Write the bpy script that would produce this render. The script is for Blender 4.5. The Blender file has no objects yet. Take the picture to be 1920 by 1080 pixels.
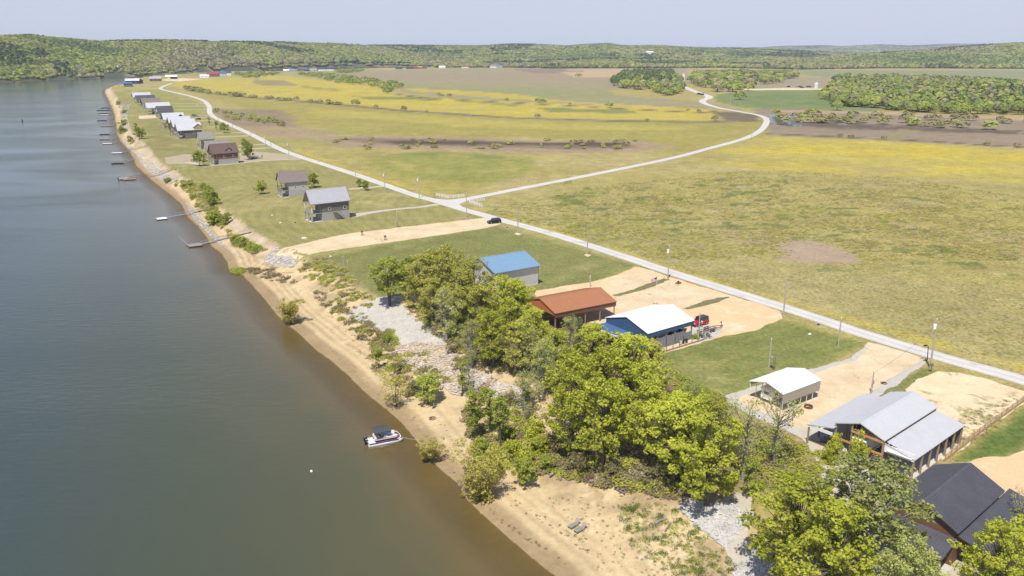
import bpy, math, random
import numpy as np
from mathutils import Vector, Matrix
from mathutils.geometry import delaunay_2d_cdt
R = random.Random(7)
RN = np.random.RandomState(11)
C = bpy.context.scene.collection
rad = math.radians
# ------------------------------------------------------------------ camera, sky, sun
F0, YH, CAMH = 1500.0, 93.0, 60.0
PITCH = math.atan((540 - YH) / F0)
SP, CP = math.sin(PITCH), math.cos(PITCH)
sc = bpy.context.scene
cam = bpy.data.objects.new('camera', bpy.data.cameras.new('camera'))
C.objects.link(cam)
cam.location = (0, 0, CAMH)
cam.rotation_euler = (math.pi / 2 - PITCH, 0, 0)
cam.data.sensor_width = 36.0
cam.data.lens = F0 / 1920 * 36
cam.data.clip_start = 1.0
cam.data.clip_end = 40000
sc.camera = cam
SUN_EL, SUN_AZ = 62.0, 19.0           # light travels towards azimuth SUN_AZ (clockwise from +Y)
world = bpy.data.worlds.new('World')
sc.world = world
world.use_nodes = True
nt = world.node_tree
nt.nodes.clear()
wo = nt.nodes.new('ShaderNodeOutputWorld')
bg = nt.nodes.new('ShaderNodeBackground')
sky = nt.nodes.new('ShaderNodeTexSky')
sky.sky_type = 'NISHITA'
sky.sun_disc = False
sky.sun_elevation = rad(SUN_EL)
sky.sun_rotation = rad(SUN_AZ + 180)
sky.altitude = 200
sky.air_density = 1.0
sky.dust_density = 0.8
sky.ozone_density = 2.4
bg.inputs['Strength'].default_value = 0.108
wb = nt.nodes.new('ShaderNodeVectorMath'); wb.operation = 'MULTIPLY'; wb.inputs[1].default_value = (.98, .93, 1.02)   # camera white balance
mxs = nt.nodes.new('ShaderNodeMix'); mxs.data_type = 'RGBA'; mxs.inputs[7].default_value = (4.3, 4.8, 5.9, 1)   # thin even veil of high cloud
tcw = nt.nodes.new('ShaderNodeTexCoord'); sxz = nt.nodes.new('ShaderNodeSeparateXYZ'); elr = nt.nodes.new('ShaderNodeMapRange')
elr.interpolation_type = 'SMOOTHSTEP'; elr.inputs['From Min'].default_value = .05; elr.inputs['From Max'].default_value = .45; elr.inputs['To Min'].default_value = .82; elr.inputs['To Max'].default_value = .0
nt.links.new(tcw.outputs['Generated'], sxz.inputs[0]); nt.links.new(sxz.outputs['Z'], elr.inputs['Value']); nt.links.new(elr.outputs[0], mxs.inputs[0])
nt.links.new(sky.outputs[0], wb.inputs[0]); nt.links.new(wb.outputs[0], mxs.inputs[6]); nt.links.new(mxs.outputs[2], bg.inputs['Color'])
nt.links.new(bg.outputs[0], wo.inputs['Surface'])
sun = bpy.data.objects.new('sun', bpy.data.lights.new('sun', 'SUN'))
C.objects.link(sun)
sun.data.energy = 4.4
sun.data.angle = rad(0.53)
sun.data.color = (1.0, 0.95, 0.87)
_d = Vector((math.sin(rad(SUN_AZ)) * math.cos(rad(SUN_EL)), math.cos(rad(SUN_AZ)) * math.cos(rad(SUN_EL)), -math.sin(rad(SUN_EL))))
sun.rotation_euler = _d.to_track_quat('-Z', 'Y').to_euler()
sc.view_settings.view_transform = 'Standard'
sc.view_settings.look = 'None'
sc.view_settings.gamma = 1.0
sc.view_settings.use_curve_mapping = False
sc.view_settings.exposure = 0.33
sc.cycles.max_bounces = 6
sc.cycles.volume_bounces = 0
sc.cycles.transparent_max_bounces = 8
sc.cycles.volume_step_rate = 4

# ------------------------------------------------------------------ helpers
def tag(o, label=None, cat=None, group=None, kind=None):
    if label: o['label'] = label
    if cat: o['category'] = cat
    if group: o['group'] = group
    if kind: o['kind'] = kind
    return o

def empty(name, loc=(0, 0, 0), rz=0.0, label=None, cat=None, group=None, parent=None):
    o = bpy.data.objects.new(name, None)
    C.objects.link(o)
    o.empty_display_size = 0.2
    o.location = loc
    o.rotation_euler = (0, 0, rz)
    if parent: o.parent = parent
    return tag(o, label, cat, group)

def copy_tree(o, parent=None, label=None, group=None):
    c = o.copy(); C.objects.link(c); c.parent = parent
    if label: c['label'] = label
    if group: c['group'] = group
    for ch in o.children:
        copy_tree(ch, c)
    return c

def link(name, me, mats=None, parent=None, loc=None, rz=None):
    o = bpy.data.objects.new(name, me)
    C.objects.link(o)
    if mats is not None and not me.materials:
        for m in (mats if isinstance(mats, (list, tuple)) else [mats]):
            me.materials.append(m)
    if parent: o.parent = parent
    if loc is not None: o.location = loc
    if rz is not None: o.rotation_euler = (0, 0, rz)
    return o

def np_mesh(name, V, Fq, smooth=False, attrs=None, mats=None, midx=None):
    """V (n,3); Fq (m,k) all faces k-gons"""
    me = bpy.data.meshes.new(name)
    V = np.asarray(V, np.float32); Fq = np.asarray(Fq, np.int32)
    k = Fq.shape[1]
    me.vertices.add(len(V)); me.vertices.foreach_set('co', V.ravel())
    me.loops.add(Fq.size); me.loops.foreach_set('vertex_index', Fq.ravel())
    me.polygons.add(len(Fq))
    me.polygons.foreach_set('loop_start', np.arange(0, Fq.size, k, dtype=np.int32))
    try: me.polygons.foreach_set('loop_total', np.full(len(Fq), k, np.int32))
    except Exception: pass
    if midx is not None: me.polygons.foreach_set('material_index', np.asarray(midx, np.int32))
    me.polygons.foreach_set('use_smooth', np.full(len(Fq), bool(smooth)))
    me.update(calc_edges=True)
    if attrs:
        for nm, (ty, arr) in attrs.items():
            a = me.attributes.new(nm, ty, 'POINT')
            arr = np.asarray(arr, np.float32)
            a.data.foreach_set('color' if ty == 'FLOAT_COLOR' else ('vector' if ty == 'FLOAT_VECTOR' else 'value'), arr.ravel())
    if mats:
        for m in mats: me.materials.append(m)
    me.validate()
    return me

class MB:
    def __init__(s): s.v = []; s.f = []
    def add(s, vs, fs):
        n = len(s.v); s.v += [tuple(map(float, v)) for v in vs]; s.f += [tuple(n + i for i in f) for f in fs]; return s
    def box(s, x0, y0, z0, x1, y1, z1):
        return s.add([(x0, y0, z0), (x1, y0, z0), (x1, y1, z0), (x0, y1, z0), (x0, y0, z1), (x1, y0, z1), (x1, y1, z1), (x0, y1, z1)],
                     [(0, 3, 2, 1), (4, 5, 6, 7), (0, 1, 5, 4), (1, 2, 6, 5), (2, 3, 7, 6), (3, 0, 4, 7)])
    def beam(s, p, q, w, h=None):
        h = h or w; p = Vector(p); q = Vector(q); d = (q - p).normalized()
        up = Vector((0, 0, 1)) if abs(d.z) < 0.95 else Vector((0, 1, 0))
        a = d.cross(up).normalized(); b = a.cross(d).normalized()
        vs = [c + a * (i * w / 2) + b * (j * h / 2) for c in (p, q) for i, j in ((-1, -1), (1, -1), (1, 1), (-1, 1))]
        return s.add(vs, [(0, 3, 2, 1), (4, 5, 6, 7), (0, 1, 5, 4), (1, 2, 6, 5), (2, 3, 7, 6), (3, 0, 4, 7)])
    def prism(s, pts, off):
        n = len(pts); off = Vector(off); vs = [Vector(p) for p in pts]; vs += [v + off for v in vs]
        return s.add(vs, [tuple(range(n))[::-1], tuple(range(n, 2 * n))] + [(i, (i + 1) % n, (i + 1) % n + n, i + n) for i in range(n)])
    def tube(s, pts, rs, n=8, cap=True):
        pts = [Vector(p) for p in pts]; b = len(s.v); vs = []; fs = []
        for i, p in enumerate(pts):
            d = (pts[min(i + 1, len(pts) - 1)] - pts[max(i - 1, 0)]).normalized()
            up = Vector((0, 0, 1)) if abs(d.z) < 0.9 else Vector((1, 0, 0))
            a = d.cross(up).normalized(); c = a.cross(d).normalized()
            r = rs[i] if hasattr(rs, '__len__') else rs
            vs += [p + (a * math.cos(2 * math.pi * k / n) + c * math.sin(2 * math.pi * k / n)) * r for k in range(n)]
        for i in range(len(pts) - 1):
            fs += [(i * n + k, i * n + (k + 1) % n, (i + 1) * n + (k + 1) % n, (i + 1) * n + k) for k in range(n)]
        if cap: fs += [tuple(range(n))[::-1], tuple(range((len(pts) - 1) * n, len(pts) * n))]
        return s.add(vs, fs)
    def ball(s, c, rx, ry, rz, n=8, m=5):
        vs = [(c[0], c[1], c[2] - rz)]
        for j in range(1, m):
            t = -math.pi / 2 + math.pi * j / m
            vs += [(c[0] + rx * math.cos(t) * math.cos(2 * math.pi * k / n), c[1] + ry * math.cos(t) * math.sin(2 * math.pi * k / n), c[2] + rz * math.sin(t)) for k in range(n)]
        vs.append((c[0], c[1], c[2] + rz)); L = len(vs) - 1
        fs = [(0, 1 + (k + 1) % n, 1 + k) for k in range(n)]
        for j in range(m - 2):
            fs += [(1 + j * n + k, 1 + j * n + (k + 1) % n, 1 + (j + 1) * n + (k + 1) % n, 1 + (j + 1) * n + k) for k in range(n)]
        fs += [(L, 1 + (m - 2) * n + k, 1 + (m - 2) * n + (k + 1) % n) for k in range(n)]
        return s.add(vs, fs)
    def mesh(s, name, mat=None, smooth=False):
        me = bpy.data.meshes.new(name); me.from_pydata(s.v, [], s.f); me.update()
        if mat: me.materials.append(mat)
        if smooth: me.polygons.foreach_set('use_smooth', [True] * len(me.polygons))
        return me
    def build(s, name, mat, parent=None, smooth=False, label=None):
        o = link(name, s.mesh(name, mat, smooth), None, parent)
        if label: o['label'] = label
        return o

# numpy value noise
def _h(ix, iy, seed):
    n = (ix.astype(np.int64) * 374761393 + iy.astype(np.int64) * 668265263 + seed * 974634777) & 0x7fffffff
    n = ((n ^ (n >> 13)) * 1274126177) & 0x7fffffff
    n = n ^ (n >> 16)
    return (n & 0xffffff) / float(0xffffff)
def vn(x, y, s, seed=0):
    x = np.asarray(x, float) / s; y = np.asarray(y, float) / s
    ix = np.floor(x); iy = np.floor(y); fx = x - ix; fy = y - iy
    fx = fx * fx * (3 - 2 * fx); fy = fy * fy * (3 - 2 * fy)
    a = _h(ix, iy, seed); b = _h(ix + 1, iy, seed); c = _h(ix, iy + 1, seed); d = _h(ix + 1, iy + 1, seed)
    return (a + (b - a) * fx) * (1 - fy) + (c + (d - c) * fx) * fy
def fbm(x, y, s, o=4, seed=0):
    t = 0; a = 1.0; n = 0
    for i in range(o):
        t = t + a * vn(x, y, s / 2 ** i, seed + i * 17); n += a; a *= 0.55
    return t / n * 2 - 1          # about -1..1
def sstep(a, b, x):
    t = np.clip((x - a) / (b - a), 0, 1); return t * t * (3 - 2 * t)

def P(px, py, z=0.0):
    """point of the photograph -> where its sight line meets height z"""
    u = (px - 960) / F0; v = (py - 540) / F0
    t = (CAMH - z) / (SP + v * CP)
    return (u * t, t * (CP - v * SP))
def PXY(pts, z=0.0):
    return np.array([P(a, b, z) for a, b in pts])
def proj(x, y, z):
    d = y * CP - (z - CAMH) * SP; up = y * SP + (z - CAMH) * CP
    d = np.maximum(d, 1e-3)
    return 960 + F0 * x / d, 540 - F0 * up / d

def sdist(x, y, poly, closed=True):
    """signed distance, + outside / - inside (closed) or plain distance to polyline"""
    x = np.asarray(x, float); y = np.asarray(y, float)
    best = np.full(x.shape, 1e18); ins = np.zeros(x.shape, bool)
    n = len(poly)
    for i in range(n if closed else n - 1):
        x1, y1 = poly[i]; x2, y2 = poly[(i + 1) % n]
        dx, dy = x2 - x1, y2 - y1; L = dx * dx + dy * dy + 1e-12
        t = np.clip(((x - x1) * dx + (y - y1) * dy) / L, 0, 1)
        best = np.minimum(best, (x - x1 - t * dx) ** 2 + (y - y1 - t * dy) ** 2)
        if closed and y1 != y2:
            c = ((y1 > y) != (y2 > y)) & (x < (x2 - x1) * (y - y1) / (y2 - y1) + x1)
            ins ^= c
    best = np.sqrt(best)
    return np.where(ins, -best, best) if closed else best

# ------------------------------------------------------------------ river outline and terrain height
WZ = -5.0
near_shore = [(1040, 1080), (1026, 1070), (1000, 1049), (960, 1015), (930, 988), (900, 962), (875, 937), (857, 907), (825, 880), (800, 855), (780, 826),
              (750, 790), (720, 765), (685, 737), (655, 707), (625, 680), (590, 655), (562, 627), (542, 612), (520, 592), (495, 560),
              (470, 532), (455, 516), (430, 507), (426, 492), (415, 475), (395, 460), (388, 445), (372, 425), (352, 407), (340, 382), (320, 365),
              (300, 350), (280, 334), (255, 310), (252, 300), (240, 280), (226, 265), (220, 252), (219, 240), (214, 212), (205, 190), (196, 172),
              (199, 167), (212, 163), (222, 158), (235, 153), (255, 149), (285, 144.5), (330, 141), (375, 138.5), (420, 136), (445, 135), (500, 134.2),
              (540, 135), (575, 136), (590, 134), (640, 132.5), (700, 130), (760, 129.5), (815, 128.2), (850, 127.4)]
far_shore = [(845, 126.3), (800, 125.2), (730, 125), (655, 126), (580, 127.6), (530, 129.4), (475, 131.8), (425, 133), (375, 135), (350, 138), (300, 141),
             (250, 142.5), (200, 144), (175, 147), (125, 148.5), (50, 152.5), (0, 155)]
NS = PXY(near_shore, WZ); FS = PXY(far_shore, WZ)
RP = np.vstack([[(60, -50)], NS, FS, [(-1500, 1500), (-2600, 900), (-2600, -50)]])
def shore_d(x, y):
    return sdist(x, y, RP)
def bankW(y):
    return np.interp(y, [80, 130, 190, 240, 320, 450, 700, 1500], [27, 26, 24, 17, 10.5, 10.5, 10, 9])
def colx(x, y):
    return 960 + F0 * np.asarray(x) / np.maximum(np.asarray(y) * CP, 1.0)
A_px = [-500, 0, 60, 130, 200, 300, 480, 560, 640, 700, 780, 860]
A_y = [64, 69, 69, 74, 79.5, 78, 80.5, 81, 83.5, 87, 97, 108]
B_px = [440, 560, 700, 800, 900, 960, 1010, 1060, 1140, 1165, 1240, 1300, 1400, 1500, 1600]
B_y = [104, 88, 85.5, 85, 86.5, 83.5, 84, 86, 82, 86, 85.5, 89, 91.5, 95, 100]
C_px = [500, 700, 900, 1150, 1200, 1280, 1340, 1420, 1480, 1540, 1580, 1650, 1700, 1760, 1810, 1860, 1960, 2400]
C_y = [88, 88, 87.5, 88, 87, 88, 89, 89.5, 86.5, 85.5, 87, 84, 86, 83.5, 83, 84, 84, 84]
D_px = [1440, 1500, 1620, 1700, 1760, 1830, 1880, 1920, 2100, 2500]
D_y = [122, 112, 101, 96, 92, 86.5, 82.5, 81, 76, 72]
def hillz(x, y):
    px = colx(x, y); r = np.asarray(y, float); z = np.zeros_like(r)
    nz = fbm(x, y, 900, 4, 5)
    def layer(pxs, ys, r0, R1, tree, fall, amp):
        top = CAMH + (YH - np.interp(px, pxs, ys)) / F0 * R1 - tree
        up = sstep(0, 1, (r - r0) / (R1 - r0)) ** 0.8
        dn = 1 - fall * sstep(0, 1, (r - R1) / (R1 * 0.8))
        k = up * dn * (1 + amp * nz * (1 - up) * 2)
        return np.maximum(top, 0) * k
    fr = np.interp(px, [-500, 0, 200, 400, 560, 700, 850], [1500, 1650, 1950, 2380, 2850, 3050, 3100])
    z = np.maximum(z, layer(A_px, A_y, fr + 20, fr + np.interp(px, [0, 400, 800], [750, 900, 1000]), 12, 0.5, 0.35) * (px < 900))
    z = np.maximum(z, layer(B_px, B_y, 3300, 4700, 14, 0.4, 0.6))
    z = np.maximum(z, layer(C_px, C_y, 7400, 10500, 14, 0.2, 0.3))
    z = np.maximum(z, layer(D_px, D_y, 2800, 3700, 12, 0.5, 0.4) * (px > 1400))
    rolling = (fbm(x, y, 1100, 3, 9) * 0.5 + 0.5) * 26 * sstep(2700, 4200, r)
    return np.maximum(z, rolling)
def Hgt(x, y, d=None):
    x = np.asarray(x, float); y = np.asarray(y, float)
    if d is None: d = shore_d(x, y)
    opp = (y > 1400) & (d > 0) & (sdist(x, y, FS, False) < sdist(x, y, NS, False))
    s = np.clip(d / bankW(y), 0, 1)
    z = WZ + 5 * np.interp(s, [0, .15, .45, .68, 1], [0, .06, .22, .5, 1])
    bump = fbm(x, y, 9, 3, 2) * 0.35 * sstep(0.25, .55, s) * (1 - sstep(.8, 1, s)) + (.35 - np.abs(fbm(x * .6 + y * .5, y * .6 - x * .5, 4.5, 4, 12)) * 1.1) * .55 * sstep(.38, .6, s) * (1 - sstep(.88, 1, s)) * (y < 420)
    z = z + bump
    z = np.where(opp, WZ + 6 * np.clip(d / 25, 0, 1) + hillz(x, y) * np.clip(d / 30, 0, 1), z)
    z = np.where((~opp) & (d > 40), z + hillz(x, y) * (y > 1900), z)
    z = np.where(d < 0, WZ - np.minimum(3.0, -d * 0.10) - 0.02, z)
    return z
def G(px, py, lift=0.0):
    """first meeting of a sight line with the terrain"""
    px = np.atleast_1d(np.asarray(px, float)); py = np.atleast_1d(np.asarray(py, float))
    z = np.zeros_like(px)
    for _ in range(14):
        x, y = P(px, py, z)
        z = 0.5 * z + 0.5 * np.maximum(Hgt(x, y), WZ)
    x, y = P(px, py, z)
    return x, y, z + lift
def G1(px, py, lift=0.0):
    x, y, z = G(px, py, lift); return (float(x[0]), float(y[0]), float(z[0]))

# ------------------------------------------------------------------ materials
def mat(name, col=(0.5, 0.5, 0.5), rough=0.7, metal=0.0, spec=0.3, var=0.0, vscale=3.0, bump=0.0, bscale=6.0, nodes=None):
    m = bpy.data.materials.new(name); m.use_nodes = True
    t = m.node_tree; b = t.nodes['Principled BSDF']
    b.inputs['Base Color'].default_value = (*col, 1); b.inputs['Roughness'].default_value = rough
    b.inputs['Metallic'].default_value = metal; b.inputs['Specular IOR Level'].default_value = spec
    if var or bump:
        tc = t.nodes.new('ShaderNodeTexCoord'); n = t.nodes.new('ShaderNodeTexNoise')
        n.inputs['Scale'].default_value = vscale; n.inputs['Detail'].default_value = 5; n.inputs['Roughness'].default_value = 0.65
        t.links.new(tc.outputs['Object'], n.inputs['Vector'])
        if var:
            r = t.nodes.new('ShaderNodeMapRange'); r.inputs['From Min'].default_value = 0.3; r.inputs['From Max'].default_value = 0.7
            r.inputs['To Min'].default_value = 1 - var; r.inputs['To Max'].default_value = 1 + var
            t.links.new(n.outputs['Fac'], r.inputs['Value'])
            v = t.nodes.new('ShaderNodeVectorMath'); v.operation = 'SCALE'; v.inputs[0].default_value = col
            t.links.new(r.outputs[0], v.inputs['Scale']); t.links.new(v.outputs[0], b.inputs['Base Color'])
        if bump:
            n2 = t.nodes.new('ShaderNodeTexNoise'); n2.inputs['Scale'].default_value = bscale; n2.inputs['Detail'].default_value = 4
            t.links.new(tc.outputs['Object'], n2.inputs['Vector'])
            bp = t.nodes.new('ShaderNodeBump'); bp.inputs['Strength'].default_value = bump; bp.inputs['Distance'].default_value = 0.2
            t.links.new(n2.outputs['Fac'], bp.inputs['Height']); t.links.new(bp.outputs[0], b.inputs['Normal'])
    return m

def terrain_mat():
    m = bpy.data.materials.new('terrain'); m.use_nodes = True; t = m.node_tree; N = t.nodes; L = t.links
    b = N['Principled BSDF']; b.inputs['Roughness'].default_value = 0.9; b.inputs['Specular IOR Level'].default_value = 0.1
    col = N.new('ShaderNodeAttribute'); col.attribute_name = 'col'
    gr = N.new('ShaderNodeAttribute'); gr.attribute_name = 'grass'
    geo = N.new('ShaderNodeNewGeometry')
    def noise(s, det=5, rough=.65):
        n = N.new('ShaderNodeTexNoise'); n.inputs['Scale'].default_value = s; n.inputs['Detail'].default_value = det
        n.inputs['Roughness'].default_value = rough; L.new(geo.outputs['Position'], n.inputs['Vector']); return n
    n1 = noise(1.1, 6, .75); n2 = noise(0.16, 5, .7); n3 = noise(0.03, 4, .6)
    def mr(n, a, bb, lo=.3, hi=.7):
        r = N.new('ShaderNodeMapRange'); r.inputs['From Min'].default_value = lo; r.inputs['From Max'].default_value = hi
        r.inputs['To Min'].default_value = a; r.inputs['To Max'].default_value = bb; L.new(n.outputs['Fac'], r.inputs['Value']); return r
    def mul(a, bb):
        x = N.new('ShaderNodeMath'); x.operation = 'MULTIPLY'; L.new(a, x.inputs[0]); L.new(bb, x.inputs[1]); return x.outputs[0]
    v = mul(mul(mr(n1, .55, 1.45).outputs[0], mr(n2, .8, 1.22).outputs[0]), mr(n3, .9, 1.1).outputs[0])
    # sand varies less than grass
    mx = N.new('ShaderNodeMix'); mx.data_type = 'FLOAT'; L.new(gr.outputs['Fac'], mx.inputs['Factor'])
    vs = mul(mr(n1, .9, 1.1).outputs[0], mr(n2, .9, 1.1).outputs[0]); L.new(vs, mx.inputs[2]); L.new(v, mx.inputs[3])
    sc1 = N.new('ShaderNodeVectorMath'); sc1.operation = 'SCALE'; L.new(col.outputs['Color'], sc1.inputs[0]); L.new(mx.outputs[0], sc1.inputs['Scale'])
    # straw-coloured blades against greener ones
    n4 = noise(0.55, 6, .8)
    hs = N.new('ShaderNodeMapRange'); hs.inputs['From Min'].default_value = .3; hs.inputs['From Max'].default_value = .7
    L.new(n4.outputs['Fac'], hs.inputs['Value'])
    cr = N.new('ShaderNodeMix'); cr.data_type = 'RGBA'; cr.inputs[6].default_value = (.82, 1.02, .8, 1); cr.inputs[7].default_value = (1.2, 1.0, 1.22, 1)
    L.new(hs.outputs[0], cr.inputs['Factor'])
    wm = N.new('ShaderNodeMix'); wm.data_type = 'RGBA'; wm.inputs[6].default_value = (1, 1, 1, 1); L.new(gr.outputs['Fac'], wm.inputs['Factor']); L.new(cr.outputs[2], wm.inputs[7])
    fm = N.new('ShaderNodeVectorMath'); fm.operation = 'MULTIPLY'; L.new(sc1.outputs[0], fm.inputs[0]); L.new(wm.outputs[2], fm.inputs[1])
    L.new(fm.outputs[0], b.inputs['Base Color'])
    bp = N.new('ShaderNodeBump'); bp.inputs['Strength'].default_value = .35; bp.inputs['Distance'].default_value = .25
    L.new(n1.outputs['Fac'], bp.inputs['Height']); L.new(bp.outputs[0], b.inputs['Normal'])
    return m

def surf_mat(name, c1, c2, scale=.35, fine=2.5, famp=.12, bump=.2, c3=None, c3amt=.62):
    """loose ground: two tones mixed by broad noise, grain, optional third stain colour"""
    m = bpy.data.materials.new(name); m.use_nodes = True; t = m.node_tree; N = t.nodes; L = t.links
    b = N['Principled BSDF']; b.inputs['Roughness'].default_value = 0.92; b.inputs['Specular IOR Level'].default_value = 0.1
    geo = N.new('ShaderNodeNewGeometry')
    def noise(s, det=5, rough=.65):
        n = N.new('ShaderNodeTexNoise'); n.inputs['Scale'].default_value = s; n.inputs['Detail'].default_value = det
        n.inputs['Roughness'].default_value = rough; L.new(geo.outputs['Position'], n.inputs['Vector']); return n
    a = noise(scale, 6, .7); r = N.new('ShaderNodeMapRange'); r.inputs['From Min'].default_value = .35; r.inputs['From Max'].default_value = .65
    L.new(a.outputs['Fac'], r.inputs['Value'])
    mx = N.new('ShaderNodeMix'); mx.data_type = 'RGBA'; mx.inputs[6].default_value = (*c1, 1); mx.inputs[7].default_value = (*c2, 1); L.new(r.outputs[0], mx.inputs['Factor'])
    out = mx.outputs[2]
    if c3:
        q = noise(scale * .7 + .02, 8, .8); q.inputs['Distortion'].default_value = .6
        r3 = N.new('ShaderNodeMapRange'); r3.inputs['From Min'].default_value = c3amt; r3.inputs['From Max'].default_value = c3amt + .08
        L.new(q.outputs['Fac'], r3.inputs['Value'])
        m3 = N.new('ShaderNodeMix'); m3.data_type = 'RGBA'; L.new(r3.outputs[0], m3.inputs['Factor']); L.new(out, m3.inputs[6]); m3.inputs[7].default_value = (*c3, 1); out = m3.outputs[2]
    f = noise(fine, 5, .75); rf = N.new('ShaderNodeMapRange'); rf.inputs['From Min'].default_value = .3; rf.inputs['From Max'].default_value = .7
    rf.inputs['To Min'].default_value = 1 - famp; rf.inputs['To Max'].default_value = 1 + famp; L.new(f.outputs['Fac'], rf.inputs['Value'])
    s1 = N.new('ShaderNodeVectorMath'); s1.operation = 'SCALE'; L.new(out, s1.inputs[0]); L.new(rf.outputs[0], s1.inputs['Scale'])
    L.new(s1.outputs[0], b.inputs['Base Color'])
    bp = N.new('ShaderNodeBump'); bp.inputs['Strength'].default_value = bump; bp.inputs['Distance'].default_value = .12
    L.new(f.outputs['Fac'], bp.inputs['Height']); L.new(bp.outputs[0], b.inputs['Normal'])
    return m

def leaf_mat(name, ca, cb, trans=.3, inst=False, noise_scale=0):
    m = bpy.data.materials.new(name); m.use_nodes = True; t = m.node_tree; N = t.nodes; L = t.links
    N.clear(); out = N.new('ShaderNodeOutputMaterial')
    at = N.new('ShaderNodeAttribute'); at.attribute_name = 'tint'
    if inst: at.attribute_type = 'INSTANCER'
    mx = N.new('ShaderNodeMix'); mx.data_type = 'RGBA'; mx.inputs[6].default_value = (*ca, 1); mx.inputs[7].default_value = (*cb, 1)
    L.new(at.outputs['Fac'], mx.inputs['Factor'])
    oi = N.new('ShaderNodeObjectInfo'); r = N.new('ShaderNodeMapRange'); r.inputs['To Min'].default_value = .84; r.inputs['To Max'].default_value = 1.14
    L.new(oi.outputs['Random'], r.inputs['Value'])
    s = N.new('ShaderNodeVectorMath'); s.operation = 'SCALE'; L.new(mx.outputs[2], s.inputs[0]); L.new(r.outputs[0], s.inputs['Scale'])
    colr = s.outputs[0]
    if noise_scale:
        geo = N.new('ShaderNodeNewGeometry'); n = N.new('ShaderNodeTexNoise'); n.inputs['Scale'].default_value = noise_scale; n.inputs['Detail'].default_value = 4
        L.new(geo.outputs['Position'], n.inputs['Vector']); rr = N.new('ShaderNodeMapRange'); rr.inputs['From Min'].default_value = .3; rr.inputs['From Max'].default_value = .7
        rr.inputs['To Min'].default_value = .6; rr.inputs['To Max'].default_value = 1.35; L.new(n.outputs['Fac'], rr.inputs['Value'])
        s2 = N.new('ShaderNodeVectorMath'); s2.operation = 'SCALE'; L.new(colr, s2.inputs[0]); L.new(rr.outputs[0], s2.inputs['Scale']); colr = s2.outputs[0]
    d = N.new('ShaderNodeBsdfDiffuse'); L.new(colr, d.inputs['Color'])
    tr = N.new('ShaderNodeBsdfTranslucent'); L.new(colr, tr.inputs['Color'])
    ms = N.new('ShaderNodeMixShader'); ms.inputs[0].default_value = trans; L.new(d.outputs[0], ms.inputs[1]); L.new(tr.outputs[0], ms.inputs[2])
    L.new(ms.outputs[0], out.inputs['Surface'])
    return m

M = {}
def mm(k, *a, **kw):
    M[k] = mat(k, *a, **kw); return M[k]
mm('bark', (.13, .105, .08), .9, var=.3, vscale=4); mm('bark_pale', (.26, .24, .21), .9, var=.3, vscale=4)
mm('white_metal', (.80, .80, .79), .45, var=.03); mm('cream_metal', (.74, .72, .66), .5, var=.03)
mm('blue_roof', (.165, .275, .385), .5, var=.03, vscale=.6); mm('brown_roof', (.34, .15, .072), .55, var=.05, vscale=.6)
mm('light_grey_roof', (.47, .47, .48), .45, var=.04, vscale=.5); mm('black_roof', (.085, .083, .095), .32, spec=.55, var=.12, vscale=.5)
mm('grey_roof', (.36, .36, .38), .5, var=.05, vscale=.8); mm('taupe_shingle', (.19, .155, .135), .9, var=.14, vscale=1.5)
mm('red_brown_shingle', (.135, .09, .075), .9, var=.14, vscale=1.5); mm('grey_shingle', (.23, .21, .19), .9, var=.14, vscale=1.5)
mm('dark_shingle', (.075, .075, .085), .9, var=.14, vscale=1.5); mm('grey_wall', (.52, .51, .50), .6, var=.04, vscale=.8)
mm('blue_wall', (.045, .10, .185), .6, var=.05); mm('brown_wall', (.16, .085, .055), .7, var=.08); mm('red_log', (.19, .105, .07), .8, var=.15)
mm('tan_siding', (.40, .36, .29), .75, var=.05); mm('sage_siding', (.42, .405, .35), .75, var=.05); mm('dark_taupe', (.17, .15, .13), .8, var=.08)
mm('stone', (.38, .36, .335), .9, var=.16, vscale=2.2, bump=.3, bscale=3); mm('white_trim', (.78, .78, .77), .5); mm('glass', (.03, .035, .045), .12, spec=.6)
mm('wood', (.32, .23, .14), .85, var=.2, vscale=3); mm('orange_wood', (.50, .27, .10), .8, var=.15, vscale=3); mm('grey_wood', (.26, .24, .215), .9, var=.2, vscale=3)
mm('pole_wood', (.40, .35, .29), .9, var=.15); mm('concrete', (.50, .47, .43), .9, var=.06); mm('dark', (.02, .02, .022), .7); mm('tarp', (.22, .225, .235), .75, var=.12, vscale=1.2)
mm('steel', (.5, .5, .52), .35, metal=.6); mm('rust', (.16, .07, .045), .8, var=.2); mm('black_paint', (.01, .011, .014), .25, spec=.5)
mm('red_paint', (.42, .012, .015), .3, spec=.5); mm('rubber', (.02, .02, .02), .8); mm('rim', (.35, .36, .37), .4, metal=.5)
mm('alu', (.66, .66, .68), .35, metal=.35); mm('cloth_grey', (.06, .065, .075), .9); mm('maroon', (.13, .018, .03), .4); mm('vinyl', (.62, .60, .57), .6)
mm('yellow_siding', (.45, .33, .12), .75, var=.05); mm('navy', (.03, .04, .10), .5); mm('skin', (.45, .26, .18), .6); mm('shirt_white', (.75, .74, .72), .9)
mm('denim', (.06, .08, .14), .9); mm('hair', (.05, .03, .02), .8); mm('stone_pale', (.44, .42, .39), .95, var=.3, vscale=.6); mm('stone_tan', (.43, .37, .30), .95, var=.3, vscale=.6)
mm('house_white_roof', (.46, .46, .48), .55, var=.06, vscale=.5); mm('fence_wood', (.44, .31, .17), .85, var=.15); mm('rope', (.5, .45, .32), .9); mm('blue_plastic', (.02, .09, .30), .5); mm('red_roof', (.30, .06, .045), .55); mm('deep_blue_roof', (.06, .125, .25), .5)
M['terrain'] = terrain_mat()
M['gravel_road'] = surf_mat('gravel_road', (.50, .48, .445), (.57, .545, .505), .12, 1.6, .09, .1, (.39, .365, .325), .58)
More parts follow.
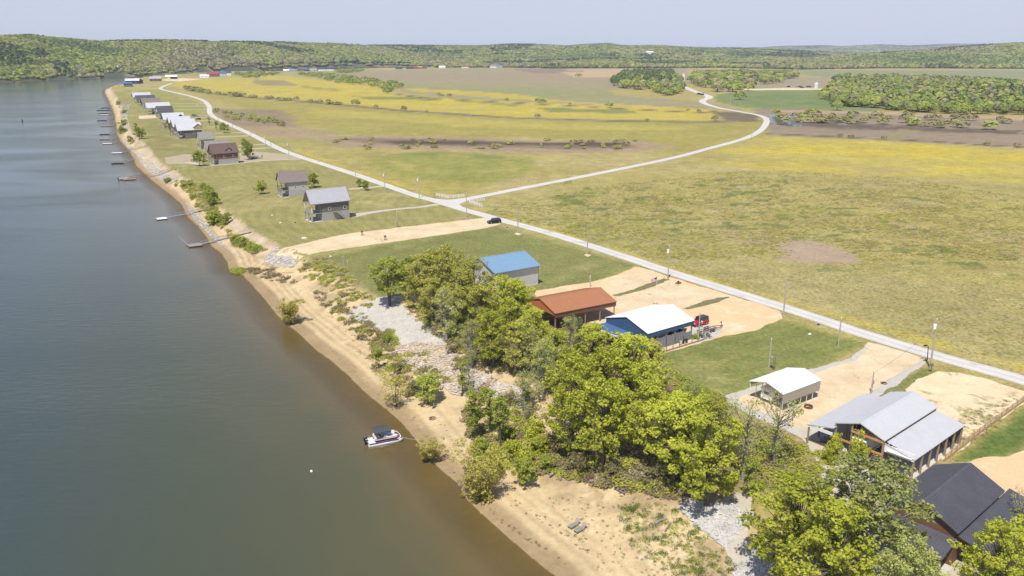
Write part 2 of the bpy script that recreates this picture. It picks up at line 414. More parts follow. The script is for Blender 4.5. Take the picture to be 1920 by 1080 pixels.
def add_tracks(m):
    t = m.node_tree; b = t.nodes['Principled BSDF']; src = b.inputs['Base Color'].links[0].from_socket
    a = t.nodes.new('ShaderNodeAttribute'); a.attribute_name = 'across'; ab = t.nodes.new('ShaderNodeMath'); ab.operation = 'ABSOLUTE'; t.links.new(a.outputs['Fac'], ab.inputs[0])
    cr = t.nodes.new('ShaderNodeValToRGB'); t.links.new(ab.outputs[0], cr.inputs[0]); e = cr.color_ramp.elements
    e[0].position = 0; e[0].color = (.86, .86, .85, 1); e[1].position = 1; e[1].color = (.72, .68, .60, 1)
    for p_, c_ in ((.22, (.88, .88, .87, 1)), (.36, (1.0, 1.0, 1.0, 1)), (.58, (1.0, 1.0, 1.0, 1)), (.72, (.86, .85, .82, 1)), (.86, (.92, .90, .86, 1))):
        k = e.new(p_); k.color = c_
    v = t.nodes.new('ShaderNodeVectorMath'); v.operation = 'MULTIPLY'; t.links.new(src, v.inputs[0]); t.links.new(cr.outputs[0], v.inputs[1]); t.links.new(v.outputs[0], b.inputs['Base Color'])
add_tracks(M['gravel_road'])
M['road_junction'] = surf_mat('road_junction', (.47, .45, .415), (.53, .505, .465), .12, 1.6, .09, .1)
M['dirt'] = surf_mat('dirt', (.50, .385, .23), (.62, .505, .33), .16, 1.8, .10, .2, (.38, .29, .17), .585)
M['yard_dirt'] = surf_mat('yard_dirt', (.34, .28, .19), (.38, .32, .215), .2, 2, .12, .15, (.27, .235, .10), .56)
M['dirt_patchy'] = surf_mat('dirt_patchy', (.56, .44, .27), (.66, .54, .35), .16, 1.8, .1, .2, (.27, .24, .10), .53)
M['dirt_orange'] = surf_mat('dirt_orange', (.58, .43, .25), (.56, .40, .22), .14, 1.8, .08, .2, (.63, .51, .33), .52)
M['grey_gravel'] = surf_mat('grey_gravel', (.40, .37, .315), (.47, .435, .37), .5, 4, .14, .25)
M['tan_gravel'] = surf_mat('tan_gravel', (.42, .37, .29), (.46, .41, .32), .2, 2, .1, .15)
LF = {
 'maple': leaf_mat('leaf_maple', (.29, .345, .04), (.70, .70, .10), .45),
 'green': leaf_mat('leaf_green', (.24, .30, .045), (.52, .55, .11), .42),
 'olive': leaf_mat('leaf_olive', (.32, .33, .06), (.66, .63, .14), .42),
 'willow': leaf_mat('leaf_willow', (.38, .34, .08), (.72, .64, .17), .38),
 'pine': leaf_mat('leaf_pine', (.11, .125, .06), (.21, .23, .11), .2),
 'pale': leaf_mat('leaf_pale', (.27, .30, .085), (.53, .55, .18), .38),
 'scrub': leaf_mat('leaf_scrub', (.21, .18, .085), (.36, .33, .14), .25),
 'brush': leaf_mat('leaf_brush', (.17, .13, .08), (.33, .25, .15), .2),
 'straw': leaf_mat('leaf_straw', (.30, .25, .11), (.50, .42, .21), .3),
 'grass': leaf_mat('leaf_grass', (.07, .11, .02), (.15, .19, .035), .2),
}

# ------------------------------------------------------------------ terrain mesh (polar-like fan so cells stay small near the camera)
cols = np.concatenate([np.linspace(-900, -120, 40, endpoint=False), np.arange(-120, 2040, 3.0), np.linspace(2040, 2800, 40)])
rowpx = np.concatenate([[1700, 1500, 1380, 1280, 1200], np.arange(1150, 128, -2.6)])
ry_ = np.array([P(960, v)[1] for v in rowpx])
far = [ry_[-1]]
while far[-1] < 15500: far.append(far[-1] * 1.0135 + 3)
rowsY = np.concatenate([ry_, far[1:]])
CX, RY = np.meshgrid((cols - 960) / F0, rowsY)
X = CX * (RY * CP + CAMH * SP); Y = RY
Xf = X.ravel(); Yf = Y.ravel()
D = shore_d(Xf, Yf)
dFS = sdist(Xf, Yf, FS, False); dNS = sdist(Xf, Yf, NS, False)
OPP = (Yf > 1400) & (D > 0) & (dFS < dNS)
Z = Hgt(Xf, Yf, D)
PXv, PYv = proj(Xf, Yf, np.maximum(Z, WZ))
COL = np.zeros((len(Xf), 3)); GRS = np.ones(len(Xf))
nA = fbm(Xf, Yf, 60, 5, 21); nB = fbm(Xf, Yf, 14, 4, 33); nC = fbm(Xf, Yf, 240, 4, 44); nD = fbm(Xf, Yf, 5, 3, 55); nE = fbm(Xf * .4, Yf, 20, 4, 66)
def blend(a, c, g=None):
    global COL, GRS
    a = np.clip(a, 0, 1); COL += (np.array(c) - COL) * a[:, None]
    if g is not None: GRS += (g - GRS) * a
def paint(pts, c, soft=2.0, amp=2.0, al=1.0, g=None, z=0.0, nz=None, world=False):
    poly = np.array(pts) if world else PXY(pts, z)
    x0, y0 = poly.min(0) - 60; x1, y1 = poly.max(0) + 60
    i = np.where((Xf > x0) & (Xf < x1) & (Yf > y0) & (Yf < y1))[0]
    if not len(i): return
    s = sdist(Xf[i], Yf[i], poly) + (nB[i] * .6 + nA[i] * .8) * amp
    a = np.zeros(len(Xf)); a[i] = (1 - sstep(-soft, soft, s)) * al
    if nz is not None: a = a * nz
    blend(a, c, g)
def paint_line(pts, c, w, soft=1.0, amp=1.0, al=1.0, g=None, nz=None):
    poly = PXY(pts)
    x0, y0 = poly.min(0) - 60; x1, y1 = poly.max(0) + 60
    i = np.where((Xf > x0) & (Xf < x1) & (Yf > y0) & (Yf < y1))[0]
    s = sdist(Xf[i], Yf[i], poly, False) - w / 2 + (nB[i] + nA[i]) * amp
    a = np.zeros(len(Xf)); a[i] = (1 - sstep(-soft, soft, s)) * al
    if nz is not None: a = a * nz
    blend(a, c, g)
YEL = (.40, .315, .04); YEG = (.34, .29, .07); OLV = (.295, .25, .082); TAN = (.36, .29, .155); GRN = (.16, .18, .055); LAWN = (.25, .225, .08)
LAWN2 = (.17, .175, .055); BRN = (.17, .125, .085); DKB = (.085, .065, .045); SAND = (.50, .385, .215)
COL[:] = OLV
blend(sstep(-.1, .5, nC), (.25, .235, .075)); blend(sstep(0, .7, nA) * .5, TAN); blend(sstep(.15, .5, fbm(Xf * .5, Yf, 3.2, 3, 99)) * .45 * (Yf < 520), (.35, .29, .14)); blend(sstep(.1, .5, fbm(Xf * .5, Yf, 6, 3, 98)) * .4 * (Yf < 700), (.20, .19, .06))
# far inland fields
paint([(540, 138), (640, 134), (830, 128), (1290, 127), (1290, 165), (1140, 168), (1150, 178), (1320, 192), (1410, 208), (960, 192), (760, 174), (740, 152)], (.245, .215, .115), 4, 6)
paint([(600, 140), (1280, 132), (1280, 150), (700, 150)], (.26, .20, .12), 12, 20, .6)
paint([(700, 160), (1100, 165), (1200, 185), (960, 185), (780, 172)], (.21, .22, .085), 10, 20, .6)
paint([(1040, 131), (1168, 129.5), (1168, 144), (1075, 144)], (.38, .275, .155), 3, 4, 1, .3)
paint([(960, 130), (1090, 131), (1100, 135), (1000, 137)], (.2, .14, .10), 3, 5, .8)
paint([(315, 161), (345, 153), (375, 149), (475, 144), (540, 143), (592, 149), (635, 155), (705, 160), (737, 175), (805, 183), (960, 190), (1210, 202), (1360, 212), (1335, 226),
       (960, 220), (855, 212), (755, 205), (655, 195), (580, 187), (480, 180), (400, 170), (350, 167)], YEG, 4, 4)
paint([(315, 161), (345, 153), (375, 149), (475, 144), (540, 143), (592, 149), (635, 155), (705, 160), (737, 175), (805, 183), (960, 190), (1210, 202), (1360, 212), (1335, 226),
       (960, 220), (855, 212), (755, 205), (655, 195), (580, 187), (480, 180), (400, 170), (350, 167)], YEL, 6, 6, .7, nz=sstep(-.5, .5, nE + .5 * nB))
paint([(480, 149), (530, 150), (560, 160), (500, 162), (470, 155)], (.2, .17, .10), 3, 4, .8)
paint([(750, 165), (850, 169), (960, 176), (1060, 190), (1285, 202), (1400, 214), (1300, 208), (960, 186), (780, 172)], YEL, 4, 5, .75)
paint([(660, 180), (805, 182), (830, 188), (690, 188)], GRN, 3, 8, .9); paint([(1000, 202), (1180, 206), (1200, 213), (1030, 209)], GRN, 2, 6, .9); paint([(560, 160), (640, 168), (640, 172), (570, 166)], GRN, 2, 6, .6)
paint([(840, 184), (980, 196), (960, 199), (860, 190)], GRN, 3, 6, .7)
for ln, w in (([(350, 168), (400, 176), (480, 184), (580, 191), (640, 197), (760, 208), (855, 214), (960, 221), (1150, 227), (1330, 229), (1425, 226)], 11), ([(737, 176), (805, 185), (960, 192.5), (1150, 203), (1350, 213), (1425, 217)], 7)):
    paint_line(ln, BRN, w * 1.6, 3, 2.5, .85); paint_line(ln, DKB, w * .5, 2, 2, .7)
paint([(1330, 208), (1430, 214), (1420, 228), (1360, 226)], (.12, .095, .06), 4, 6, .9)
# middle field below the ditch
paint([(350, 170), (480, 186), (640, 199), (855, 217), (1000, 224), (1330, 232), (1425, 229), (1415, 250), (1250, 290), (1100, 262), (700, 252), (560, 236), (420, 190)], (.255, .225, .055), 6, 8, .8)
paint([(560, 200), (900, 225), (1300, 238), (1300, 246), (900, 240), (600, 215)], YEG, 8, 18, .7)
paint([(390, 205), (530, 205), (560, 235), (480, 246), (430, 232), (405, 215)], (.21, .165, .10), 6, 8, .9); paint([(440, 236), (560, 236), (640, 250), (560, 262), (480, 250)], (.27, .20, .12), 6, 8, .8)
paint([(600, 256), (800, 256), (1000, 262), (1190, 264), (1260, 272), (1200, 287), (980, 288), (850, 282), (640, 276)], (.27, .20, .125), 8, 9, .95)
paint([(640, 260), (850, 262), (1000, 266), (1160, 268), (1200, 276), (1050, 280), (900, 276), (700, 270)], (.16, .12, .075), 5, 8, .9)
paint([(700, 264), (850, 264), (1000, 267), (1170, 268), (1150, 274), (950, 272), (760, 270)], (.07, .052, .037), 3, 6, .85)
paint([(680, 290), (830, 282), (1000, 296), (1020, 318), (940, 345), (780, 345), (700, 318)], (.13, .165, .04), 8, 12, .75, nz=sstep(-.4, .3, nB + nA))
paint([(640, 290), (800, 290), (1000, 300), (1050, 325), (850, 360), (700, 330)], (.27, .245, .05), 8, 12, .4)
# east side: green rise, marsh, yellow band
paint([(1340, 178), (1400, 168), (1540, 165), (1660, 200), (1640, 209), (1400, 203), (1340, 190)], (.15, .185, .065), 4, 5); paint([(1380, 180), (1500, 176), (1600, 196), (1420, 200)], (.12, .165, .05), 4, 9, .8, nz=sstep(-.3, .3, nB))
paint([(1390, 146), (1560, 144), (1545, 164), (1420, 166)], (.25, .215, .13), 4, 6)
paint([(1500, 131), (1920, 131), (2400, 134), (2400, 150), (1560, 146), (1500, 140)], (.20, .21, .105), 6, 6)
paint([(1560, 146), (1800, 148), (2400, 155), (2400, 185), (1920, 180), (1800, 170), (1560, 160)], (.19, .19, .09), 6, 6)
paint([(1400, 204), (1650, 209), (1920, 221), (2500, 240), (2500, 300), (1920, 277), (1440, 254), (1448, 225)], (.225, .175, .115), 4, 6)
paint([(1450, 206), (1650, 210), (1920, 220), (2500, 238), (2500, 242), (1920, 226), (1650, 214), (1450, 210)], (.36, .26, .16), 3, 4, .8)
paint([(1460, 222), (1600, 228), (1780, 240), (1920, 244), (1920, 252), (1700, 246), (1500, 240)], (.10, .078, .055), 3, 9, .85, nz=sstep(-.6, .1, nB))
paint_line([(1440, 251), (1600, 258), (1760, 266), (1920, 277), (2300, 298)], (.09, .07, .045), 6, 2, 2, .9)
paint_line([(1445, 233), (1560, 235), (1760, 243), (1920, 250), (2300, 265)], (.09, .07, .05), 7, 3, 3, .8)
paint_line([(1655, 262), (1710, 245)], (.22, .21, .06), 6, 2, 1, .8)
paint([(1420, 262), (1442, 255), (1690, 266), (1920, 282), (2500, 320), (2500, 420), (1920, 345), (1700, 318), (1500, 305), (1380, 290)], YEG, 12, 12, .9)
paint([(1425, 264), (1442, 256), (1690, 266), (1920, 282), (2500, 320), (2500, 380), (1920, 312), (1700, 300), (1500, 285)], YEL, 8, 16, .85, nz=sstep(-.5, .5, nE + .7 * nB + .3 * nD))
paint([(1300, 292), (1420, 275), (1600, 300), (1920, 320), (1920, 345), (1600, 325), (1350, 312)], YEL, 8, 24, .6, nz=sstep(-.2, .4, nE))
paint([(1750, 330), (1920, 350), (2200, 400), (2200, 470), (1920, 440), (1780, 390)], YEG, 10, 30, .6, nz=sstep(-.3, .4, nB)); paint([(900, 400), (1300, 330), (1920, 340), (2300, 420), (2300, 700), (1920, 660), (1400, 520)], (.25, .20, .105), 8, 20, .5, nz=sstep(0, .5, nB + .6 * nD))
# big field near the road: greener islands and bald patches
stk = fbm(Xf * .62, Yf * 1.0, 4.2, 4, 78) + .35 * nA
for q, th in [([(1050, 340), (1500, 330), (1560, 400), (1500, 450), (1200, 440), (980, 380)], .18), ([(1500, 345), (1920, 370), (2300, 420), (2300, 560), (1920, 520), (1500, 440)], .22), ([(900, 385), (1000, 370), (1150, 430), (1250, 470), (1050, 425)], .3), ([(1500, 440), (1900, 480), (1920, 620), (1500, 520)], .3)]:
    paint(q, (.095, .13, .04), 10, 10, .85, nz=sstep(th, th + .16, stk))
paint([(1460, 455), (1510, 449), (1560, 460), (1605, 478), (1612, 492), (1560, 494), (1500, 492), (1455, 488)], (.31, .235, .155), 2, 3, 1, .4)
paint([(1370, 440), (1460, 436), (1450, 470), (1390, 462)], (.27, .225, .11), 4, 6, .7)
# pale straw in the near part of the field
paint([(1150, 470), (1500, 500), (1920, 560), (2300, 640), (2300, 860), (1920, 690), (1600, 600)], (.27, .235, .105), 10, 20, .6)
paint_line([(890, 390), (940, 406), (1040, 433), (1100, 451), (1200, 482), (1330, 524), (1480, 565), (1600, 600), (1760, 645), (1920, 692)], YEL, 3.0, 1.5, 2.2, .75, nz=sstep(-.5, .2, nB))
paint_line([(560, 284), (640, 311), (745, 347), (800, 363)], YEL, 4, 3, 2.5, .6)
# mown lawns
lawnpoly = [(215, 170), (300, 169), (350, 181), (392, 205), (396, 222), (500, 265), (640, 318), (860, 382), (915, 412), (640, 447), (520, 470), (470, 470), (438, 430), (395, 370), (340, 330), (275, 290), (240, 240), (228, 210)]
paint(lawnpoly, LAWN, 1.5, 1, .9, .75)
paint([(220, 168), (300, 169), (385, 205), (390, 230), (330, 232), (250, 200)], (.25, .25, .06), 4, 6, .7)
paint([(290, 225), (345, 230), (372, 300), (300, 300), (262, 260)], (.21, .185, .07), 4, 6, .7)
paint([(585, 490), (740, 452), (935, 424), (1195, 497), (1110, 535), (1005, 545), (930, 620), (700, 610), (640, 540)], (.175, .18, .056), 2, 2, .95, .8)
paint([(700, 470), (930, 430), (1060, 460), (900, 490), (720, 500)], LAWN2, 4, 6, .6)
paint([(1010, 500), (1140, 490), (1195, 500), (1030, 535)], (.30, .25, .12), 3, 3, .7, nz=sstep(.0, .4, nB))
paint([(1250, 655), (1470, 600), (1628, 645), (1515, 695), (1405, 725), (1355, 750), (1370, 800), (1440, 830), (1300, 830), (1230, 760), (1200, 690)], (.165, .18, .048), 2, 1.5, .95, .8)
paint([(1640, 740), (1740, 690), (1760, 700), (1700, 730), (1665, 750)], LAWN2, 1, 1.5)
paint([(1790, 866), (1880, 855), (1930, 825), (1930, 765)], (.11, .15, .035), 1.2, 1.5)
paint([(1360, 780), (1440, 800), (1540, 850), (1600, 900), (1480, 930), (1380, 880)], (.21, .20, .07), 2, 3, .9)
mow = .5 + .5 * np.sin(2 * np.pi * (Xf * .55 - Yf * .835 + nA * .4) / 2.6); mow = np.where(Yf < 430, mow, .5)
for q in (lawnpoly, [(585, 490), (740, 452), (935, 424), (1195, 497), (1110, 535), (1005, 545), (930, 620), (700, 610), (640, 540)], [(1250, 655), (1470, 600), (1628, 645), (1515, 695), (1405, 725), (1355, 750), (1260, 700)]):
    paint(q, (.115, .125, .04), 1.5, 1, .17, nz=mow * 1.7); paint(q, (.36, .30, .13), 1.5, 1, .4, nz=sstep(.15, .5, fbm(Xf, Yf, 18, 4, 93)))
# woodland floor on the bank
paint([(900, 600), (1060, 600), (1240, 690), (1330, 800), (1380, 900), (1330, 960), (1200, 900), (1060, 850), (960, 760), (880, 690)], (.16, .115, .065), 2, 3, .9, .6)
paint([(560, 490), (600, 476), (650, 500), (700, 556), (690, 580), (655, 570), (610, 540), (575, 515)], (.23, .19, .09), 1.0, 2.5, .85, nz=sstep(-.6, .2, nB + nD))
paint([(575, 492), (640, 500), (665, 530), (640, 545), (600, 530)], (.16, .175, .06), 1.5, 2.5, .6, nz=sstep(-.3, .3, nB))
# distant wooded hills
fm = OPP | (hillz(Xf, Yf) > 6) | (Yf > 3300)
blend(fm.astype(float), (.075, .085, .035))
# bank, beach, river bed
bw = bankW(Yf); s_ = D / bw
nearbank = (~OPP) & (D > -200) & (Yf < 1500)
shd = nearbank * (1 - sstep(.86, 1.0, s_ + nB * .12 + nD * .05))
blend(shd, SAND, .12)
blend(shd * sstep(.05, .5, nB + .3 * nD) * sstep(.35, .6, s_), (.36, .265, .15), .3)
blend(shd * sstep(.55, .8, s_ + nB * .15) * sstep(230, 260, Yf) * .8, (.40, .33, .24), .4)
rg = fbm(Xf * .7, Yf * .7, 3.5, 4, 61)
blend(shd * sstep(.12, .34, rg) * sstep(.3, .5, s_) * .7, (.30, .225, .125), .4)
blend(shd * sstep(.2, .45, nB - .3 * nD) * sstep(.45, .65, s_) * (Yf < 260) * .6, (.26, .23, .11), .7)
blend(shd * sstep(.25, .5, fbm(Xf, Yf, 2.2, 3, 62)) * sstep(.15, .3, s_) * .35, (.60, .50, .33), .1)
blend(nearbank * (D > 0) * (1 - sstep(1.5, 4.5, D + nB * 1.2)) * (1 - .5 * sstep(500, 800, Yf)) * .85, (.25, .18, .095), .1)
for k, (a, b) in enumerate(((2.0, .5), (4.2, .5), (6.0, .35), (7.6, .4))):
    blend(nearbank * np.exp(-((D + nA * 1.2 - a - 1) / b) ** 2) * sstep(-.3, .3, nA if k % 2 else nC) * .55 * (Yf < 330), (.21, .145, .08))
blend((nearbank & (Yf > 100) & (Yf < 130)) * sstep(.45, .62, s_ + nB * .1) * sstep(-.15, .25, nB) * .7, (.28, .20, .115))
blend((D < 0).astype(float), (.20, .155, .075), .1)
blend(sstep(3, 14, -D), (.06, .065, .04))
blend(OPP * (1 - sstep(14, 34, D)) * sstep(-.5, .3, nC + nA) * .8, (.33, .26, .17), .3)
keep_lin = np.clip(COL, 0.01, .8)
nR, nCc = len(rowsY), len(cols)
idx = np.arange(nR * nCc).reshape(nR, nCc)
quads = np.stack([idx[:-1, :-1], idx[:-1, 1:], idx[1:, 1:], idx[1:, :-1]], -1).reshape(-1, 4)
qd = D[quads].mean(1); qy = Yf[quads].mean(1); qopp = OPP[quads].any(1); qw = bankW(qy)
cls = np.where(qd < -2.0, 2, np.where((qd < qw * .92) & (~qopp) & (qy < 1500), 1, np.where(qopp | (Yf[quads].mean(1) > 3000), 3, 0)))
cls = np.where((qd < -60), 4, cls)
VV = np.stack([Xf, Yf, Z], 1)
for k, nm in ((0, 'ground'), (1, 'beach'), (2, 'river_bed'), (3, 'hills')):
    q = quads[cls == k]
    u, inv = np.unique(q, return_inverse=True)
    c4 = np.concatenate([keep_lin[u], np.ones((len(u), 1))], 1)
    me = np_mesh(nm, VV[u], inv.reshape(-1, 4), True, {'col': ('FLOAT_COLOR', c4), 'grass': ('FLOAT', GRS[u])}, [M['terrain']])
    tag(link(nm, me), kind='structure')

# from here on heights are read off the finished mesh grid
_Zg = Z.reshape(nR, nCc)
def Hgt(x, y, d=None):
    x = np.asarray(x, float); y = np.asarray(y, float)
    u = np.interp(960 + F0 * x / (y * CP + CAMH * SP), cols, np.arange(nCc)); v = np.interp(y, rowsY, np.arange(nR))
    i = np.clip(np.floor(u).astype(int), 0, nCc - 2); j = np.clip(np.floor(v).astype(int), 0, nR - 2); fu = u - i; fv = v - j
    return (_Zg[j, i] * (1 - fu) + _Zg[j, i + 1] * fu) * (1 - fv) + (_Zg[j + 1, i] * (1 - fu) + _Zg[j + 1, i + 1] * fu) * fv

# ------------------------------------------------------------------ water
def water_mat():
    m = bpy.data.materials.new('river_water'); m.use_nodes = True; t = m.node_tree; N = t.nodes; L = t.links
    b = N['Principled BSDF']; out = N['Material Output']
    at = N.new('ShaderNodeAttribute'); at.attribute_name = 'shore'
    geo = N.new('ShaderNodeNewGeometry')
    def noise(s, det=4, sx=1, sy=1, dist=0):
        mp = N.new('ShaderNodeMapping'); mp.inputs['Scale'].default_value = (sx, sy, 1); mp.inputs['Rotation'].default_value = (0, 0, .5); L.new(geo.outputs['Position'], mp.inputs['Vector'])
        n = N.new('ShaderNodeTexNoise'); n.inputs['Scale'].default_value = s; n.inputs['Detail'].default_value = det; n.inputs['Distortion'].default_value = dist
        L.new(mp.outputs[0], n.inputs['Vector']); return n
    nw = noise(.06, 4)
    ad = N.new('ShaderNodeMath'); ad.operation = 'MULTIPLY_ADD'; L.new(nw.outputs['Fac'], ad.inputs[0]); ad.inputs[1].default_value = 14; L.new(at.outputs['Fac'], ad.inputs[2])
    cr = N.new('ShaderNodeValToRGB'); mr = N.new('ShaderNodeMapRange'); mr.inputs['From Min'].default_value = 4; mr.inputs['From Max'].default_value = 70
    L.new(ad.outputs[0], mr.inputs['Value']); L.new(mr.outputs[0], cr.inputs[0])
    e = cr.color_ramp.elements; e[0].position = 0; e[0].color = (.175, .115, .035, 1); e[1].position = 1; e[1].color = (.046, .063, .054, 1)
    for p, c in ((.10, (.125, .09, .034, 1)), (.25, (.085, .08, .038, 1)), (.55, (.062, .070, .040, 1))):
        k = e.new(p); k.color = c
    L.new(cr.outputs[0], b.inputs['Base Color'])
    b.inputs['Roughness'].default_value = .10; b.inputs['IOR'].default_value = 1.33; b.inputs['Specular IOR Level'].default_value = .5
    # ripples, calmer in long wind lanes
    lane = noise(.008, 4, 1, 2.2, .8); lr = N.new('ShaderNodeMapRange'); lr.inputs['From Min'].default_value = .38; lr.inputs['From Max'].default_value = .6
    lr.inputs['To Min'].default_value = .25; lr.inputs['To Max'].default_value = 1.0; L.new(lane.outputs['Fac'], lr.inputs['Value'])
    r1 = noise(.55, 4, .5, 1.6); r2 = noise(3.0, 4, .6, 1.3)
    a2 = N.new('ShaderNodeMath'); a2.operation = 'MULTIPLY_ADD'; L.new(r2.outputs['Fac'], a2.inputs[0]); a2.inputs[1].default_value = .45; L.new(r1.outputs['Fac'], a2.inputs[2])
    bp = N.new('ShaderNodeBump'); bp.inputs['Distance'].default_value = .25; L.new(a2.outputs[0], bp.inputs['Height'])
    ml = N.new('ShaderNodeMath'); ml.operation = 'MULTIPLY'; L.new(lr.outputs[0], ml.inputs[0]); ml.inputs[1].default_value = .55; L.new(ml.outputs[0], bp.inputs['Strength'])
    L.new(bp.outputs[0], b.inputs['Normal'])
    # the first metres are clear enough to show the bed
    tr = N.new('ShaderNodeBsdfTransparent'); tr.inputs['Color'].default_value = (.85, .8, .62, 1)
    al = N.new('ShaderNodeMapRange'); al.inputs['From Min'].default_value = 0; al.inputs['From Max'].default_value = 7; al.inputs['To Min'].default_value = .35; L.new(at.outputs['Fac'], al.inputs['Value'])
    ms = N.new('ShaderNodeMixShader'); L.new(al.outputs[0], ms.inputs[0]); L.new(tr.outputs[0], ms.inputs[1]); L.new(b.outputs[0], ms.inputs[2])
    L.new(ms.outputs[0], out.inputs['Surface'])
    return m
sub = idx[::2, ::2]
wq = np.stack([sub[:-1, :-1], sub[:-1, 1:], sub[1:, 1:], sub[1:, :-1]], -1).reshape(-1, 4)
wq = wq[(D[wq].min(1) < 0.5) & (Yf[wq].mean(1) < 5000)]
u, inv = np.unique(wq, return_inverse=True)
wv = np.stack([Xf[u], Yf[u], np.full(len(u), WZ)], 1)
M['water'] = water_mat()
tag(link('river_water', np_mesh('river_water', wv, inv.reshape(-1, 4), True, {'shore': ('FLOAT', np.maximum(-D[u], 0))}, [M['water']])), kind='structure')

# ------------------------------------------------------------------ sheets laid on the ground
def ragged(poly, step, amp, seed, closed=True):
    out = []
    n = len(poly)
    for i in range(n if closed else n - 1):
        a = np.array(poly[i]); b = np.array(poly[(i + 1) % n]); k = max(1, int(np.hypot(*(b - a)) / step))
        for j in range(k): out.append(a + (b - a) * j / k)
    out = np.array(out)
    out[:, 0] += fbm(out[:, 0], out[:, 1], amp * 5 + 1, 4, seed) * amp
    out[:, 1] += fbm(out[:, 0], out[:, 1], amp * 5 + 1, 4, seed + 5) * amp
    out[:, 0] += fbm(out[:, 0], out[:, 1], 1.3, 3, seed + 9) * min(.35, amp) * .8
    out[:, 1] += fbm(out[:, 0], out[:, 1], 1.7, 3, seed + 13) * min(.35, amp) * .8
    return out
def sheet(name, pts, m, lift=.02, amp=.5, step=.6, inner=None, world=False, drape=False):
    poly = np.array(pts) if world else (np.stack(G(*np.array(pts, float).T)[:2], 1) if drape else PXY(pts))
    pl = ragged(poly, step, amp, len(pts) * 7)
    vs = [Vector(p) for p in pl]
    if inner:
        x0, y0 = pl.min(0); x1, y1 = pl.max(0)
        gx, gy = np.meshgrid(np.arange(x0, x1, inner), np.arange(y0, y1, inner)); gx = gx.ravel(); gy = gy.ravel()
        k = sdist(gx, gy, pl) < -inner * .4
        vs += [Vector((a, b)) for a, b in zip(gx[k], gy[k])]
    n = len(pl)
    r = delaunay_2d_cdt(vs, [(i, (i + 1) % n) for i in range(n)], [], 1, 1e-5)
    V = np.array([(v.x, v.y) for v in r[0]]); 
    cen = np.array([V[list(f)].mean(0) for f in r[2]]); kk = sdist(cen[:, 0], cen[:, 1], pl) < 0
    fs = [f for f, q in zip(r[2], kk) if q]
    z = Hgt(V[:, 0], V[:, 1]) + lift if inner or drape else np.full(len(V), lift)
    me = bpy.data.meshes.new(name); me.from_pydata([(a, b, float(c)) for (a, b), c in zip(V, z)], [], fs); me.materials.append(m)
    return tag(link(name, me), kind='structure')
def smooth_line(pts, n=6):
    pts = np.array(pts, float); out = []
    for i in range(len(pts) - 1):
        p0 = pts[max(i - 1, 0)]; p1 = pts[i]; p2 = pts[i + 1]; p3 = pts[min(i + 2, len(pts) - 1)]
        for j in range(n):
            t = j / n
            out.append(.5 * ((2 * p1) + (-p0 + p2) * t + (2 * p0 - 5 * p1 + 4 * p2 - p3) * t * t + (-p0 + 3 * p1 - 3 * p2 + p3) * t ** 3))
    out.append(pts[-1]); return np.array(out)
def strip(name, pts, w, m, lift=.03, edge=.25, wnear=None, world=False):
    c = smooth_line(np.array(pts) if world else PXY(pts), 5)
    # resample
    seg = np.hypot(*np.diff(c, axis=0).T); cum = np.r_[0, np.cumsum(seg)]; tot = cum[-1]
    n = int(max(8, min(500, tot / 1.5))); tt = np.linspace(0, tot, n)
    c = np.stack([np.interp(tt, cum, c[:, 0]), np.interp(tt, cum, c[:, 1])], 1)
    d = np.gradient(c, axis=0); d /= np.hypot(*d.T)[:, None]; nn = np.stack([-d[:, 1], d[:, 0]], 1)
    wa = np.interp(tt / tot, np.linspace(0, 1, len(w)), w) if hasattr(w, '__len__') else np.full(n, w)
    e1 = fbm(tt, tt * 0 + 3, 5, 4, 3) * edge; e2 = fbm(tt, tt * 0 + 9, 5, 4, 8) * edge
    l = c + nn * (wa / 2 + e1)[:, None]; r = c - nn * (wa / 2 + e2)[:, None]
    us = np.linspace(0, 1, 9)
    V = np.concatenate([np.c_[l + (r - l) * u, np.full(n, lift)] for u in us])
    Fq = np.array([(k * n + i, (k + 1) * n + i, (k + 1) * n + i + 1, k * n + i + 1) for k in range(8) for i in range(n - 1)])
    return tag(link(name, np_mesh(name, V, Fq[:, ::-1], True, {'across': ('FLOAT', np.repeat(us * 2 - 1, n))}, [m])), kind='structure')
roadA = [(2150, 785), (1920, 713.5), (1742, 663.5), (1600, 620), (1490, 583), (1250, 508), (1200, 491), (1100, 458.7), (1040, 440), (990, 426), (940, 413), (909, 404), (876, 395), (850, 387), (816, 376.5), (797.5, 371.5), (780, 367), (722.5, 347), (667, 327.5), (597, 305), (560, 293), (522, 278), (472, 252.5), (435, 235.5), (408, 223),
         (395, 214), (392.5, 206), (392, 199), (381, 188.5), (356, 180), (317, 171), (302, 167), (305, 162.5), (322, 156)]
strip('road', roadA, [5.1] * 8 + [5.6] * 6, M['gravel_road'], .035)
roadB = [(845, 384), (860, 378.5), (877, 373), (905, 367.5), (940, 360.5), (965, 355.5), (1120, 325.5), (1262, 296), (1338, 276), (1395, 260), (1424, 246), (1436, 232), (1436, 222), (1418, 215), (1385, 209), (1347, 202), (1324, 195), (1317, 189), (1330, 182), (1312, 174.5), (1292, 167), (1280, 159), (1281, 150), (1282, 138)]
strip('road', roadB, [5.0, 5.0, 5.4, 6.5, 11, 11, 7, 6, 6, 5.5], M['gravel_road'], .04)
sheet('road', [(815, 372.3), (828, 374), (842, 374.8), (858, 373), (876, 370.3), (882, 373.5), (869, 377.5), (861.5, 382), (864, 386), (877, 391.8), (872, 396), (852, 391), (830, 384.5), (815, 380)], M['road_junction'], .045, .25)
strip('path', [(322, 156), (345, 152), (392, 147.3), (436, 144.3), (470, 142.5)], 5, M['tan_gravel'], .05, .6)
def drive(pts, w=3.8, m='tan_gravel', lift=.022, edge=.3): return strip('driveway', pts, w, M[m], lift, edge)
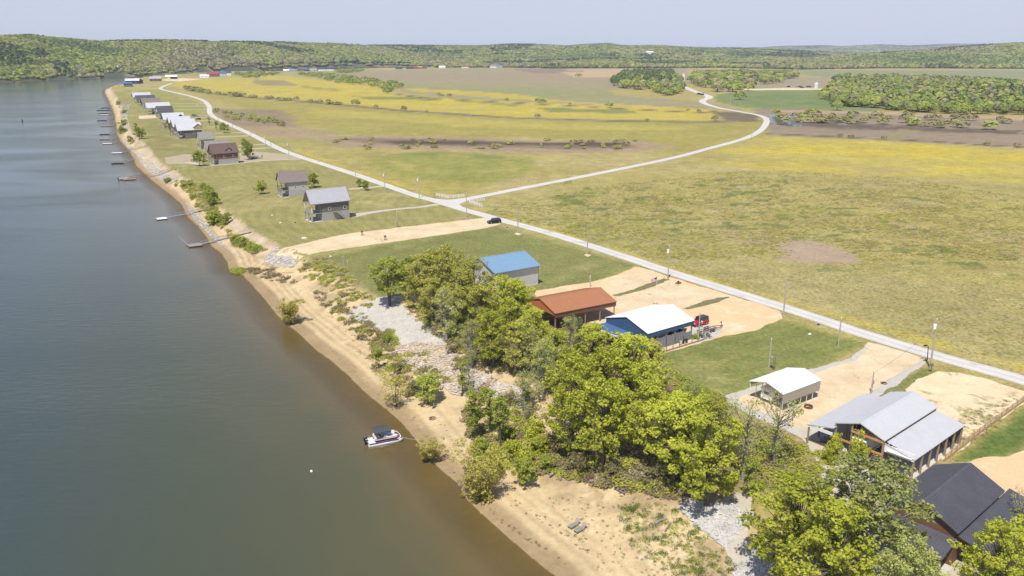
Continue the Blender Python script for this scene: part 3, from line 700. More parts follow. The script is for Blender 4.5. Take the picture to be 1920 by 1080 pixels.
drive([(822, 383), (790, 388), (745, 392), (705, 397), (680, 401), (660, 405)], [3.4, 3, 3, 3.6, 6], 'tan_gravel')
drive([(720, 349), (700, 351), (675, 353), (654, 355)], 3.2)
for a, b in (((447, 273), (497, 270.6)), ((447, 280), (512, 277)), ((403, 256.8), (466, 254.6)), ((402, 249.8), (455, 248.5)), ((388, 237), (425, 236.5)),
             ((320, 194), (386, 194.2)), ((324, 199), (389, 199.2)), ((326, 206), (388, 206.2)), ((347, 216), (393, 216)), ((365, 220), (398, 220)), ((372, 226), (410, 226.5)),
             ((236, 164.5), (300, 166)), ((250, 159.8), (312, 160.6))):
    drive([a, ((a[0] + b[0]) / 2, (a[1] + b[1]) / 2), b], 4.2, 'tan_gravel' if b[0] > 300 else 'dirt')
drive([(350, 304), (391, 310), (447, 306), (497, 301), (565, 298)], 3.2, 'tan_gravel')
sheet('driveway', [(449, 287), (479, 284), (535, 289), (575, 296), (500, 300), (449, 304)], M['yard_dirt'], .018, .6, 1)
sheet('driveway', [(308, 296), (345, 289), (362, 290), (372, 305), (345, 312), (312, 314)], M['yard_dirt'], .018, .8, 1, drape=True)
sheet('driveway', [(318, 146), (380, 148), (340, 153), (300, 151)], M['dirt'], .03, 2, 3)
sheet('driveway', [(260, 217), (292, 216), (296, 221), (262, 223)], M['dirt'], .02, 1.5, 2)
# sandy boat ramp drive, running down onto the beach
sheet('driveway', [(918, 407), (905, 408.5), (770, 424), (640, 440), (585, 453), (545, 462), (522, 470), (515, 480), (535, 486), (562, 487), (600, 473), (720, 456), (825, 441), (915, 427), (940, 420)], M['dirt'], .03, .5, .6, inner=2.0, drape=True)
# parking lots of the riverside barns
sheet('driveway', [(1195, 500), (1225, 508), (1255, 519), (1300, 533), (1355, 549), (1420, 568), (1462, 583), (1468, 596), (1410, 621), (1345, 633), (1300, 648), (1240, 662), (1190, 640), (1100, 600), (1040, 590), (1000, 570), (1004, 545), (1050, 538), (1105, 530), (1155, 517)], M['dirt_orange'], .02, .9, .5)
sheet('driveway', [(1178, 510), (1240, 520), (1330, 550), (1380, 565), (1310, 575), (1220, 590), (1130, 575), (1060, 560), (1120, 548)], M['dirt'], .026, .8, .8)
sheet('driveway', [(1300, 606), (1345, 612), (1356, 622), (1340, 634), (1300, 646), (1285, 630)], M['grey_gravel'], .031, .3, .5)
paintgrass = M['verge'] = surf_mat('verge_grass', (.13, .14, .05), (.19, .165, .08), .5, 2.2, .3, .3, (.36, .27, .16), .63)
sheet('grass_verge', [(1148, 554), (1180, 545), (1215, 532), (1245, 522), (1256, 524), (1225, 538), (1190, 548), (1160, 556)], paintgrass, .032, .5, .4)
sheet('grass_verge', [(1280, 579), (1310, 568), (1345, 558), (1368, 556), (1350, 566), (1318, 575), (1290, 581)], paintgrass, .032, .4, .4)
sheet('driveway', [(1628, 641), (1660, 648), (1700, 661), (1735, 673), (1735, 682), (1705, 702), (1680, 722), (1655, 737), (1630, 760), (1560, 830), (1500, 820), (1447, 797), (1402, 777), (1362, 753), (1360, 744), (1407, 727), (1470, 710), (1515, 692), (1540, 687), (1590, 672), (1615, 657)], M['grey_gravel'], .02, .6, .5)
sheet('driveway', [(1630, 642), (1660, 650), (1700, 662), (1728, 672), (1718, 684), (1690, 698), (1650, 722), (1610, 745), (1560, 810), (1500, 802), (1450, 782), (1404, 762), (1385, 748), (1420, 735), (1475, 718), (1530, 700), (1598, 676), (1622, 658)], M['dirt'], .026, .9, .5)
sheet('driveway', [(1763, 697), (1800, 700), (1850, 712), (1925, 736), (2100, 800), (2100, 830), (1925, 752), (1860, 795), (1800, 845), (1770, 866), (1740, 840), (1700, 730), (1720, 713)], M['dirt_patchy'], .028, .8, .5)
sheet('driveway', [(1794, 872), (1840, 860), (1882, 856), (1930, 838), (2050, 900), (1960, 1080), (1880, 960), (1820, 900)], M['dirt_orange'], .022, .6, .5)
sheet('patio', [(1500, 815), (1545, 808), (1600, 870), (1680, 900), (1760, 960), (1800, 1010), (1860, 1080), (1860, 1200), (1560, 1200), (1480, 1080), (1560, 940), (1530, 860)], M['tan_gravel'], .022, .3, .5)
sheet('dirt_patch', [(745, 555), (790, 548), (860, 560), (840, 610), (790, 600), (760, 585)], M['dirt_orange'], .03, .4, .5, inner=1.5, drape=True)
sheet('gravel_bank', [(645, 596), (670, 572), (700, 561), (745, 556), (762, 585), (785, 600), (830, 625), (850, 640), (825, 648), (780, 640), (762, 648), (735, 640), (715, 622), (695, 604)], M['grey_gravel'], .06, .4, .5, inner=1.2, drape=True)
sheet('gravel_bank', [(1381, 924), (1407, 935), (1410, 971), (1400, 1010), (1440, 1080), (1380, 1085), (1345, 1010), (1290, 985), (1330, 960)], M['tan_gravel'], .05, .4, .5, inner=1.2, drape=True)
for q_ in ((1101, 478), (971, 438), (1252, 524)): sheet('dirt_patch', [(q_[0] - 7, q_[1]), (q_[0], q_[1] - 2.5), (q_[0] + 7, q_[1] + 1), (q_[0], q_[1] + 3.5)], M['dirt'], .03, .2, .4)
# pond in the marsh beside the bend
sheet('pond', [(1443, 214), (1462, 216), (1490, 217), (1500, 221), (1478, 224), (1500, 230), (1515, 236), (1485, 237), (1450, 233), (1443, 226)], mat('pond_water', (.04, .05, .045), .15, spec=.4), .06, 2, 2)
# ------------------------------------------------------------------ trees
def leafcloud(clumps, size, seed, up=.55, out=.75, flat=.75):
    """clumps: (x,y,z,r,n,tint) -> one mesh of small leaf sprays"""
    rn = np.random.RandomState(seed); Vs = []; T = []
    for x, y, z, r, n, tt in clumps:
        n = max(3, int(n)); d = rn.normal(size=(n, 3)); d /= np.linalg.norm(d, axis=1)[:, None]
        k = rn.uniform(.35, 1.0, n) ** .5 * (1 + .22 * np.sin(d[:, 0] * 7 + x) * np.cos(d[:, 1] * 6 + y))
        p = d * k[:, None] * r; p[:, 2] *= flat; p += (x, y, z)
        nn = rn.normal(size=(n, 3)) * .42 + d * out + np.array((-.12, -.22, up)); nn /= np.linalg.norm(nn, axis=1)[:, None]
        a = np.cross(nn, rn.normal(size=(n, 3))); a /= np.linalg.norm(a, axis=1)[:, None] + 1e-9; b = np.cross(nn, a)
        s = size * rn.uniform(.6, 1.35, n)[:, None]; s2 = s * rn.uniform(.55, .95, n)[:, None]
        q = np.stack([p - a * s, p - b * s2, p + a * s, p + b * s2], 1); Vs.append(q.reshape(-1, 3))
        T.append(np.repeat(np.clip(tt + rn.uniform(-.28, .28, n), 0, 1), 4))
    V = np.concatenate(Vs); T = np.concatenate(T)
    return V, np.arange(len(V)).reshape(-1, 4), T
def make_tree_mesh(nm, h, w, species, seed, trunk_frac=.3, nclump=34, leaves=130, leaf=.17, clr=.16, lean=0, multi=1, open_=0.0, shape='round', barkm='bark', loose=1.0):
    """returns (trunk mesh, crown mesh)"""
    r = random.Random(seed); tb = MB(); cl = []
    stems = []
    for s in range(multi):
        a = r.uniform(0, 6.28); sp = (.22 * w if multi > 1 else .03 * w)
        top = Vector((math.cos(a) * sp + lean * h, math.sin(a) * sp, h * (.78 if shape != 'cone' else .97)))
        mid = Vector((math.cos(a) * sp * .4 + lean * h * .4 + r.uniform(-.2, .2), math.sin(a) * sp * .4 + r.uniform(-.2, .2), h * .38))
        base = Vector((math.cos(a) * .12 * (multi > 1), math.sin(a) * .12 * (multi > 1), -.3)); r0 = h * .017 / multi ** .4
        tb.tube([base, mid * .5 + base * .5, mid, (mid + top) / 2, top], [r0 * 1.5, r0, r0 * .8, r0 * .5, r0 * .12], 6)
        stems.append((mid, top, r0))
    for i in range(nclump):
        t = (i + .5) / nclump
        if shape == 'cone':
            z = h * (trunk_frac + (1 - trunk_frac) * t); rr = w / 2 * (1 - t) ** .8 * r.uniform(.5, 1); a = i * 2.4
        elif shape == 'vase':
            z = h * (trunk_frac + (1 - trunk_frac) * r.uniform(0, 1) ** .8); rr = w / 2 * math.sqrt(r.random()) * (.4 + .6 * (z / h)); a = r.uniform(0, 6.28)
        else:
            ct = r.uniform(-.75, 1); z = h * (trunk_frac + (1 - trunk_frac) * (ct * .5 + .46)); rr = w / 2 * math.sqrt(max(.04, 1 - ct * ct * .9)) * (r.uniform(.45, 1.0) if r.random() < .75 else r.uniform(.1, .5)); a = i * 2.399 + r.uniform(-.5, .5)
        rr *= 1 + .22 * math.sin(a * 2 + seed)
        c = Vector((math.cos(a) * rr + lean * z, math.sin(a) * rr, z))
        mid, top, r0 = stems[i % multi]
        q = mid.lerp(top, max(0, min(.95, (z / h - .45) * 1.3)))
        m2 = q.lerp(c, .5) - Vector((0, 0, .04 * h)) + Vector((r.uniform(-.3, .3), r.uniform(-.3, .3), 0))
        tb.tube([q, m2, c], [r0 * .36, r0 * .22, r0 * .06], 4, False)
        for _ in range(2):
            e = c + Vector((r.gauss(0, 1), r.gauss(0, 1), r.gauss(.3, .6))) * (clr * w * .7)
            tb.tube([m2.lerp(c, .6), e], [r0 * .12, r0 * .03], 3, False)
        if r.random() < open_: continue
        rad_ = clr * w * r.uniform(.7, 1.3) * (.6 + .4 * (1 - t) if shape == 'cone' else 1) * loose
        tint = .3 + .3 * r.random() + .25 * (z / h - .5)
        cl.append((c.x, c.y, c.z, rad_, leaves * r.uniform(.7, 1.2), tint))
        for _ in range(3):
            dd = Vector((r.gauss(0, 1), r.gauss(0, 1), r.gauss(0, .7))).normalized() * rad_ * r.uniform(.8, 1.15)
            cl.append((c.x + dd.x, c.y + dd.y, c.z + dd.z, rad_ * r.uniform(.35, .5), leaves * .28, tint + .05))
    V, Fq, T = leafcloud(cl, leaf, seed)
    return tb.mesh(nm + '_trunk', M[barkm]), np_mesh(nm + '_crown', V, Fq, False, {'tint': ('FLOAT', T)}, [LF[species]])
TM = {}
def tm(key, n, *a, **k):
    TM[key] = [make_tree_mesh('%s_%s' % (key, i), *a, seed=hash_(key) + i * 13, **k) for i in range(n)]
def hash_(s): return sum(ord(c) * (i + 3) for i, c in enumerate(s)) % 9973
# unit-size heights are real: trees are scaled by wanted height / built height
tm('maple', 4, 14, 9.5, 'maple', trunk_frac=.14, nclump=100, leaves=62, leaf=.16, clr=.082, open_=.12)
tm('oak', 3, 14, 10, 'olive', trunk_frac=.12, nclump=96, leaves=60, leaf=.155, clr=.084, open_=.12)
tm('elm', 2, 14, 10, 'green', trunk_frac=.26, nclump=72, leaves=90, leaf=.16, clr=.085, multi=3)
tm('pale', 2, 14, 9, 'pale', trunk_frac=.12, nclump=80, leaves=42, leaf=.13, clr=.085, barkm='bark_pale', open_=.15)
tm('ash', 1, 14, 10, 'pale', trunk_frac=.12, nclump=110, leaves=70, leaf=.14, clr=.085, barkm='bark_pale', open_=.06)
tm('slim', 3, 10, 3.4, 'green', trunk_frac=.3, nclump=26, leaves=55, leaf=.17, clr=.17, shape='vase')
tm('bare', 3, 11, 6, 'pale', trunk_frac=.25, nclump=46, leaves=16, leaf=.13, clr=.12, shape='vase', barkm='bark_pale', open_=.25)
tm('willow', 3, 7, 7.5, 'willow', trunk_frac=.08, nclump=60, leaves=85, leaf=.12, clr=.12, multi=5, shape='vase')
tm('sparse', 2, 8, 7, 'willow', trunk_frac=.2, nclump=40, leaves=26, leaf=.13, clr=.12, multi=4, shape='vase')
tm('yard', 3, 6, 5.2, 'green', trunk_frac=.2, nclump=42, leaves=70, leaf=.14, clr=.12)
tm('cedar', 2, 7, 3, 'pine', trunk_frac=.05, nclump=36, leaves=70, leaf=.13, clr=.2, shape='cone')
tm('bush', 4, 3, 3.8, 'green', trunk_frac=.0, nclump=22, leaves=85, leaf=.13, clr=.19, multi=4)
tm('dry', 3, 2.2, 3, 'scrub', trunk_frac=.0, nclump=16, leaves=50, leaf=.10, clr=.2, multi=4)
tm('lush', 2, 3, 3.8, 'maple', trunk_frac=.0, nclump=22, leaves=80, leaf=.13, clr=.19, multi=4)
BH = {'ash': 14, 'maple': 14, 'oak': 14, 'elm': 14, 'pale': 14, 'slim': 10, 'bare': 11, 'willow': 7, 'sparse': 8, 'yard': 6, 'cedar': 7, 'bush': 3, 'dry': 2.2, 'lush': 3}
cnt = {}
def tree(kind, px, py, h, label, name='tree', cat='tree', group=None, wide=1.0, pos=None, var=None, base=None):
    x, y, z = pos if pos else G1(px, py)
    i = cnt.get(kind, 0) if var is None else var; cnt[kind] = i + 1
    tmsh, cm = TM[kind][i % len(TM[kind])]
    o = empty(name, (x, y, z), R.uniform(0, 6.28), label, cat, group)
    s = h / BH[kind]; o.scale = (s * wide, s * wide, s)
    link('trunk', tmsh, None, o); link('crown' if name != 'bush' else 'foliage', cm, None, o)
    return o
# --- the wood on the bank, from the rock slope to the black barn
tree('elm', 731, 574, 12.4, 'dark green spreading tree with three trunks standing on the grey gravel slope', 'elm_tree', wide=1.08, var=0)
GB = 'trees crowded on the river bank'
for k, x, y, h, lb in [
    ('elm', 765, 566, 11.5, 'dark green tree tucked against the spreading tree of the gravel slope'),
    ('oak', 815, 556, 12.5, 'low olive tree at the rear edge of the wood above the gravel slope'),
    ('oak', 793, 582, 14.0, 'tall olive tree beside the dark green tree of the gravel slope'),
    ('oak', 842, 570, 15.0, 'rounded olive tree at the back of the wood, before the mown lot'),
    ('oak', 888, 588, 13.6, 'olive tree reaching over the left end of the blue roof'),
    ('pale', 838, 640, 12.2, 'grey-green tree above the gravel patch, below the olive crowns'),
    ('oak', 905, 634, 12.6, 'olive tree in the middle of the wood below the blue roofed shed'),
    ('maple', 968, 638, 13.6, 'bright green tree between the blue roofed shed and the brown roofed carport'),
    ('maple', 925, 690, 12.2, 'bright green tree above the white rock slope'),
    ('pale', 885, 690, 10.5, 'pale thin tree leaning over the white rock slope'),
    ('maple', 1003, 668, 10.5, 'round bright green tree before the brown roofed carport'),
    ('pale', 1068, 668, 9.0, 'pale feathery tree between the brown roof and the blue awning'),
    ('pale', 1018, 745, 11.5, 'greyish half leafed tree in the hollow middle of the wood'),
    ('maple', 1112, 735, 13.0, 'bright green tree before the blue gable wall'),
    ('maple', 1175, 788, 15.6, 'large bright green tree overlapping the white roof'),
    ('maple', 1075, 800, 13.5, 'bright green tree at the centre of the wood, left of the largest crown'),
    ('oak', 1215, 752, 11.6, 'olive green tree beside the grey tarps of the white roofed barn'),
    ('maple', 1072, 852, 13.6, 'yellow-green tree overhanging the driftwood logs'),
    ('maple', 1130, 872, 14.6, 'tall yellow-green tree just uphill of the wooden stairs'),
    ('maple', 1212, 860, 13.0, 'bright green tree between the wooden stairs and the olive shrubs'),
    ('maple', 1262, 905, 14.2, 'rounded lime green tree right of the wooden stairs'),
    ('maple', 1325, 948, 14.0, 'lime green tree shading the white stones at the bottom of the wood'),
    ('pale', 1292, 800, 8.4, 'thin olive tree at the edge of the mown lot'),
    ('oak', 868, 610, 13.5, 'olive tree in the thick of the upper wood, behind the grey-green one'),
    ('oak', 812, 612, 11.5, 'low olive tree over the orange dirt patch beside the gravel'),
    ('maple', 948, 612, 12.0, 'green tree behind the bright one left of the brown roof'),
    ('oak', 975, 700, 11.0, 'olive tree in the dip between the upper and the lower wood'),
    ('maple', 1040, 715, 10.5, 'light green tree below the feathery one at the blue awning'),
    ('maple', 1135, 800, 14.2, 'light green tree in the deepest part of the lower wood'),
    ('pale', 995, 700, 9.5, 'small pale tree in the dip between the upper and lower wood'),
    ('maple', 1290, 880, 12.0, 'lime green tree between the rounded one and the gravel turnaround'),
    ('oak', 1332, 868, 10.4, 'yellow-green tree at the right edge of the wood near the gravel turnaround')]:
    tree(k, x, y, h, lb, 'bank_tree', 'tree', wide=1.05 if k in ('maple', 'oak') else .95)
tree('cedar', 1086, 650, 6.5, 'small dark cedar beside the blue awning of the white roofed barn', 'cedar_tree')
tree('pale', 985, 792, 9.8, 'grey thin leafed tree on the slope between the stone steps and the bright trees', 'bank_tree', wide=.85)
tree('bare', 1392, 900, 13.0, 'bare pale tree with budding twigs below the gravel turnaround', 'bare_tree')
tree('bare', 1452, 872, 11.5, 'bare pale tree nearest the cream roofed carport', 'bare_tree', wide=1.1)
tree('bare', 1355, 840, 8.5, 'small bare tree between the lime crowns and the gravel turnaround', 'bare_tree')
tree('bare', 880, 750, 9.5, 'thin bare tree rising from the white rock slope', 'bare_tree', wide=.6)
tree('maple', 1478, 1105, 15.0, 'large yellow-green tree filling the bottom edge beside the white stones', 'shade_tree', wide=1.1)
tree('ash', 1600, 1100, 16.4, 'large grey-green tree in front of the brown gable of the black roofed barn', 'shade_tree', wide=1.18)
tree('maple', 1545, 1180, 16.0, 'yellow-green tree cut by the bottom edge, in front of the grey-green one', 'shade_tree', wide=1.0)
tree('ash', 1690, 1200, 12.0, 'olive tree cut by the bottom edge below the black porch roof', 'shade_tree', wide=.9)
tree('maple', 1852, 1150, 11.8, 'lime green tree covering the lower corner of the black roofed barn', 'shade_tree', wide=1.0)
tree('maple', 1930, 1120, 11.0, 'lime green tree cut by the right edge of the view', 'shade_tree', wide=.9)
tree('bare', 1905, 1010, 6.5, 'bare grey sapling above the black lean-to roof', 'bare_tree')
tree('lush', 1607, 872, 4.6, 'young light green tree at the open front of the grey roofed barn', 'young_tree', wide=.6)
tree('lush', 1563, 868, 4.2, 'smaller young tree beside the left front post of the grey roofed barn', 'young_tree', wide=.55)
# --- beach trees and bushes
tree('willow', 546, 607, 6.4, 'yellow willow bush alone at the water edge', 'willow', wide=1.02)
tree('sparse', 741, 764, 7.0, 'nearly leafless willow leaning over the water', 'willow', wide=1.05)
tree('yard', 803, 757, 6.3, 'small green tree on the sand beside the leaning willow', 'young_tree')
tree('slim', 711, 692, 4.6, 'thin sapling on the sand below the gravel bank', 'young_tree', wide=1.1)
tree('willow', 810, 866, 3.7, 'low yellowish bush at the water beyond the pontoon boat', 'bush', 'bush', wide=1.1)
tree('willow', 897, 932, 7.2, 'big yellow-olive willow at the water edge below the sand hollow', 'willow', wide=1.05)
tree('yard', 985, 914, 5.0, 'small bright green tree standing in the sand path', 'young_tree', wide=.85)
for x, y, h, lb in [(893, 828, 9.5, 'slender tree at the edge of the sand hollow'), (918, 812, 8.0, 'slender tree behind the tallest slender one of the sand hollow'), (938, 838, 8.6, 'slender leaning tree over the green shrubs'),
                    (868, 742, 7.2, 'slender tree at the foot of the white rock slope'), (1400, 935, 6.0, 'slender stem beside the wooden post by the stones')]:
    tree('slim', x, y, h, lb, 'slender_tree')
GBU = 'green shrubs among the slender trees'
for x, y, h in [(903, 850, 2.6), (925, 868, 2.4), (960, 858, 3.0), (948, 822, 2.4), (985, 868, 2.4), (1012, 850, 3.0), (1000, 815, 2.8), (1025, 880, 2.2), (935, 888, 1.8)]:
    tree('lush' if R.random() < .7 else 'bush', x, y, h, 'green shrub among the slender trees above the sand path', 'shrub', 'shrub', GBU)
GDS = 'brown shrubs under the wood'
for x, y, h in [(1035, 838, 2.6), (1080, 880, 2.6), (1150, 892, 2.2), (1230, 905, 2.6), (1190, 850, 3), (990, 760, 3), (955, 760, 2.6), (850, 660, 2.4), (860, 690, 2.2), (1290, 850, 2.4), (1370, 860, 1.8)]:
    tree('dry', x, y, h, 'brownish thin shrub under the edge of the wood', 'shrub', 'shrub', GDS)
tree('bush', 727, 640, 1.9, 'green bush between the gravel bank and the sand', 'bush', 'bush')
tree('dry', 745, 700, 2.2, 'olive thicket at the lower end of the white rocks', 'bush', 'bush')
tree('dry', 778, 735, 2.4, 'olive bush below the white rocks near the small green tree', 'bush', 'bush')
# --- upstream bank bushes
tree('yard', 400, 386, 6.6, 'rounded tree on the bank above the white topped dock', 'bank_tree', 'tree')
tree('yard', 391, 372, 5.6, 'smaller rounded tree just upstream of the rounded bank tree', 'bank_tree', 'tree')
tree('bush', 404, 420, 4.6, 'dense bush at the head of the white dock gangway', 'bush', 'bush', wide=1.2)
tree('yard', 427, 420, 4.2, 'small tree beside the dense bush at the gangway head', 'young_tree', 'tree')
for x, y, h in [(443, 452, 2.8), (455, 461, 3.0), (470, 468, 2.6), (480, 470, 2.0), (362, 373, 2.4), (358, 350, 2.2), (345, 352, 2), (382, 355, 2.8), (316, 342, 2.8), (330, 350, 1.6), (370, 388, 1.8)]:
    tree('bush', x, y, h, 'low green bush on the bank upstream of the boat ramp', 'bush', 'bush', 'low bushes along the upstream bank')
for k, x, y, h, lb in [('yard', 490, 364, 6.0, 'round yard tree beside the brown roofed stilt house'), ('yard', 587, 352, 7.0, 'upright yard tree behind the brown roofed stilt house'),
                       ('yard', 686, 357, 4.2, 'small yard tree next to the thin driveway'), ('yard', 674, 350, 4.0, 'smaller yard tree left of the one at the thin driveway'),
                       ('yard', 374, 311, 8.4, 'yard tree at the deck corner of the red-brown house'), ('yard', 467, 299, 9.5, 'yard tree over the parked boat trailer'),
                       ('yard', 459, 276, 5.6, 'faint yard tree above the parked boat trailer'), ('yard', 420.5, 249.5, 8.0, 'dense round green tree beside the road'),
                       ('slim', 407, 246, 8.0, 'thin yard tree left of the dense round one'), ('slim', 393, 236, 7, 'thin yard tree behind the yellow dormer house'),
                       ('yard', 262.5, 261.5, 8.4, 'dark conical yard tree alone on the riverside lawn'), ('slim', 256, 252, 8, 'reddish thin tree just behind the lone lawn tree'),
                       ('yard', 245, 269.5, 5.6, 'small tree at the top of the bank downhill of the lone lawn tree'), ('slim', 320, 254, 8.8, 'thin yard tree at the red deck of a white roofed house'),
                       ('bush', 230, 250, 5.2, 'big bush at the edge of the pale rock bank'), ('bush', 233, 212, 3.8, 'dark bush among the pale bank rocks'),
                       ('bush', 233, 236, 5.0, 'tall bush on the bank upstream of the big bush'), ('bush', 222, 196, 4, 'bush on the bank near the tip of the spit'),
                       ('slim', 310, 244, 5.5, 'slim sapling by the row of white roofs')]:
    tree(k, x, y, h, lb, 'yard_tree' if k != 'bush' else 'bush', 'tree' if k != 'bush' else 'bush', wide=1.0 if k != 'yard' or h < 9 else .9)

# low poly forest crowns
def far_crown(nm, seed, mat_, n=46, size=.30, flat=.8, conical=False):
    rn = np.random.RandomState(seed); d = rn.normal(size=(n, 3)); d /= np.linalg.norm(d, axis=1)[:, None]; d[:, 2] = np.abs(d[:, 2]) * 1.2 - .35
    k = rn.uniform(.62, 1.0, n)[:, None]; p = d * k * .5
    if conical: p[:, :2] *= (1 - np.clip(p[:, 2:3] + .1, 0, .5) * 1.6)
    p[:, 2] = p[:, 2] * flat + .42
    nn = d + rn.normal(size=(n, 3)) * .25 + (-.05, -.1, .3); nn /= np.linalg.norm(nn, axis=1)[:, None]
    a = np.cross(nn, rn.normal(size=(n, 3))); a /= np.linalg.norm(a, axis=1)[:, None]; b = np.cross(nn, a)
    s = size * rn.uniform(.6, 1.1, n)[:, None] * .62
    q = np.stack([p - a * s, p - b * s * .9, p + a * s, p + b * s * .9], 1).reshape(-1, 3)
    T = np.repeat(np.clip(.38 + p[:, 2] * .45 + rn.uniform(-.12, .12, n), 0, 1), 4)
    return np_mesh(nm, q, np.arange(len(q)).reshape(-1, 4), False, {'tint': ('FLOAT', T)}, [mat_])
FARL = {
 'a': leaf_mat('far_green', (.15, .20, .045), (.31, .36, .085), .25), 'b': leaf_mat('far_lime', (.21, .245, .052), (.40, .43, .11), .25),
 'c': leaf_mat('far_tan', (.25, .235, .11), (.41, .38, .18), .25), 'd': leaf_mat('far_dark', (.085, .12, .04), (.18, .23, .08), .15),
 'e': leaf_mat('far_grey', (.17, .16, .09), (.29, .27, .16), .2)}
def gn_forest(name, pts, sc_, zs, kinds, meshes, label=None, cat=None):
    """one object of scattered crowns (stuff)"""
    n = len(pts)
    me = bpy.data.meshes.new(name + '_points'); me.vertices.add(n); me.vertices.foreach_set('co', np.asarray(pts, np.float32).ravel())
    a = me.attributes.new('sc', 'FLOAT_VECTOR', 'POINT'); a.data.foreach_set('vector', np.stack([sc_, sc_, zs], 1).astype(np.float32).ravel())
    a = me.attributes.new('rot', 'FLOAT_VECTOR', 'POINT'); a.data.foreach_set('vector', np.stack([np.zeros(n), np.zeros(n), RN.uniform(0, 6.28, n)], 1).astype(np.float32).ravel())
    a = me.attributes.new('pick', 'INT', 'POINT'); a.data.foreach_set('value', np.asarray(kinds, np.int32))
    col = bpy.data.collections.new(name + '_kinds')
    for i, m_ in enumerate(meshes):
        col.objects.link(bpy.data.objects.new('%s_%02d' % (name, i), m_))
    o = link(name, me)
    g = bpy.data.node_groups.new(name, 'GeometryNodeTree')
    g.interface.new_socket('Geometry', in_out='INPUT', socket_type='NodeSocketGeometry'); g.interface.new_socket('Geometry', in_out='OUTPUT', socket_type='NodeSocketGeometry')
    gi = g.nodes.new('NodeGroupInput'); go = g.nodes.new('NodeGroupOutput'); m2p = g.nodes.new('GeometryNodeMeshToPoints')
    ip = g.nodes.new('GeometryNodeInstanceOnPoints'); ci = g.nodes.new('GeometryNodeCollectionInfo'); ci.inputs['Collection'].default_value = col
    ci.inputs['Separate Children'].default_value = True; ci.inputs['Reset Children'].default_value = True
    def att(nm, ty):
        k = g.nodes.new('GeometryNodeInputNamedAttribute'); k.data_type = ty; k.inputs['Name'].default_value = nm; return k.outputs[0]
    e2r = g.nodes.new('FunctionNodeEulerToRotation')
    g.links.new(gi.outputs[0], m2p.inputs['Mesh']); g.links.new(m2p.outputs[0], ip.inputs['Points']); g.links.new(ci.outputs[0], ip.inputs['Instance'])
    ip.inputs['Pick Instance'].default_value = True; g.links.new(att('pick', 'INT'), ip.inputs['Instance Index']); g.links.new(att('sc', 'FLOAT_VECTOR'), ip.inputs['Scale'])
    g.links.new(att('rot', 'FLOAT_VECTOR'), e2r.inputs[0]); g.links.new(e2r.outputs[0], ip.inputs['Rotation']); g.links.new(ip.outputs[0], go.inputs[0])
    md = o.modifiers.new('scatter', 'NODES'); md.node_group = g
    return tag(o, label, cat, kind='stuff')
FC = []
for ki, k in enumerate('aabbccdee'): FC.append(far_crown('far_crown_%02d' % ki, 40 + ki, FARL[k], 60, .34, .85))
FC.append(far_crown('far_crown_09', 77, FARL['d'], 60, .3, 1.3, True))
def scatter_cells(px0, px1, r0, r1, cell, minc=8.0):
    pts = []
    r = r0
    while r < r1:
        c = max(minc, r * cell); n = int((px1 - px0) / F0 * r / c) + 1
        ax = (np.arange(n) + RN.uniform(-.45, .45, n)) / n * (px1 - px0) + px0
        yy = r + RN.uniform(-.5, .5, n) * c * 1.1; xx = (ax - 960) / F0 * yy * CP
        pts.append(np.stack([xx, yy, np.full(n, c)], 1)); r += c * (.95 if r < 3200 else 1.25)
    return np.concatenate(pts)
S = scatter_cells(-420, 2350, 1500, 7600, .0040, 8.5); S = np.concatenate([S, scatter_cells(-300, 2250, 7600, 11500, .0045)])
x, y, c = S.T; d = shore_d(x, y); opp = (d > 4) & (sdist(x, y, FS, False) < sdist(x, y, NS, False)); px = colx(x, y)
gpx, gpy = proj(x, y, 0 * x)
tl = np.interp(gpx, [640, 800, 960, 1035, 1170, 1290, 1350, 1500, 1660, 1800, 1920, 2500], [131, 127.0, 126.8, 128.5, 127.5, 127.5, 127, 130.5, 127.8, 128.3, 128.8, 131])
keep = np.where(opp, True, (gpy < tl + fbm(x, y, 400, 2, 3) * .5) & (px > 815) & (d > 40))
z = Hgt(x, y, d)
# clearings round the far houses
for cx, cy, rr in ((142, 130, 4), (218, 131, 2.5), (277, 134, 4), (311, 124, 6), (1218, 103, 5), (1010, 124, 3)):
    qx, qy = proj(x, y, z); keep &= ~((np.abs(qx - cx) < rr) & (qy > cy - 2) & (qy < cy + 5))
x, y, c, d, z, px, opp = [q[keep] for q in (x, y, c, d, z, px, opp)]
mixn = fbm(x, y, 300, 4, 91) * 1.5 + RN.normal(size=len(x)) * .32
mixd = fbm(x, y, 330, 3, 17) + .25 * fbm(x, y, 60, 2, 5)
pick = np.where(mixn < -.45, 6, np.where(mixn < -.1, RN.randint(0, 2, len(x)), np.where(mixn < .35, RN.randint(2, 4, len(x)), np.where(mixn < .8, RN.randint(4, 6, len(x)), RN.randint(7, 9, len(x))))))
pick = np.where((mixd > .3) & (RN.rand(len(x)) < .75), 9, pick); pick = np.where((mixd < -.42) & (RN.rand(len(x)) < .6), 6, pick)
sz = c * np.clip(RN.lognormal(.42, .32, len(x)), .8, 2.9); hz = np.clip(sz * RN.uniform(.9, 1.35, len(x)), 7, 19)
hz = np.where((d < 18) & opp, hz * .6, hz)
near_f = y < 4300
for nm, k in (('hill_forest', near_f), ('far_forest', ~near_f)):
    gn_forest(nm, np.stack([x, y, z - 1.2], 1)[k], sz[k], hz[k], pick[k], FC, 'spring woodland covering the hills behind the river' if nm == 'hill_forest' else 'hazy woodland covering the farthest ridges', 'forest')

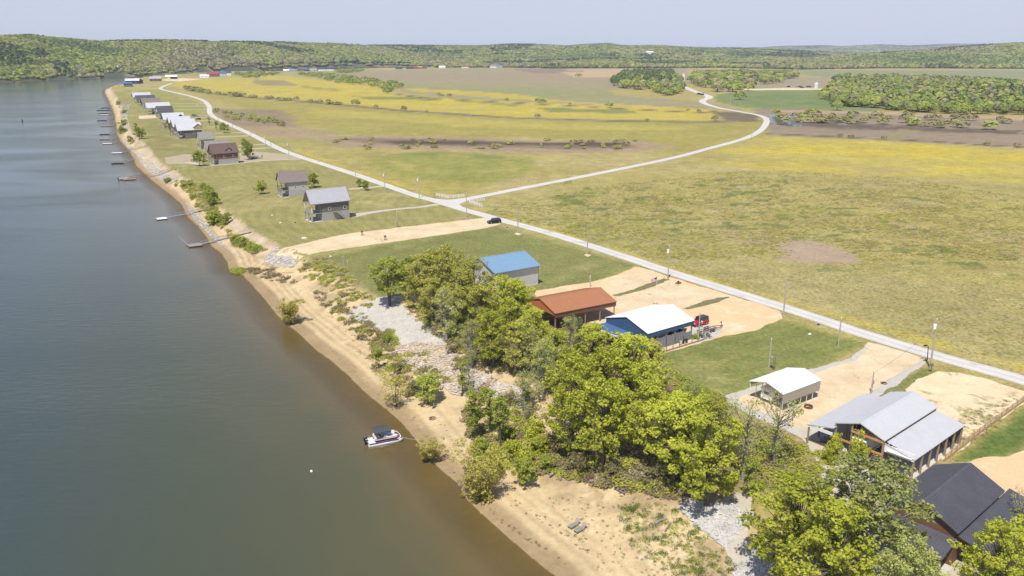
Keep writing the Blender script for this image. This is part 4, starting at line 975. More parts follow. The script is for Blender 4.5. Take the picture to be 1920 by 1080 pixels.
# --- groves one can count: shared crowns, one object per tree
MID = [far_crown('mid_a', 1, FARL['a'], 170, .20), far_crown('mid_b', 2, FARL['b'], 170, .20), far_crown('mid_c', 3, FARL['c'], 170, .19), far_crown('mid_d', 4, FARL['d'], 190, .18, 1.1), far_crown('mid_e', 5, FARL['e'], 150, .2), far_crown('mid_f', 6, FARL['a'], 170, .20)]
_t = MB().tube([(0, 0, -.05), (0, 0, .5)], [.028, .015], 5); MIDTR = _t.mesh('mid_trunk', M['bark'])
def mid_tree(x, y, h, w, kind, label, name, cat, group):
    label = label.replace('KIND', ('mid green', 'lime green', 'tan budding', 'dark', 'greyish', 'fresh green')[kind])
    o = empty(name, (x, y, float(Hgt(x, y))), R.uniform(0, 6.28), label, cat, group); o.scale = (w, w, h)
    link('trunk', MIDTR, None, o); link('crown', MID[kind], None, o); return o
def fill_grove(poly, step, jit=.4, z=0.0):
    pl = PXY(poly); x0, y0 = pl.min(0); x1, y1 = pl.max(0); out = []
    for a in np.arange(x0, x1, step):
        for b in np.arange(y0, y1, step):
            q = (a + R.uniform(-jit, jit) * step, b + R.uniform(-jit, jit) * step)
            if sdist(np.array([q[0]]), np.array([q[1]]), pl)[0] < 0: out.append(q)
    return out
for q in fill_grove([(1143, 163), (1185, 168), (1222, 170), (1245, 180), (1275, 179), (1279, 166), (1273, 146), (1255, 141), (1168, 144), (1160, 152)], 19):
    fx, fy = proj(q[0], q[1], 0); pine = (fx < 1165 and fy > 150) or (fy < 160 and fx < 1262)
    mid_tree(q[0], q[1], R.uniform(19, 24) if pine else R.uniform(13, 19) * (.7 if fy > 171 else 1), R.uniform(11, 14) if pine else R.uniform(14, 20), 3 if pine and R.random() < .75 else R.choice([0, 1, 1, 5, 2]),
             'dark pine in the grove beside the far end of the white road' if pine else 'broad KIND tree in front of the dark pines by the far road', 'pine_tree' if pine else 'grove_tree', 'tree', 'pines of the roadside grove' if pine else 'leafy trees of the roadside grove')
for q in fill_grove([(1293, 161), (1330, 170), (1365, 176), (1398, 173), (1420, 160), (1452, 157), (1494, 146), (1490, 139), (1300, 139)], 29):
    fx, fy = proj(q[0], q[1], 0)
    mid_tree(q[0], q[1], R.uniform(15, 21), R.uniform(17, 24), R.choice([0, 1, 1, 2, 4, 5]), 'broad KIND tree in the oak grove right of the far road', 'oak_tree', 'tree', 'oaks right of the far road')
mid_tree(*P(1387, 187), 14, 16, 0, 'single dark round tree at the left edge of the green field', 'field_tree', 'tree', None)
mid_tree(*P(1569, 207), 13, 13, 5, 'single round tree in front of the long dark wood', 'field_tree', 'tree', None)
mid_tree(*P(1085, 144), 10, 18, 0, 'single low tree in the distant tan field', 'field_tree', 'tree', None)
for q in fill_grove([(545, 137), (600, 149), (640, 157), (690, 160), (725, 176), (740, 174), (733, 165), (765, 165), (760, 160), (700, 153), (650, 143), (600, 139), (470, 137), (445, 139), (440, 144), (480, 147)], 27):
    mid_tree(q[0], q[1], R.uniform(6.5, 11), R.uniform(11, 17), R.choice([0, 0, 5, 1]), 'rounded KIND tree in the line between the yellow and the tan fields', 'hedgerow_tree', 'tree', 'line of trees beyond the yellow field')
for q in fill_grove([(655, 137), (690, 133), (663, 131), (640, 133), (626, 137)], 20):
    mid_tree(q[0], q[1], 8, 14, 0, 'green tree in the clump at the far river bend', 'riverside_tree', 'tree', 'clump of trees at the far river bend')
# scrub lines in the fields
SCR = [far_crown('scrub_a', 21, LF['scrub'], 80, .22, 1.1), far_crown('scrub_b', 22, FARL['b'], 80, .22, 1.0), far_crown('scrub_c', 23, FARL['c'], 70, .22, 1.1)]
def scrub(px, py, h, w, k, group, label):
    x, y = P(px, py); o = link('scrub_bush', SCR[k], None, None, (x, y, 0), R.uniform(0, 6.28)); o.scale = (w, w, h); return tag(o, label, 'bush', group)
for i in range(58):
    t = R.random() ** 1.3; pts = [(348, 168), (400, 177), (480, 184.5), (580, 192), (640, 197.5)]; s = t * 4; j = min(3, int(s)); f = s - j
    scrub(pts[j][0] + (pts[j + 1][0] - pts[j][0]) * f, pts[j][1] + (pts[j + 1][1] - pts[j][1]) * f + R.uniform(-2.2, .6), R.uniform(4, 8) * (1.15 - t * .5), R.uniform(6, 11), R.choice([0, 1, 1, 2]), 'scrub along the field ditch', 'pale scrubby bush along the ditch below the yellow field')
for px_, py_, h_ in [(667, 198.5, 9), (705, 203, 5), (758, 208, 6), (616, 194, 6), (800, 211, 3), (1008, 221.5, 5), (1212, 228, 4), (1340, 227, 6), (1142, 202, 8), (1008, 192, 6), (1015, 193, 7), (1021, 193, 5), (1068, 197, 4), (828, 182, 6), (842, 182, 6), (822, 179, 5), (950, 190, 5), (1290, 209, 4), (1310, 211, 4)]:
    scrub(px_, py_, h_, h_ * 1.3, R.choice([0, 1, 2]), 'single bushes on the field ditches', 'single small bush on a field ditch')
for i in range(46):
    scrub(R.uniform(615, 1200), R.choice([R.uniform(262, 272), R.uniform(272, 280)]), R.uniform(1.6, 3.6), R.uniform(3, 6.5), R.choice([0, 1, 1, 2]), 'bushes in the brown marsh strip', 'low bush in the brown marsh strip of the middle field')
for i in range(34):
    t = R.random(); scrub(400 + t * 120 + R.uniform(-12, 20), 212 + t * 20 + R.uniform(-5, 6), R.uniform(2.5, 4.6), R.uniform(4, 8), R.choice([0, 1, 1]), 'bushes across the road from the white roofs', 'green bush in the rough ground across the road from the houses')
for i in range(70):
    t = R.random(); scrub(1450 + t * 560, 220 + t * 18 + R.uniform(-8, 10), R.uniform(3, 9), R.uniform(6, 15), R.choice([0, 0, 1, 2]), 'willow scrub in the marsh', 'olive willow scrub in the brown marsh right of the road bend')
for px_, py_ in ((1575, 257), (1595, 259), (1658, 261), (1850, 273), (1907, 275)):
    scrub(px_, py_, 3, 5, 0, 'bushes on the dark furrow', 'small dark bush on the furrow above the yellow field')
# long dark wood on the right: the front rows as trees, the mass behind as one
WD = [(1541, 186), (1570, 199), (1600, 201), (1650, 204), (1690, 211), (1790, 215), (1865, 216), (1925, 215), (2450, 232), (2450, 205), (1925, 184), (1810, 178), (1800, 163), (1560, 160)]
WD2 = [(1556, 152), (1620, 156), (1800, 164), (1925, 172), (2450, 196), (2450, 180), (1920, 160), (1790, 152), (1690, 149), (1590, 147)]
pl = PXY(WD); front = 0
allp = fill_grove(WD, 11.5) + fill_grove(WD2, 13)
frontline = PXY(WD[:9]); allp = [(a, b, sdist(np.array([a]), np.array([b]), frontline, False)[0]) for a, b in allp]
allp.sort(key=lambda q: q[2])
vis = [q for q in allp if proj(q[0], q[1], 0)[0] < 1960]
ft = set(vis[:150])
for q in ft:
    mid_tree(q[0], q[1], R.uniform(10, 17), R.uniform(9, 15), R.choice([0, 0, 5, 1, 1, 4]), 'KIND tree in the front rows of the long wood beyond the marsh', 'wood_edge_tree', 'tree', 'front trees of the long wood beyond the marsh')
rest = np.array([(q[0], q[1]) for q in allp if q not in ft])
kk = RN.choice([0, 1, 2, 3, 4, 0, 6, 7], len(rest)); s_w = RN.uniform(11, 17, len(rest))
gn_forest('wood', np.c_[rest, np.full(len(rest), -.5)], s_w, RN.uniform(10, 18, len(rest)), kk, FC, 'long dark wood beyond the marsh', 'wood')

# ------------------------------------------------------------------ undergrowth, tufts, stones
def clump_mesh(nm, species, seed, n=60, size=.10, flat=.6):
    V, Fq, T = leafcloud([(0, 0, .25, .6, n, .4), (.35, .1, .2, .4, n * .5, .5), (-.3, .25, .2, .4, n * .5, .3)], size, seed, flat=flat)
    return np_mesh(nm, V, Fq, False, {'tint': ('FLOAT', T)}, [LF[species]])
UG = [clump_mesh('under_a', 'green', 1), clump_mesh('under_b', 'scrub', 2), clump_mesh('under_c', 'brush', 3), clump_mesh('under_d', 'maple', 4), clump_mesh('under_e', 'olive', 5)]
def rand_in(poly, n, drape=True):
    p = np.array(poly, float); pts = []
    while len(pts) < n:
        q = np.c_[RN.uniform(p[:, 0].min(), p[:, 0].max(), n * 2), RN.uniform(p[:, 1].min(), p[:, 1].max(), n * 2)]
        pts += list(q[sdist(q[:, 0], q[:, 1], p) < 0])
    pts = np.array(pts[:n]); x, y, z = G(pts[:, 0], pts[:, 1]); return np.c_[x, y, z]
und = [([(565, 490), (600, 475), (650, 510), (700, 560), (690, 580), (660, 570), (620, 545), (585, 520)], 90, (1, 4, 4)),
       ([(560, 500), (585, 488), (625, 500), (660, 530), (640, 545), (590, 530), (568, 518)], 50, (4, 4, 1)),
       ([(425, 430), (445, 440), (500, 468), (480, 476), (440, 462)], 150, (0, 4, 1)),
       ([(330, 338), (360, 340), (400, 372), (425, 420), (415, 430), (385, 395), (350, 360)], 420, (0, 1, 4, 4)),
       ([(870, 760), (900, 740), (960, 740), (1010, 800), (1050, 880), (990, 890), (900, 880), (880, 830)], 300, (3, 3, 4, 1, 2)),
       ([(1000, 830), (1180, 850), (1300, 900), (1320, 950), (1230, 930), (1150, 915), (1040, 890)], 330, (2, 3, 1, 2, 4)),
       ([(1370, 790), (1430, 800), (1540, 850), (1590, 900), (1480, 930), (1390, 880)], 190, (4, 3, 0, 4, 1)),
       ([(1260, 690), (1360, 750), (1380, 800), (1330, 830), (1270, 770)], 90, (4, 4, 0)),
       ([(760, 560), (900, 600), (960, 700), (880, 690), (840, 640), (790, 610)], 180, (2, 1, 4)),
       ([(715, 625), (735, 615), (750, 660), (730, 680)], 40, (0, 4, 2)), ([(590, 545), (640, 560), (700, 600), (730, 650), (700, 660), (650, 610), (600, 570)], 110, (1, 1, 4, 2)), ([(690, 640), (760, 700), (800, 740), (770, 750), (700, 690)], 60, (1, 4, 2)), ([(460, 500), (520, 505), (560, 530), (520, 530), (470, 512)], 50, (1, 2, 2)), ([(790, 655), (830, 690), (850, 720), (760, 700), (735, 670)], 50, (4, 1)),
       ([(222, 185), (232, 190), (238, 230), (226, 230)], 60, (1, 0, 2)),
       ([(430, 506), (452, 500), (462, 508), (445, 515)], 40, (4, 0))]
PT = []; KD = []
for poly, n, ks in und:
    q = rand_in(poly, n); PT.append(q); KD += list(RN.choice(ks, n))
PT = np.concatenate(PT); sz = RN.uniform(.7, 2.2, len(PT)); gn_forest('undergrowth', PT, sz, sz * RN.uniform(.35, .7, len(PT)), KD, UG, 'tangled weeds and brush along the river bank', 'undergrowth')
TF = [clump_mesh('tuft_a', 'grass', 11, 40, .07, .7), clump_mesh('tuft_b', 'green', 12, 40, .07, .6), clump_mesh('tuft_c', 'scrub', 13, 40, .06, .6)]
t1 = rand_in([(1150, 945), (1220, 930), (1290, 960), (1330, 1010), (1380, 1060), (1370, 1090), (1250, 1085), (1180, 1020)], 330); t2 = rand_in([(1020, 930), (1200, 930), (1360, 1040), (1340, 1090), (1180, 1085), (1080, 1010)], 260)
t3 = rand_in([(1750, 800), (1925, 735), (1925, 760), (1800, 850)], 160); t4 = rand_in([(600, 560), (700, 640), (720, 700), (650, 650)], 120)
t5 = rand_in([(1070, 565), (1250, 520), (1280, 535), (1200, 560)], 60)
PT = np.concatenate([t1, t2, t3, t4, t5]); KD = np.r_[RN.choice([0, 1], 330), RN.choice([0, 2, 2], 260), RN.choice([0, 2], 160), RN.choice([2, 2, 0], 120), RN.choice([2, 0], 60)]
sz = np.r_[RN.uniform(.3, 1.1, 330), RN.uniform(.15, .5, 260), RN.uniform(.3, .8, 160), RN.uniform(.2, .6, 120), RN.uniform(.2, .6, 60)]
gn_forest('grass_tufts', PT, sz, sz * .6, KD, TF, 'small grass tufts dotted over the sand', 'grass')
M['white_stone'] = mat('white_stone', (.43, .415, .385), .9, var=.2, vscale=.6)
fq = [(905, 398), (1010, 372), (1150, 345), (1420, 318), (1700, 335), (1930, 372), (1930, 700), (1760, 648), (1600, 603), (1420, 552), (1250, 497), (1100, 448)]
t7 = rand_in(fq, 60000); k7 = RN.rand(len(t7)) < np.clip((t7[:, 1] / 330.0) ** 2, .12, 1) * np.clip(.55 + fbm(t7[:, 0], t7[:, 1], 14, 3, 71), .1, 1); k7 &= sdist(t7[:, 0], t7[:, 1], PXY([(1460, 455), (1510, 449), (1560, 460), (1605, 478), (1612, 492), (1560, 494), (1500, 492), (1455, 488)])) > -1.5 + RN.normal(size=len(t7)) * 1.5; k7 &= RN.rand(len(t7)) < .78; t7 = t7[k7]; sz = RN.uniform(.25, .72, len(t7)) * (1 + .9 * (t7[:, 1] > 230))
c7 = fbm(t7[:, 0], t7[:, 1], 9, 3, 72) + RN.normal(size=len(t7)) * .4
gn_forest('field_weeds', t7, sz, sz * RN.uniform(.3, .65, len(t7)), np.where(c7 > .35, 0, np.where(c7 > -.25, 1, 2)), [clump_mesh('weed_a', 'willow', 51, 24, .11, .8), clump_mesh('weed_b', 'straw', 52, 22, .11, .9), clump_mesh('weed_c', 'olive', 53, 22, .11, .7)], 'knee high weeds and straw across the rough field', 'weeds')
t6 = rand_in([(455, 520), (500, 545), (600, 640), (700, 735), (800, 850), (930, 975), (1060, 1060), (1140, 1085), (1180, 1040), (960, 930), (840, 800), (720, 690), (640, 600), (560, 530), (480, 500)], 900); d6 = shore_d(t6[:, 0], t6[:, 1]); w6 = np.abs(((d6 + 1.5 * fbm(t6[:, 0], t6[:, 1], 12, 2, 8)) % 4.2) - 2.1) < .75
t6 = t6[w6]; sz = RN.uniform(.1, .42, len(t6)); gn_forest('beach_debris', t6, sz, sz * .45, RN.choice([1, 2], len(t6)), [clump_mesh('bits_a', 'grass', 31, 30, .10, .4), clump_mesh('bits_b', 'brush', 32, 40, .10, .35), clump_mesh('bits_c', 'scrub', 33, 30, .08, .35)], 'dry sticks and leaf litter in lines along the sand', 'debris')
M['white_stone'] = mat('white_stone', (.43, .415, .385), .9, var=.2, vscale=.6)
def rocks(name, poly, n, smin, smax, m, label, lift=.0):
    p = rand_in(poly, n); rn = np.random.RandomState(n); Vs = []; Fs = []
    base = np.array([(0, 0, 1), (.9, 0, .2), (.25, .85, .3), (-.75, .5, .15), (-.7, -.6, .3), (.3, -.9, .2), (0, 0, -.7)], float)
    fcs = np.array([(0, 1, 2), (0, 2, 3), (0, 3, 4), (0, 4, 5), (0, 5, 1), (6, 2, 1), (6, 3, 2), (6, 4, 3), (6, 5, 4), (6, 1, 5)])
    for i, c in enumerate(p):
        s = rn.uniform(smin, smax) * rn.uniform(.6, 1); a = rn.uniform(0, 6.28); ca, sa = math.cos(a), math.sin(a)
        b = base * rn.uniform(.7, 1.25, (7, 3)) * (s, s * rn.uniform(.6, 1), s * rn.uniform(.45, .8)); b = np.c_[b[:, 0] * ca - b[:, 1] * sa, b[:, 0] * sa + b[:, 1] * ca, b[:, 2]]
        Vs.append(b + c + (0, 0, lift + s * .2)); Fs.append(fcs + 7 * i)
    return tag(link(name, np_mesh(name, np.concatenate(Vs), np.concatenate(Fs), False, None, [M[m]])), label, 'rocks', kind='stuff')
rocks('riprap', [(727, 667), (765, 643), (835, 642), (868, 680), (905, 700), (945, 728), (920, 748), (850, 740), (812, 716), (775, 695)], 2300, .22, .52, 'stone_tan', 'slope of pale broken rocks in front of the wood')
rocks('riprap', [(905, 700), (960, 720), (1010, 745), (990, 770), (930, 755), (860, 735)], 700, .2, .45, 'stone_pale', 'grey rock slope beside the stone steps')
rocks('riprap', [(1268, 950), (1316, 994), (1363, 1030), (1404, 975), (1380, 945), (1330, 945), (1290, 935)], 1500, .16, .42, 'white_stone', 'fan of white stones below the lime green tree')
rocks('riprap', [(1400, 1030), (1440, 1000), (1470, 1060), (1450, 1090), (1370, 1085)], 700, .16, .4, 'stone_pale', 'white stones under the bottom edge trees')
rocks('rock_pile', [(494, 482), (508, 472), (520, 480), (545, 478), (557, 490), (550, 502), (520, 500), (498, 492)], 800, .2, .5, 'stone_pale', 'pile of grey rocks at the end of the sandy drive')
rocks('rock_pile', [(512, 466), (522, 462), (524, 470), (512, 474)], 60, .2, .5, 'stone_pale', 'small heap of grey rocks at the drive edge')
rocks('riprap', [(262, 296), (282, 300), (300, 318), (330, 334), (334, 341), (315, 345), (290, 332), (265, 308)], 900, .3, .8, 'stone_pale', 'pale rock bank below the red-brown house')
rocks('riprap', [(225, 255), (238, 268), (252, 285), (275, 290), (262, 296), (240, 278)], 500, .3, .8, 'stone_pale', 'pale rock bank below the row of white roofs')
rocks('riprap', [(228, 192), (245, 196), (238, 220), (244, 240), (232, 240), (226, 215)], 420, .4, 1.1, 'stone_pale', 'pale rock bank near the tip of the spit')
rocks('riprap', [(345, 375), (362, 390), (395, 430), (430, 470), (470, 490), (440, 478), (400, 450), (360, 408)], 1100, .18, .45, 'stone_pale', 'scattered stones along the upstream bank')
rocks('riprap', [(600, 545), (660, 590), (740, 660), (720, 680), (640, 610)], 160, .1, .25, 'stone_tan', 'scattered stones on the sandy bank')
rocks('gravel_stones', [(650, 594), (700, 563), (745, 558), (775, 598), (830, 628), (780, 640), (715, 618)], 2600, .08, .30, 'stone_pale', 'loose grey gravel on the bank by the spreading tree')
# ------------------------------------------------------------------ buildings
def frame(El, Er, ze, w, L=None):
    a = np.array(P(*El, ze)); b = np.array(P(*Er, ze)); d = b - a; l = np.hypot(*d); e1 = d / l
    if L: b = a + e1 * L; l = L
    c = (a + b) / 2 - w * np.array([e1[1], -e1[0]])
    return (float(c[0]), float(c[1]), 0.0), l, math.atan2(e1[1], e1[0])
def roof_part(par, L, w, ze, rise, m, th=.14, rib=0.0, x0=None, x1=None, near=None, far_=None, name='roof', ridge=True, rib_w=.06, rib_h=.05):
    """gable roof; near/far_ give half widths when they differ"""
    x0 = -L / 2 if x0 is None else x0; x1 = L / 2 if x1 is None else x1
    b = MB()
    for s in (-1, 1):
        e = Vector((0, s * w, ze)); r = Vector((0, 0, ze + rise))
        b.prism([(x0, e.y, e.z), (x1, e.y, e.z), (x1, -s * .004, r.z), (x0, -s * .004, r.z)][::s], (0, 0, -th))
        if rib:
            n = int((x1 - x0) / rib)
            for i in range(n + 1):
                x = x0 + .03 + i * (x1 - x0 - .06) / n
                b.prism([(x - rib_w / 2, e.y, e.z), (x + rib_w / 2, e.y, e.z), (x + rib_w / 2, 0, r.z), (x - rib_w / 2, 0, r.z)], (0, 0, rib_h))
    o = b.build(name, m, par)
    if ridge: MB().prism([(x0, -.2, ze + rise - .2 * rise / w + .03), (x0, 0, ze + rise + .07), (x0, .2, ze + rise - .2 * rise / w + .03)], (x1 - x0, 0, 0)).build('ridge_cap', m, o)
    return o
def lean_part(par, x0, x1, y0, z0, y1, z1, m, th=.12, rib=0.0, name='lean_to_roof'):
    b = MB().prism([(x0, y0, z0), (x1, y0, z0), (x1, y1, z1), (x0, y1, z1)], (0, 0, -th))
    if rib:
        n = int((x1 - x0) / rib)
        for i in range(n + 1):
            x = x0 + .03 + i * (x1 - x0 - .06) / n
            b.prism([(x - .03, y0, z0), (x + .03, y0, z0), (x + .03, y1, z1), (x - .03, y1, z1)], (0, 0, .05))
    return b.build(name, m, par)
def gable_walls(par, x0, x1, w, z0, ze, rise, m, t=.15, name='wall', ends='both', wr=None):
    wr = wr or w; b = MB(); rz = rise * (w / wr)
    b.box(x0, -w, z0, x1, -w + t, ze).box(x0, w - t, z0, x1, w, ze)
    for x in ((x0, x1) if ends == 'both' else ((x0,) if ends == 'left' else (x1,))):
        s = t if x == x0 else -t
        b.prism([(x, -w + t + .002, z0), (x, w - t - .002, z0), (x, w - t - .002, ze), (x, 0, ze + rise - .18), (x, -w + t + .002, ze)], (s, 0, 0))
    return b.build(name, m, par)
def gable_end(par, x, w, ze, rise, m, t=.1, name='gable_wall', low=0.0):
    return MB().prism([(x, -w, ze - low), (x, w, ze - low), (x, w, ze), (x, 0, ze + rise - .17), (x, -w, ze)], (t, 0, 0)).build(name, m, par)
def window(par, x, y, z, w, h, face='near', fm='white_trim', name='window'):
    """framed window on the near (-y) side or the river (-x) end"""
    b = MB(); g = MB(); f = .11
    if face == 'near':
        for q in ((x - w / 2 - f, z - f, x + w / 2 + f, z), (x - w / 2 - f, z + h, x + w / 2 + f, z + h + f), (x - w / 2 - f, z, x - w / 2, z + h), (x + w / 2, z, x + w / 2 + f, z + h)):
            b.box(q[0], y - .07, q[1], q[2], y + .02, q[3])
        g.box(x - w / 2, y - .03, z, x + w / 2, y + .01, z + h)
    else:
        for q in ((y - w / 2 - f, z - f, y + w / 2 + f, z), (y - w / 2 - f, z + h, y + w / 2 + f, z + h + f), (y - w / 2 - f, z, y - w / 2, z + h), (y + w / 2, z, y + w / 2 + f, z + h)):
            b.box(x - .07, q[0], q[1], x + .02, q[2], q[3])
        g.box(x - .03, y - w / 2, z, x + .01, y + w / 2, z + h)
    o = b.build(name, M[fm], par); g.build('pane', M['glass'], o); return o
def posts(par, xs, y, z1, m='wood', t=.2, z0=-.2):
    me = MB().box(-t / 2, -t / 2, z0, t / 2, t / 2, z1).mesh('post', M[m])
    for x in xs: link('post', me, None, par, (x, y, 0))
def seams(par, x0, x1, y, z0, z1, m, step=.9):
    b = MB(); n = int((x1 - x0) / step)
    for i in range(1, n): x = x0 + i * (x1 - x0) / n; b.box(x - .02, y - .03, z0, x + .02, y + .02, z1)
    o = b.build('panel_rib', m, par); o['kind'] = 'stuff'; return o
M['white_stone'] = mat('white_stone', (.43, .415, .385), .9, var=.2, vscale=.6)
# blue roofed metal shed
loc, L, a = frame((927.5, 513), (1014, 497.5), 5.3, 7.4)
b1 = empty('metal_shed', loc, a, 'windowless grey metal shed with a sky blue roof at the edge of the wood', 'shed')
roof_part(b1, L, 7.4, 5.3, 2.5, M['blue_roof'], rib=.9, rib_h=.025)
gable_walls(b1, -L / 2 + .5, L / 2 - .3, 6.7, 0, 5.4, 2.35, M['grey_wall']); seams(b1, -L / 2 + .5, L / 2 - .3, -6.7, .02, 5.3, M['grey_wall'])
MB().box(-L / 2 + .45, -6.8, -.1, L / 2 - .25, 6.8, .12).build('foundation', M['concrete'], b1)
MB().box(L / 2 - .34, -6.76, .1, L / 2 - .26, -6.66, 5.3).build('corner_trim', M['deep_blue_roof'], b1)
# brown roofed open carport
loc, L, a = frame((1051, 585.8), (1147, 567), 4.2, 6.3)
b2 = empty('carport', loc, a, 'open carport with a rust brown roof between the blue and the white roofed buildings', 'carport')
roof_part(b2, L + 3, 6.3, 4.2, 1.8, M['brown_roof'], rib=.6, rib_h=.03)
MB().box(-L / 2 - 1.4, -6.15, 3.05, L / 2 + 1.4, -6.05, 4.1).build('side_panel', M['brown_wall'], b2)
MB().box(-L / 2 - 1.4, 6.05, 3.05, L / 2 + 1.4, 6.15, 4.1).build('side_panel', M['brown_wall'], b2)
gable_end(b2, -L / 2 - 1.3, 6.1, 4.1, 1.75, mat('orange_panel', (.48, .17, .06), .6), low=.6)
gable_end(b2, L / 2 + 1.2, 6.1, 4.1, 1.75, M['brown_wall'], low=.6)
for y in (-5.9, 5.9): posts(b2, np.linspace(-L / 2 - 1.1, L / 2 + 1.1, 5), y, 4.05, 'wood', .2)
# white roofed blue barn
loc, L, a = frame((1217.5, 624.5), (1300, 601), 4.4, 6.4); L += .8
b3 = empty('barn', loc, a, 'barn with a bright white roof, navy blue gable and grey tarps along its open side', 'barn')
roof_part(b3, L, 6.4, 4.4, 1.9, M['white_metal'], rib=.9, rib_h=.02)
MB().box(-L / 2 + .2, -6.3, 3.3, L / 2 - .15, -6.2, 4.3).build('side_panel', M['blue_wall'], b3)
MB().box(-L / 2 + .2, 6.2, .0, L / 2 - .15, 6.3, 4.3).build('wall', M['blue_wall'], b3, label='navy blue far side wall')
gable_end(b3, -L / 2 + .2, 6.15, 4.3, 1.8, M['blue_wall'], low=4.25); gable_end(b3, L / 2 - .35, 6.15, 4.3, 1.8, M['blue_wall'], low=.8)
xs = np.linspace(-L / 2 + .4, L / 2 - .4, 6); posts(b3, xs, -6.05, 4.25, 'wood', .22)
for i in range(5):
    tb = MB(); n = 10; x0, x1 = xs[i] + .12, xs[i + 1] - .12; top = 2.7 if i < 4 else 2.2
    vs = []; 
    for j in range(n + 1):
        x = x0 + (x1 - x0) * j / n; sag = -.18 * math.sin(math.pi * j / n)
        for k in range(5): vs.append((x, -6.22 - .06 * math.sin(j * 1.9 + k) , .05 + (top + sag - .05) * k / 4))
    tb.add(vs, [(j * 5 + k, (j + 1) * 5 + k, (j + 1) * 5 + k + 1, j * 5 + k + 1) for j in range(n) for k in range(4)]); tb.build('tarp', M['tarp'], b3)
MB().box(-L / 2 + .3, -6.0, .0, L / 2 - .3, 6.1, .06).build('slab', M['concrete'], b3)
o = lean_part(b3, -L / 2 - 4.0, -L / 2 + .15, -1.2, 3.15, 6.4, 3.2, M['deep_blue_roof'], name='awning_roof'); o['label'] = 'blue awning roof with a white edge'
MB().box(-L / 2 - 4.05, -1.3, 3.0, -L / 2 - 3.95, 6.5, 3.26).box(-L / 2 - 3.95, -1.3, 3.0, -L / 2 + .1, -1.21, 3.26).box(-L / 2 - 3.95, 6.41, 3.0, -L / 2 + .1, 6.5, 3.26).build('awning_edge', M['white_trim'], b3)
posts(b3, [-L / 2 - 3.8], -1.0, 3.0, 'wood', .15); posts(b3, [-L / 2 - 3.8], 6.2, 3.0, 'wood', .15)
def at3(u, v): return (loc[0] + math.cos(a) * u - math.sin(a) * v, loc[1] + math.sin(a) * u + math.cos(a) * v)
# low retaining fence in front of the white barn
rf = empty('retaining_wall', (*at3(0, -8.0), 0), a, 'low timber edging with short posts in front of the grey tarps', 'edging')
MB().box(-L / 2, -.1, -.1, L / 2 + 1.5, .1, .35).build('timber', M['grey_wood'], rf)
for x in np.linspace(-L / 2, L / 2 + 1.4, 9): MB().box(x - .06, -.22, -.1, x + .06, -.101, 1.15).build('post', M['wood'], rf)
MB().box(-L / 2, .1, 0, L / 2 + 1.5, 1.6, .2).build('sand_fill', M['dirt'], rf)
g = empty('utility_cabinet', (*at3(2.0, -7.4), .2), a, 'small wood framed panel standing before the grey tarps', 'panel'); MB().box(-.4, -.05, .0, .4, .05, 1.1).build('board', M['wood'], g); MB().box(-.28, -.08, .2, .28, -.051, .95).build('face', M['cream_metal'], g)
for i, (u, lb) in enumerate(((2.9, 'black bin by the grey tarps next to the wood framed panel'), (3.9, 'round dark barrel by the tarps nearer the boat'))):
    g = empty('bin', (*at3(u, -7.2), .2), a, lb, 'bin'); MB().tube([(0, 0, 0), (0, 0, .8)], [.26, .32], 10).build('body', M['dark'], g); MB().tube([(0, 0, .8), (0, 0, .87)], [.35, .3], 10).build('lid', M['rubber'], g)
# covered boat under the barn's near corner
def v_boat(loc_, rz, label, ln=5.6, hull='white_trim', inner='tarp', lift=.75, trailer=True):
    o = empty('motor_boat', (loc_[0], loc_[1], lift), rz, label, 'boat'); b = MB(); W = 1.05; n = 8; rows = []
    for i in range(n + 1):
        t = i / n; x = -ln / 2 + ln * t; w = W * (1 - max(0, t - .45) ** 2 * 3.2) if t > .45 else W * (.92 + .08 * t / .45); w = max(w, .03); z = .75 + .3 * t * t
        rows.append([(x, -w, z), (x, -w * .85, .25 + .25 * t), (x, 0, 0 + .45 * t ** 3), (x, w * .85, .25 + .25 * t), (x, w, z)])
    vs = [p for r_ in rows for p in r_]
    b.add(vs, [(i * 5 + k, i * 5 + k + 1, (i + 1) * 5 + k + 1, (i + 1) * 5 + k) for i in range(n) for k in range(4)] + [(0, 1, 2, 3, 4)]); b.build('hull', M[hull], o)
    d = MB(); d.add([(r_[0][0], r_[0][1] * .93, r_[0][2] - .12) for r_ in rows] + [(r_[4][0], r_[4][1] * .93, r_[4][2] - .12) for r_ in rows], [(i, i + 1, n + 2 + i, n + 1 + i) for i in range(n)]); d.build('deck', M[inner], o)
    MB().prism([(.4, -.8, .8), (.4, .8, .8), (.1, .7, 1.35), (.1, -.7, 1.35)], (.05, 0, 0)).build('windshield', M['glass'], o)
    MB().box(-ln / 2 - .5, -.22, .3, -ln / 2 - .02, .22, 1.25).box(-ln / 2 - .35, -.1, -.4, -ln / 2 - .1, .1, .3).build('outboard_motor', M['dark'], o)
    for s in (-.45, .35): MB().box(-.9, s - .25, .62, -.35, s + .25, .8).box(-1.0, s - .25, .8, -.88, s + .25, 1.15).build('seat', M['vinyl'], o)
    return o
v_boat(at3(L / 2 - 1.9, -3.9), a, 'white motor boat under the near corner of the white roofed barn', 5.0)
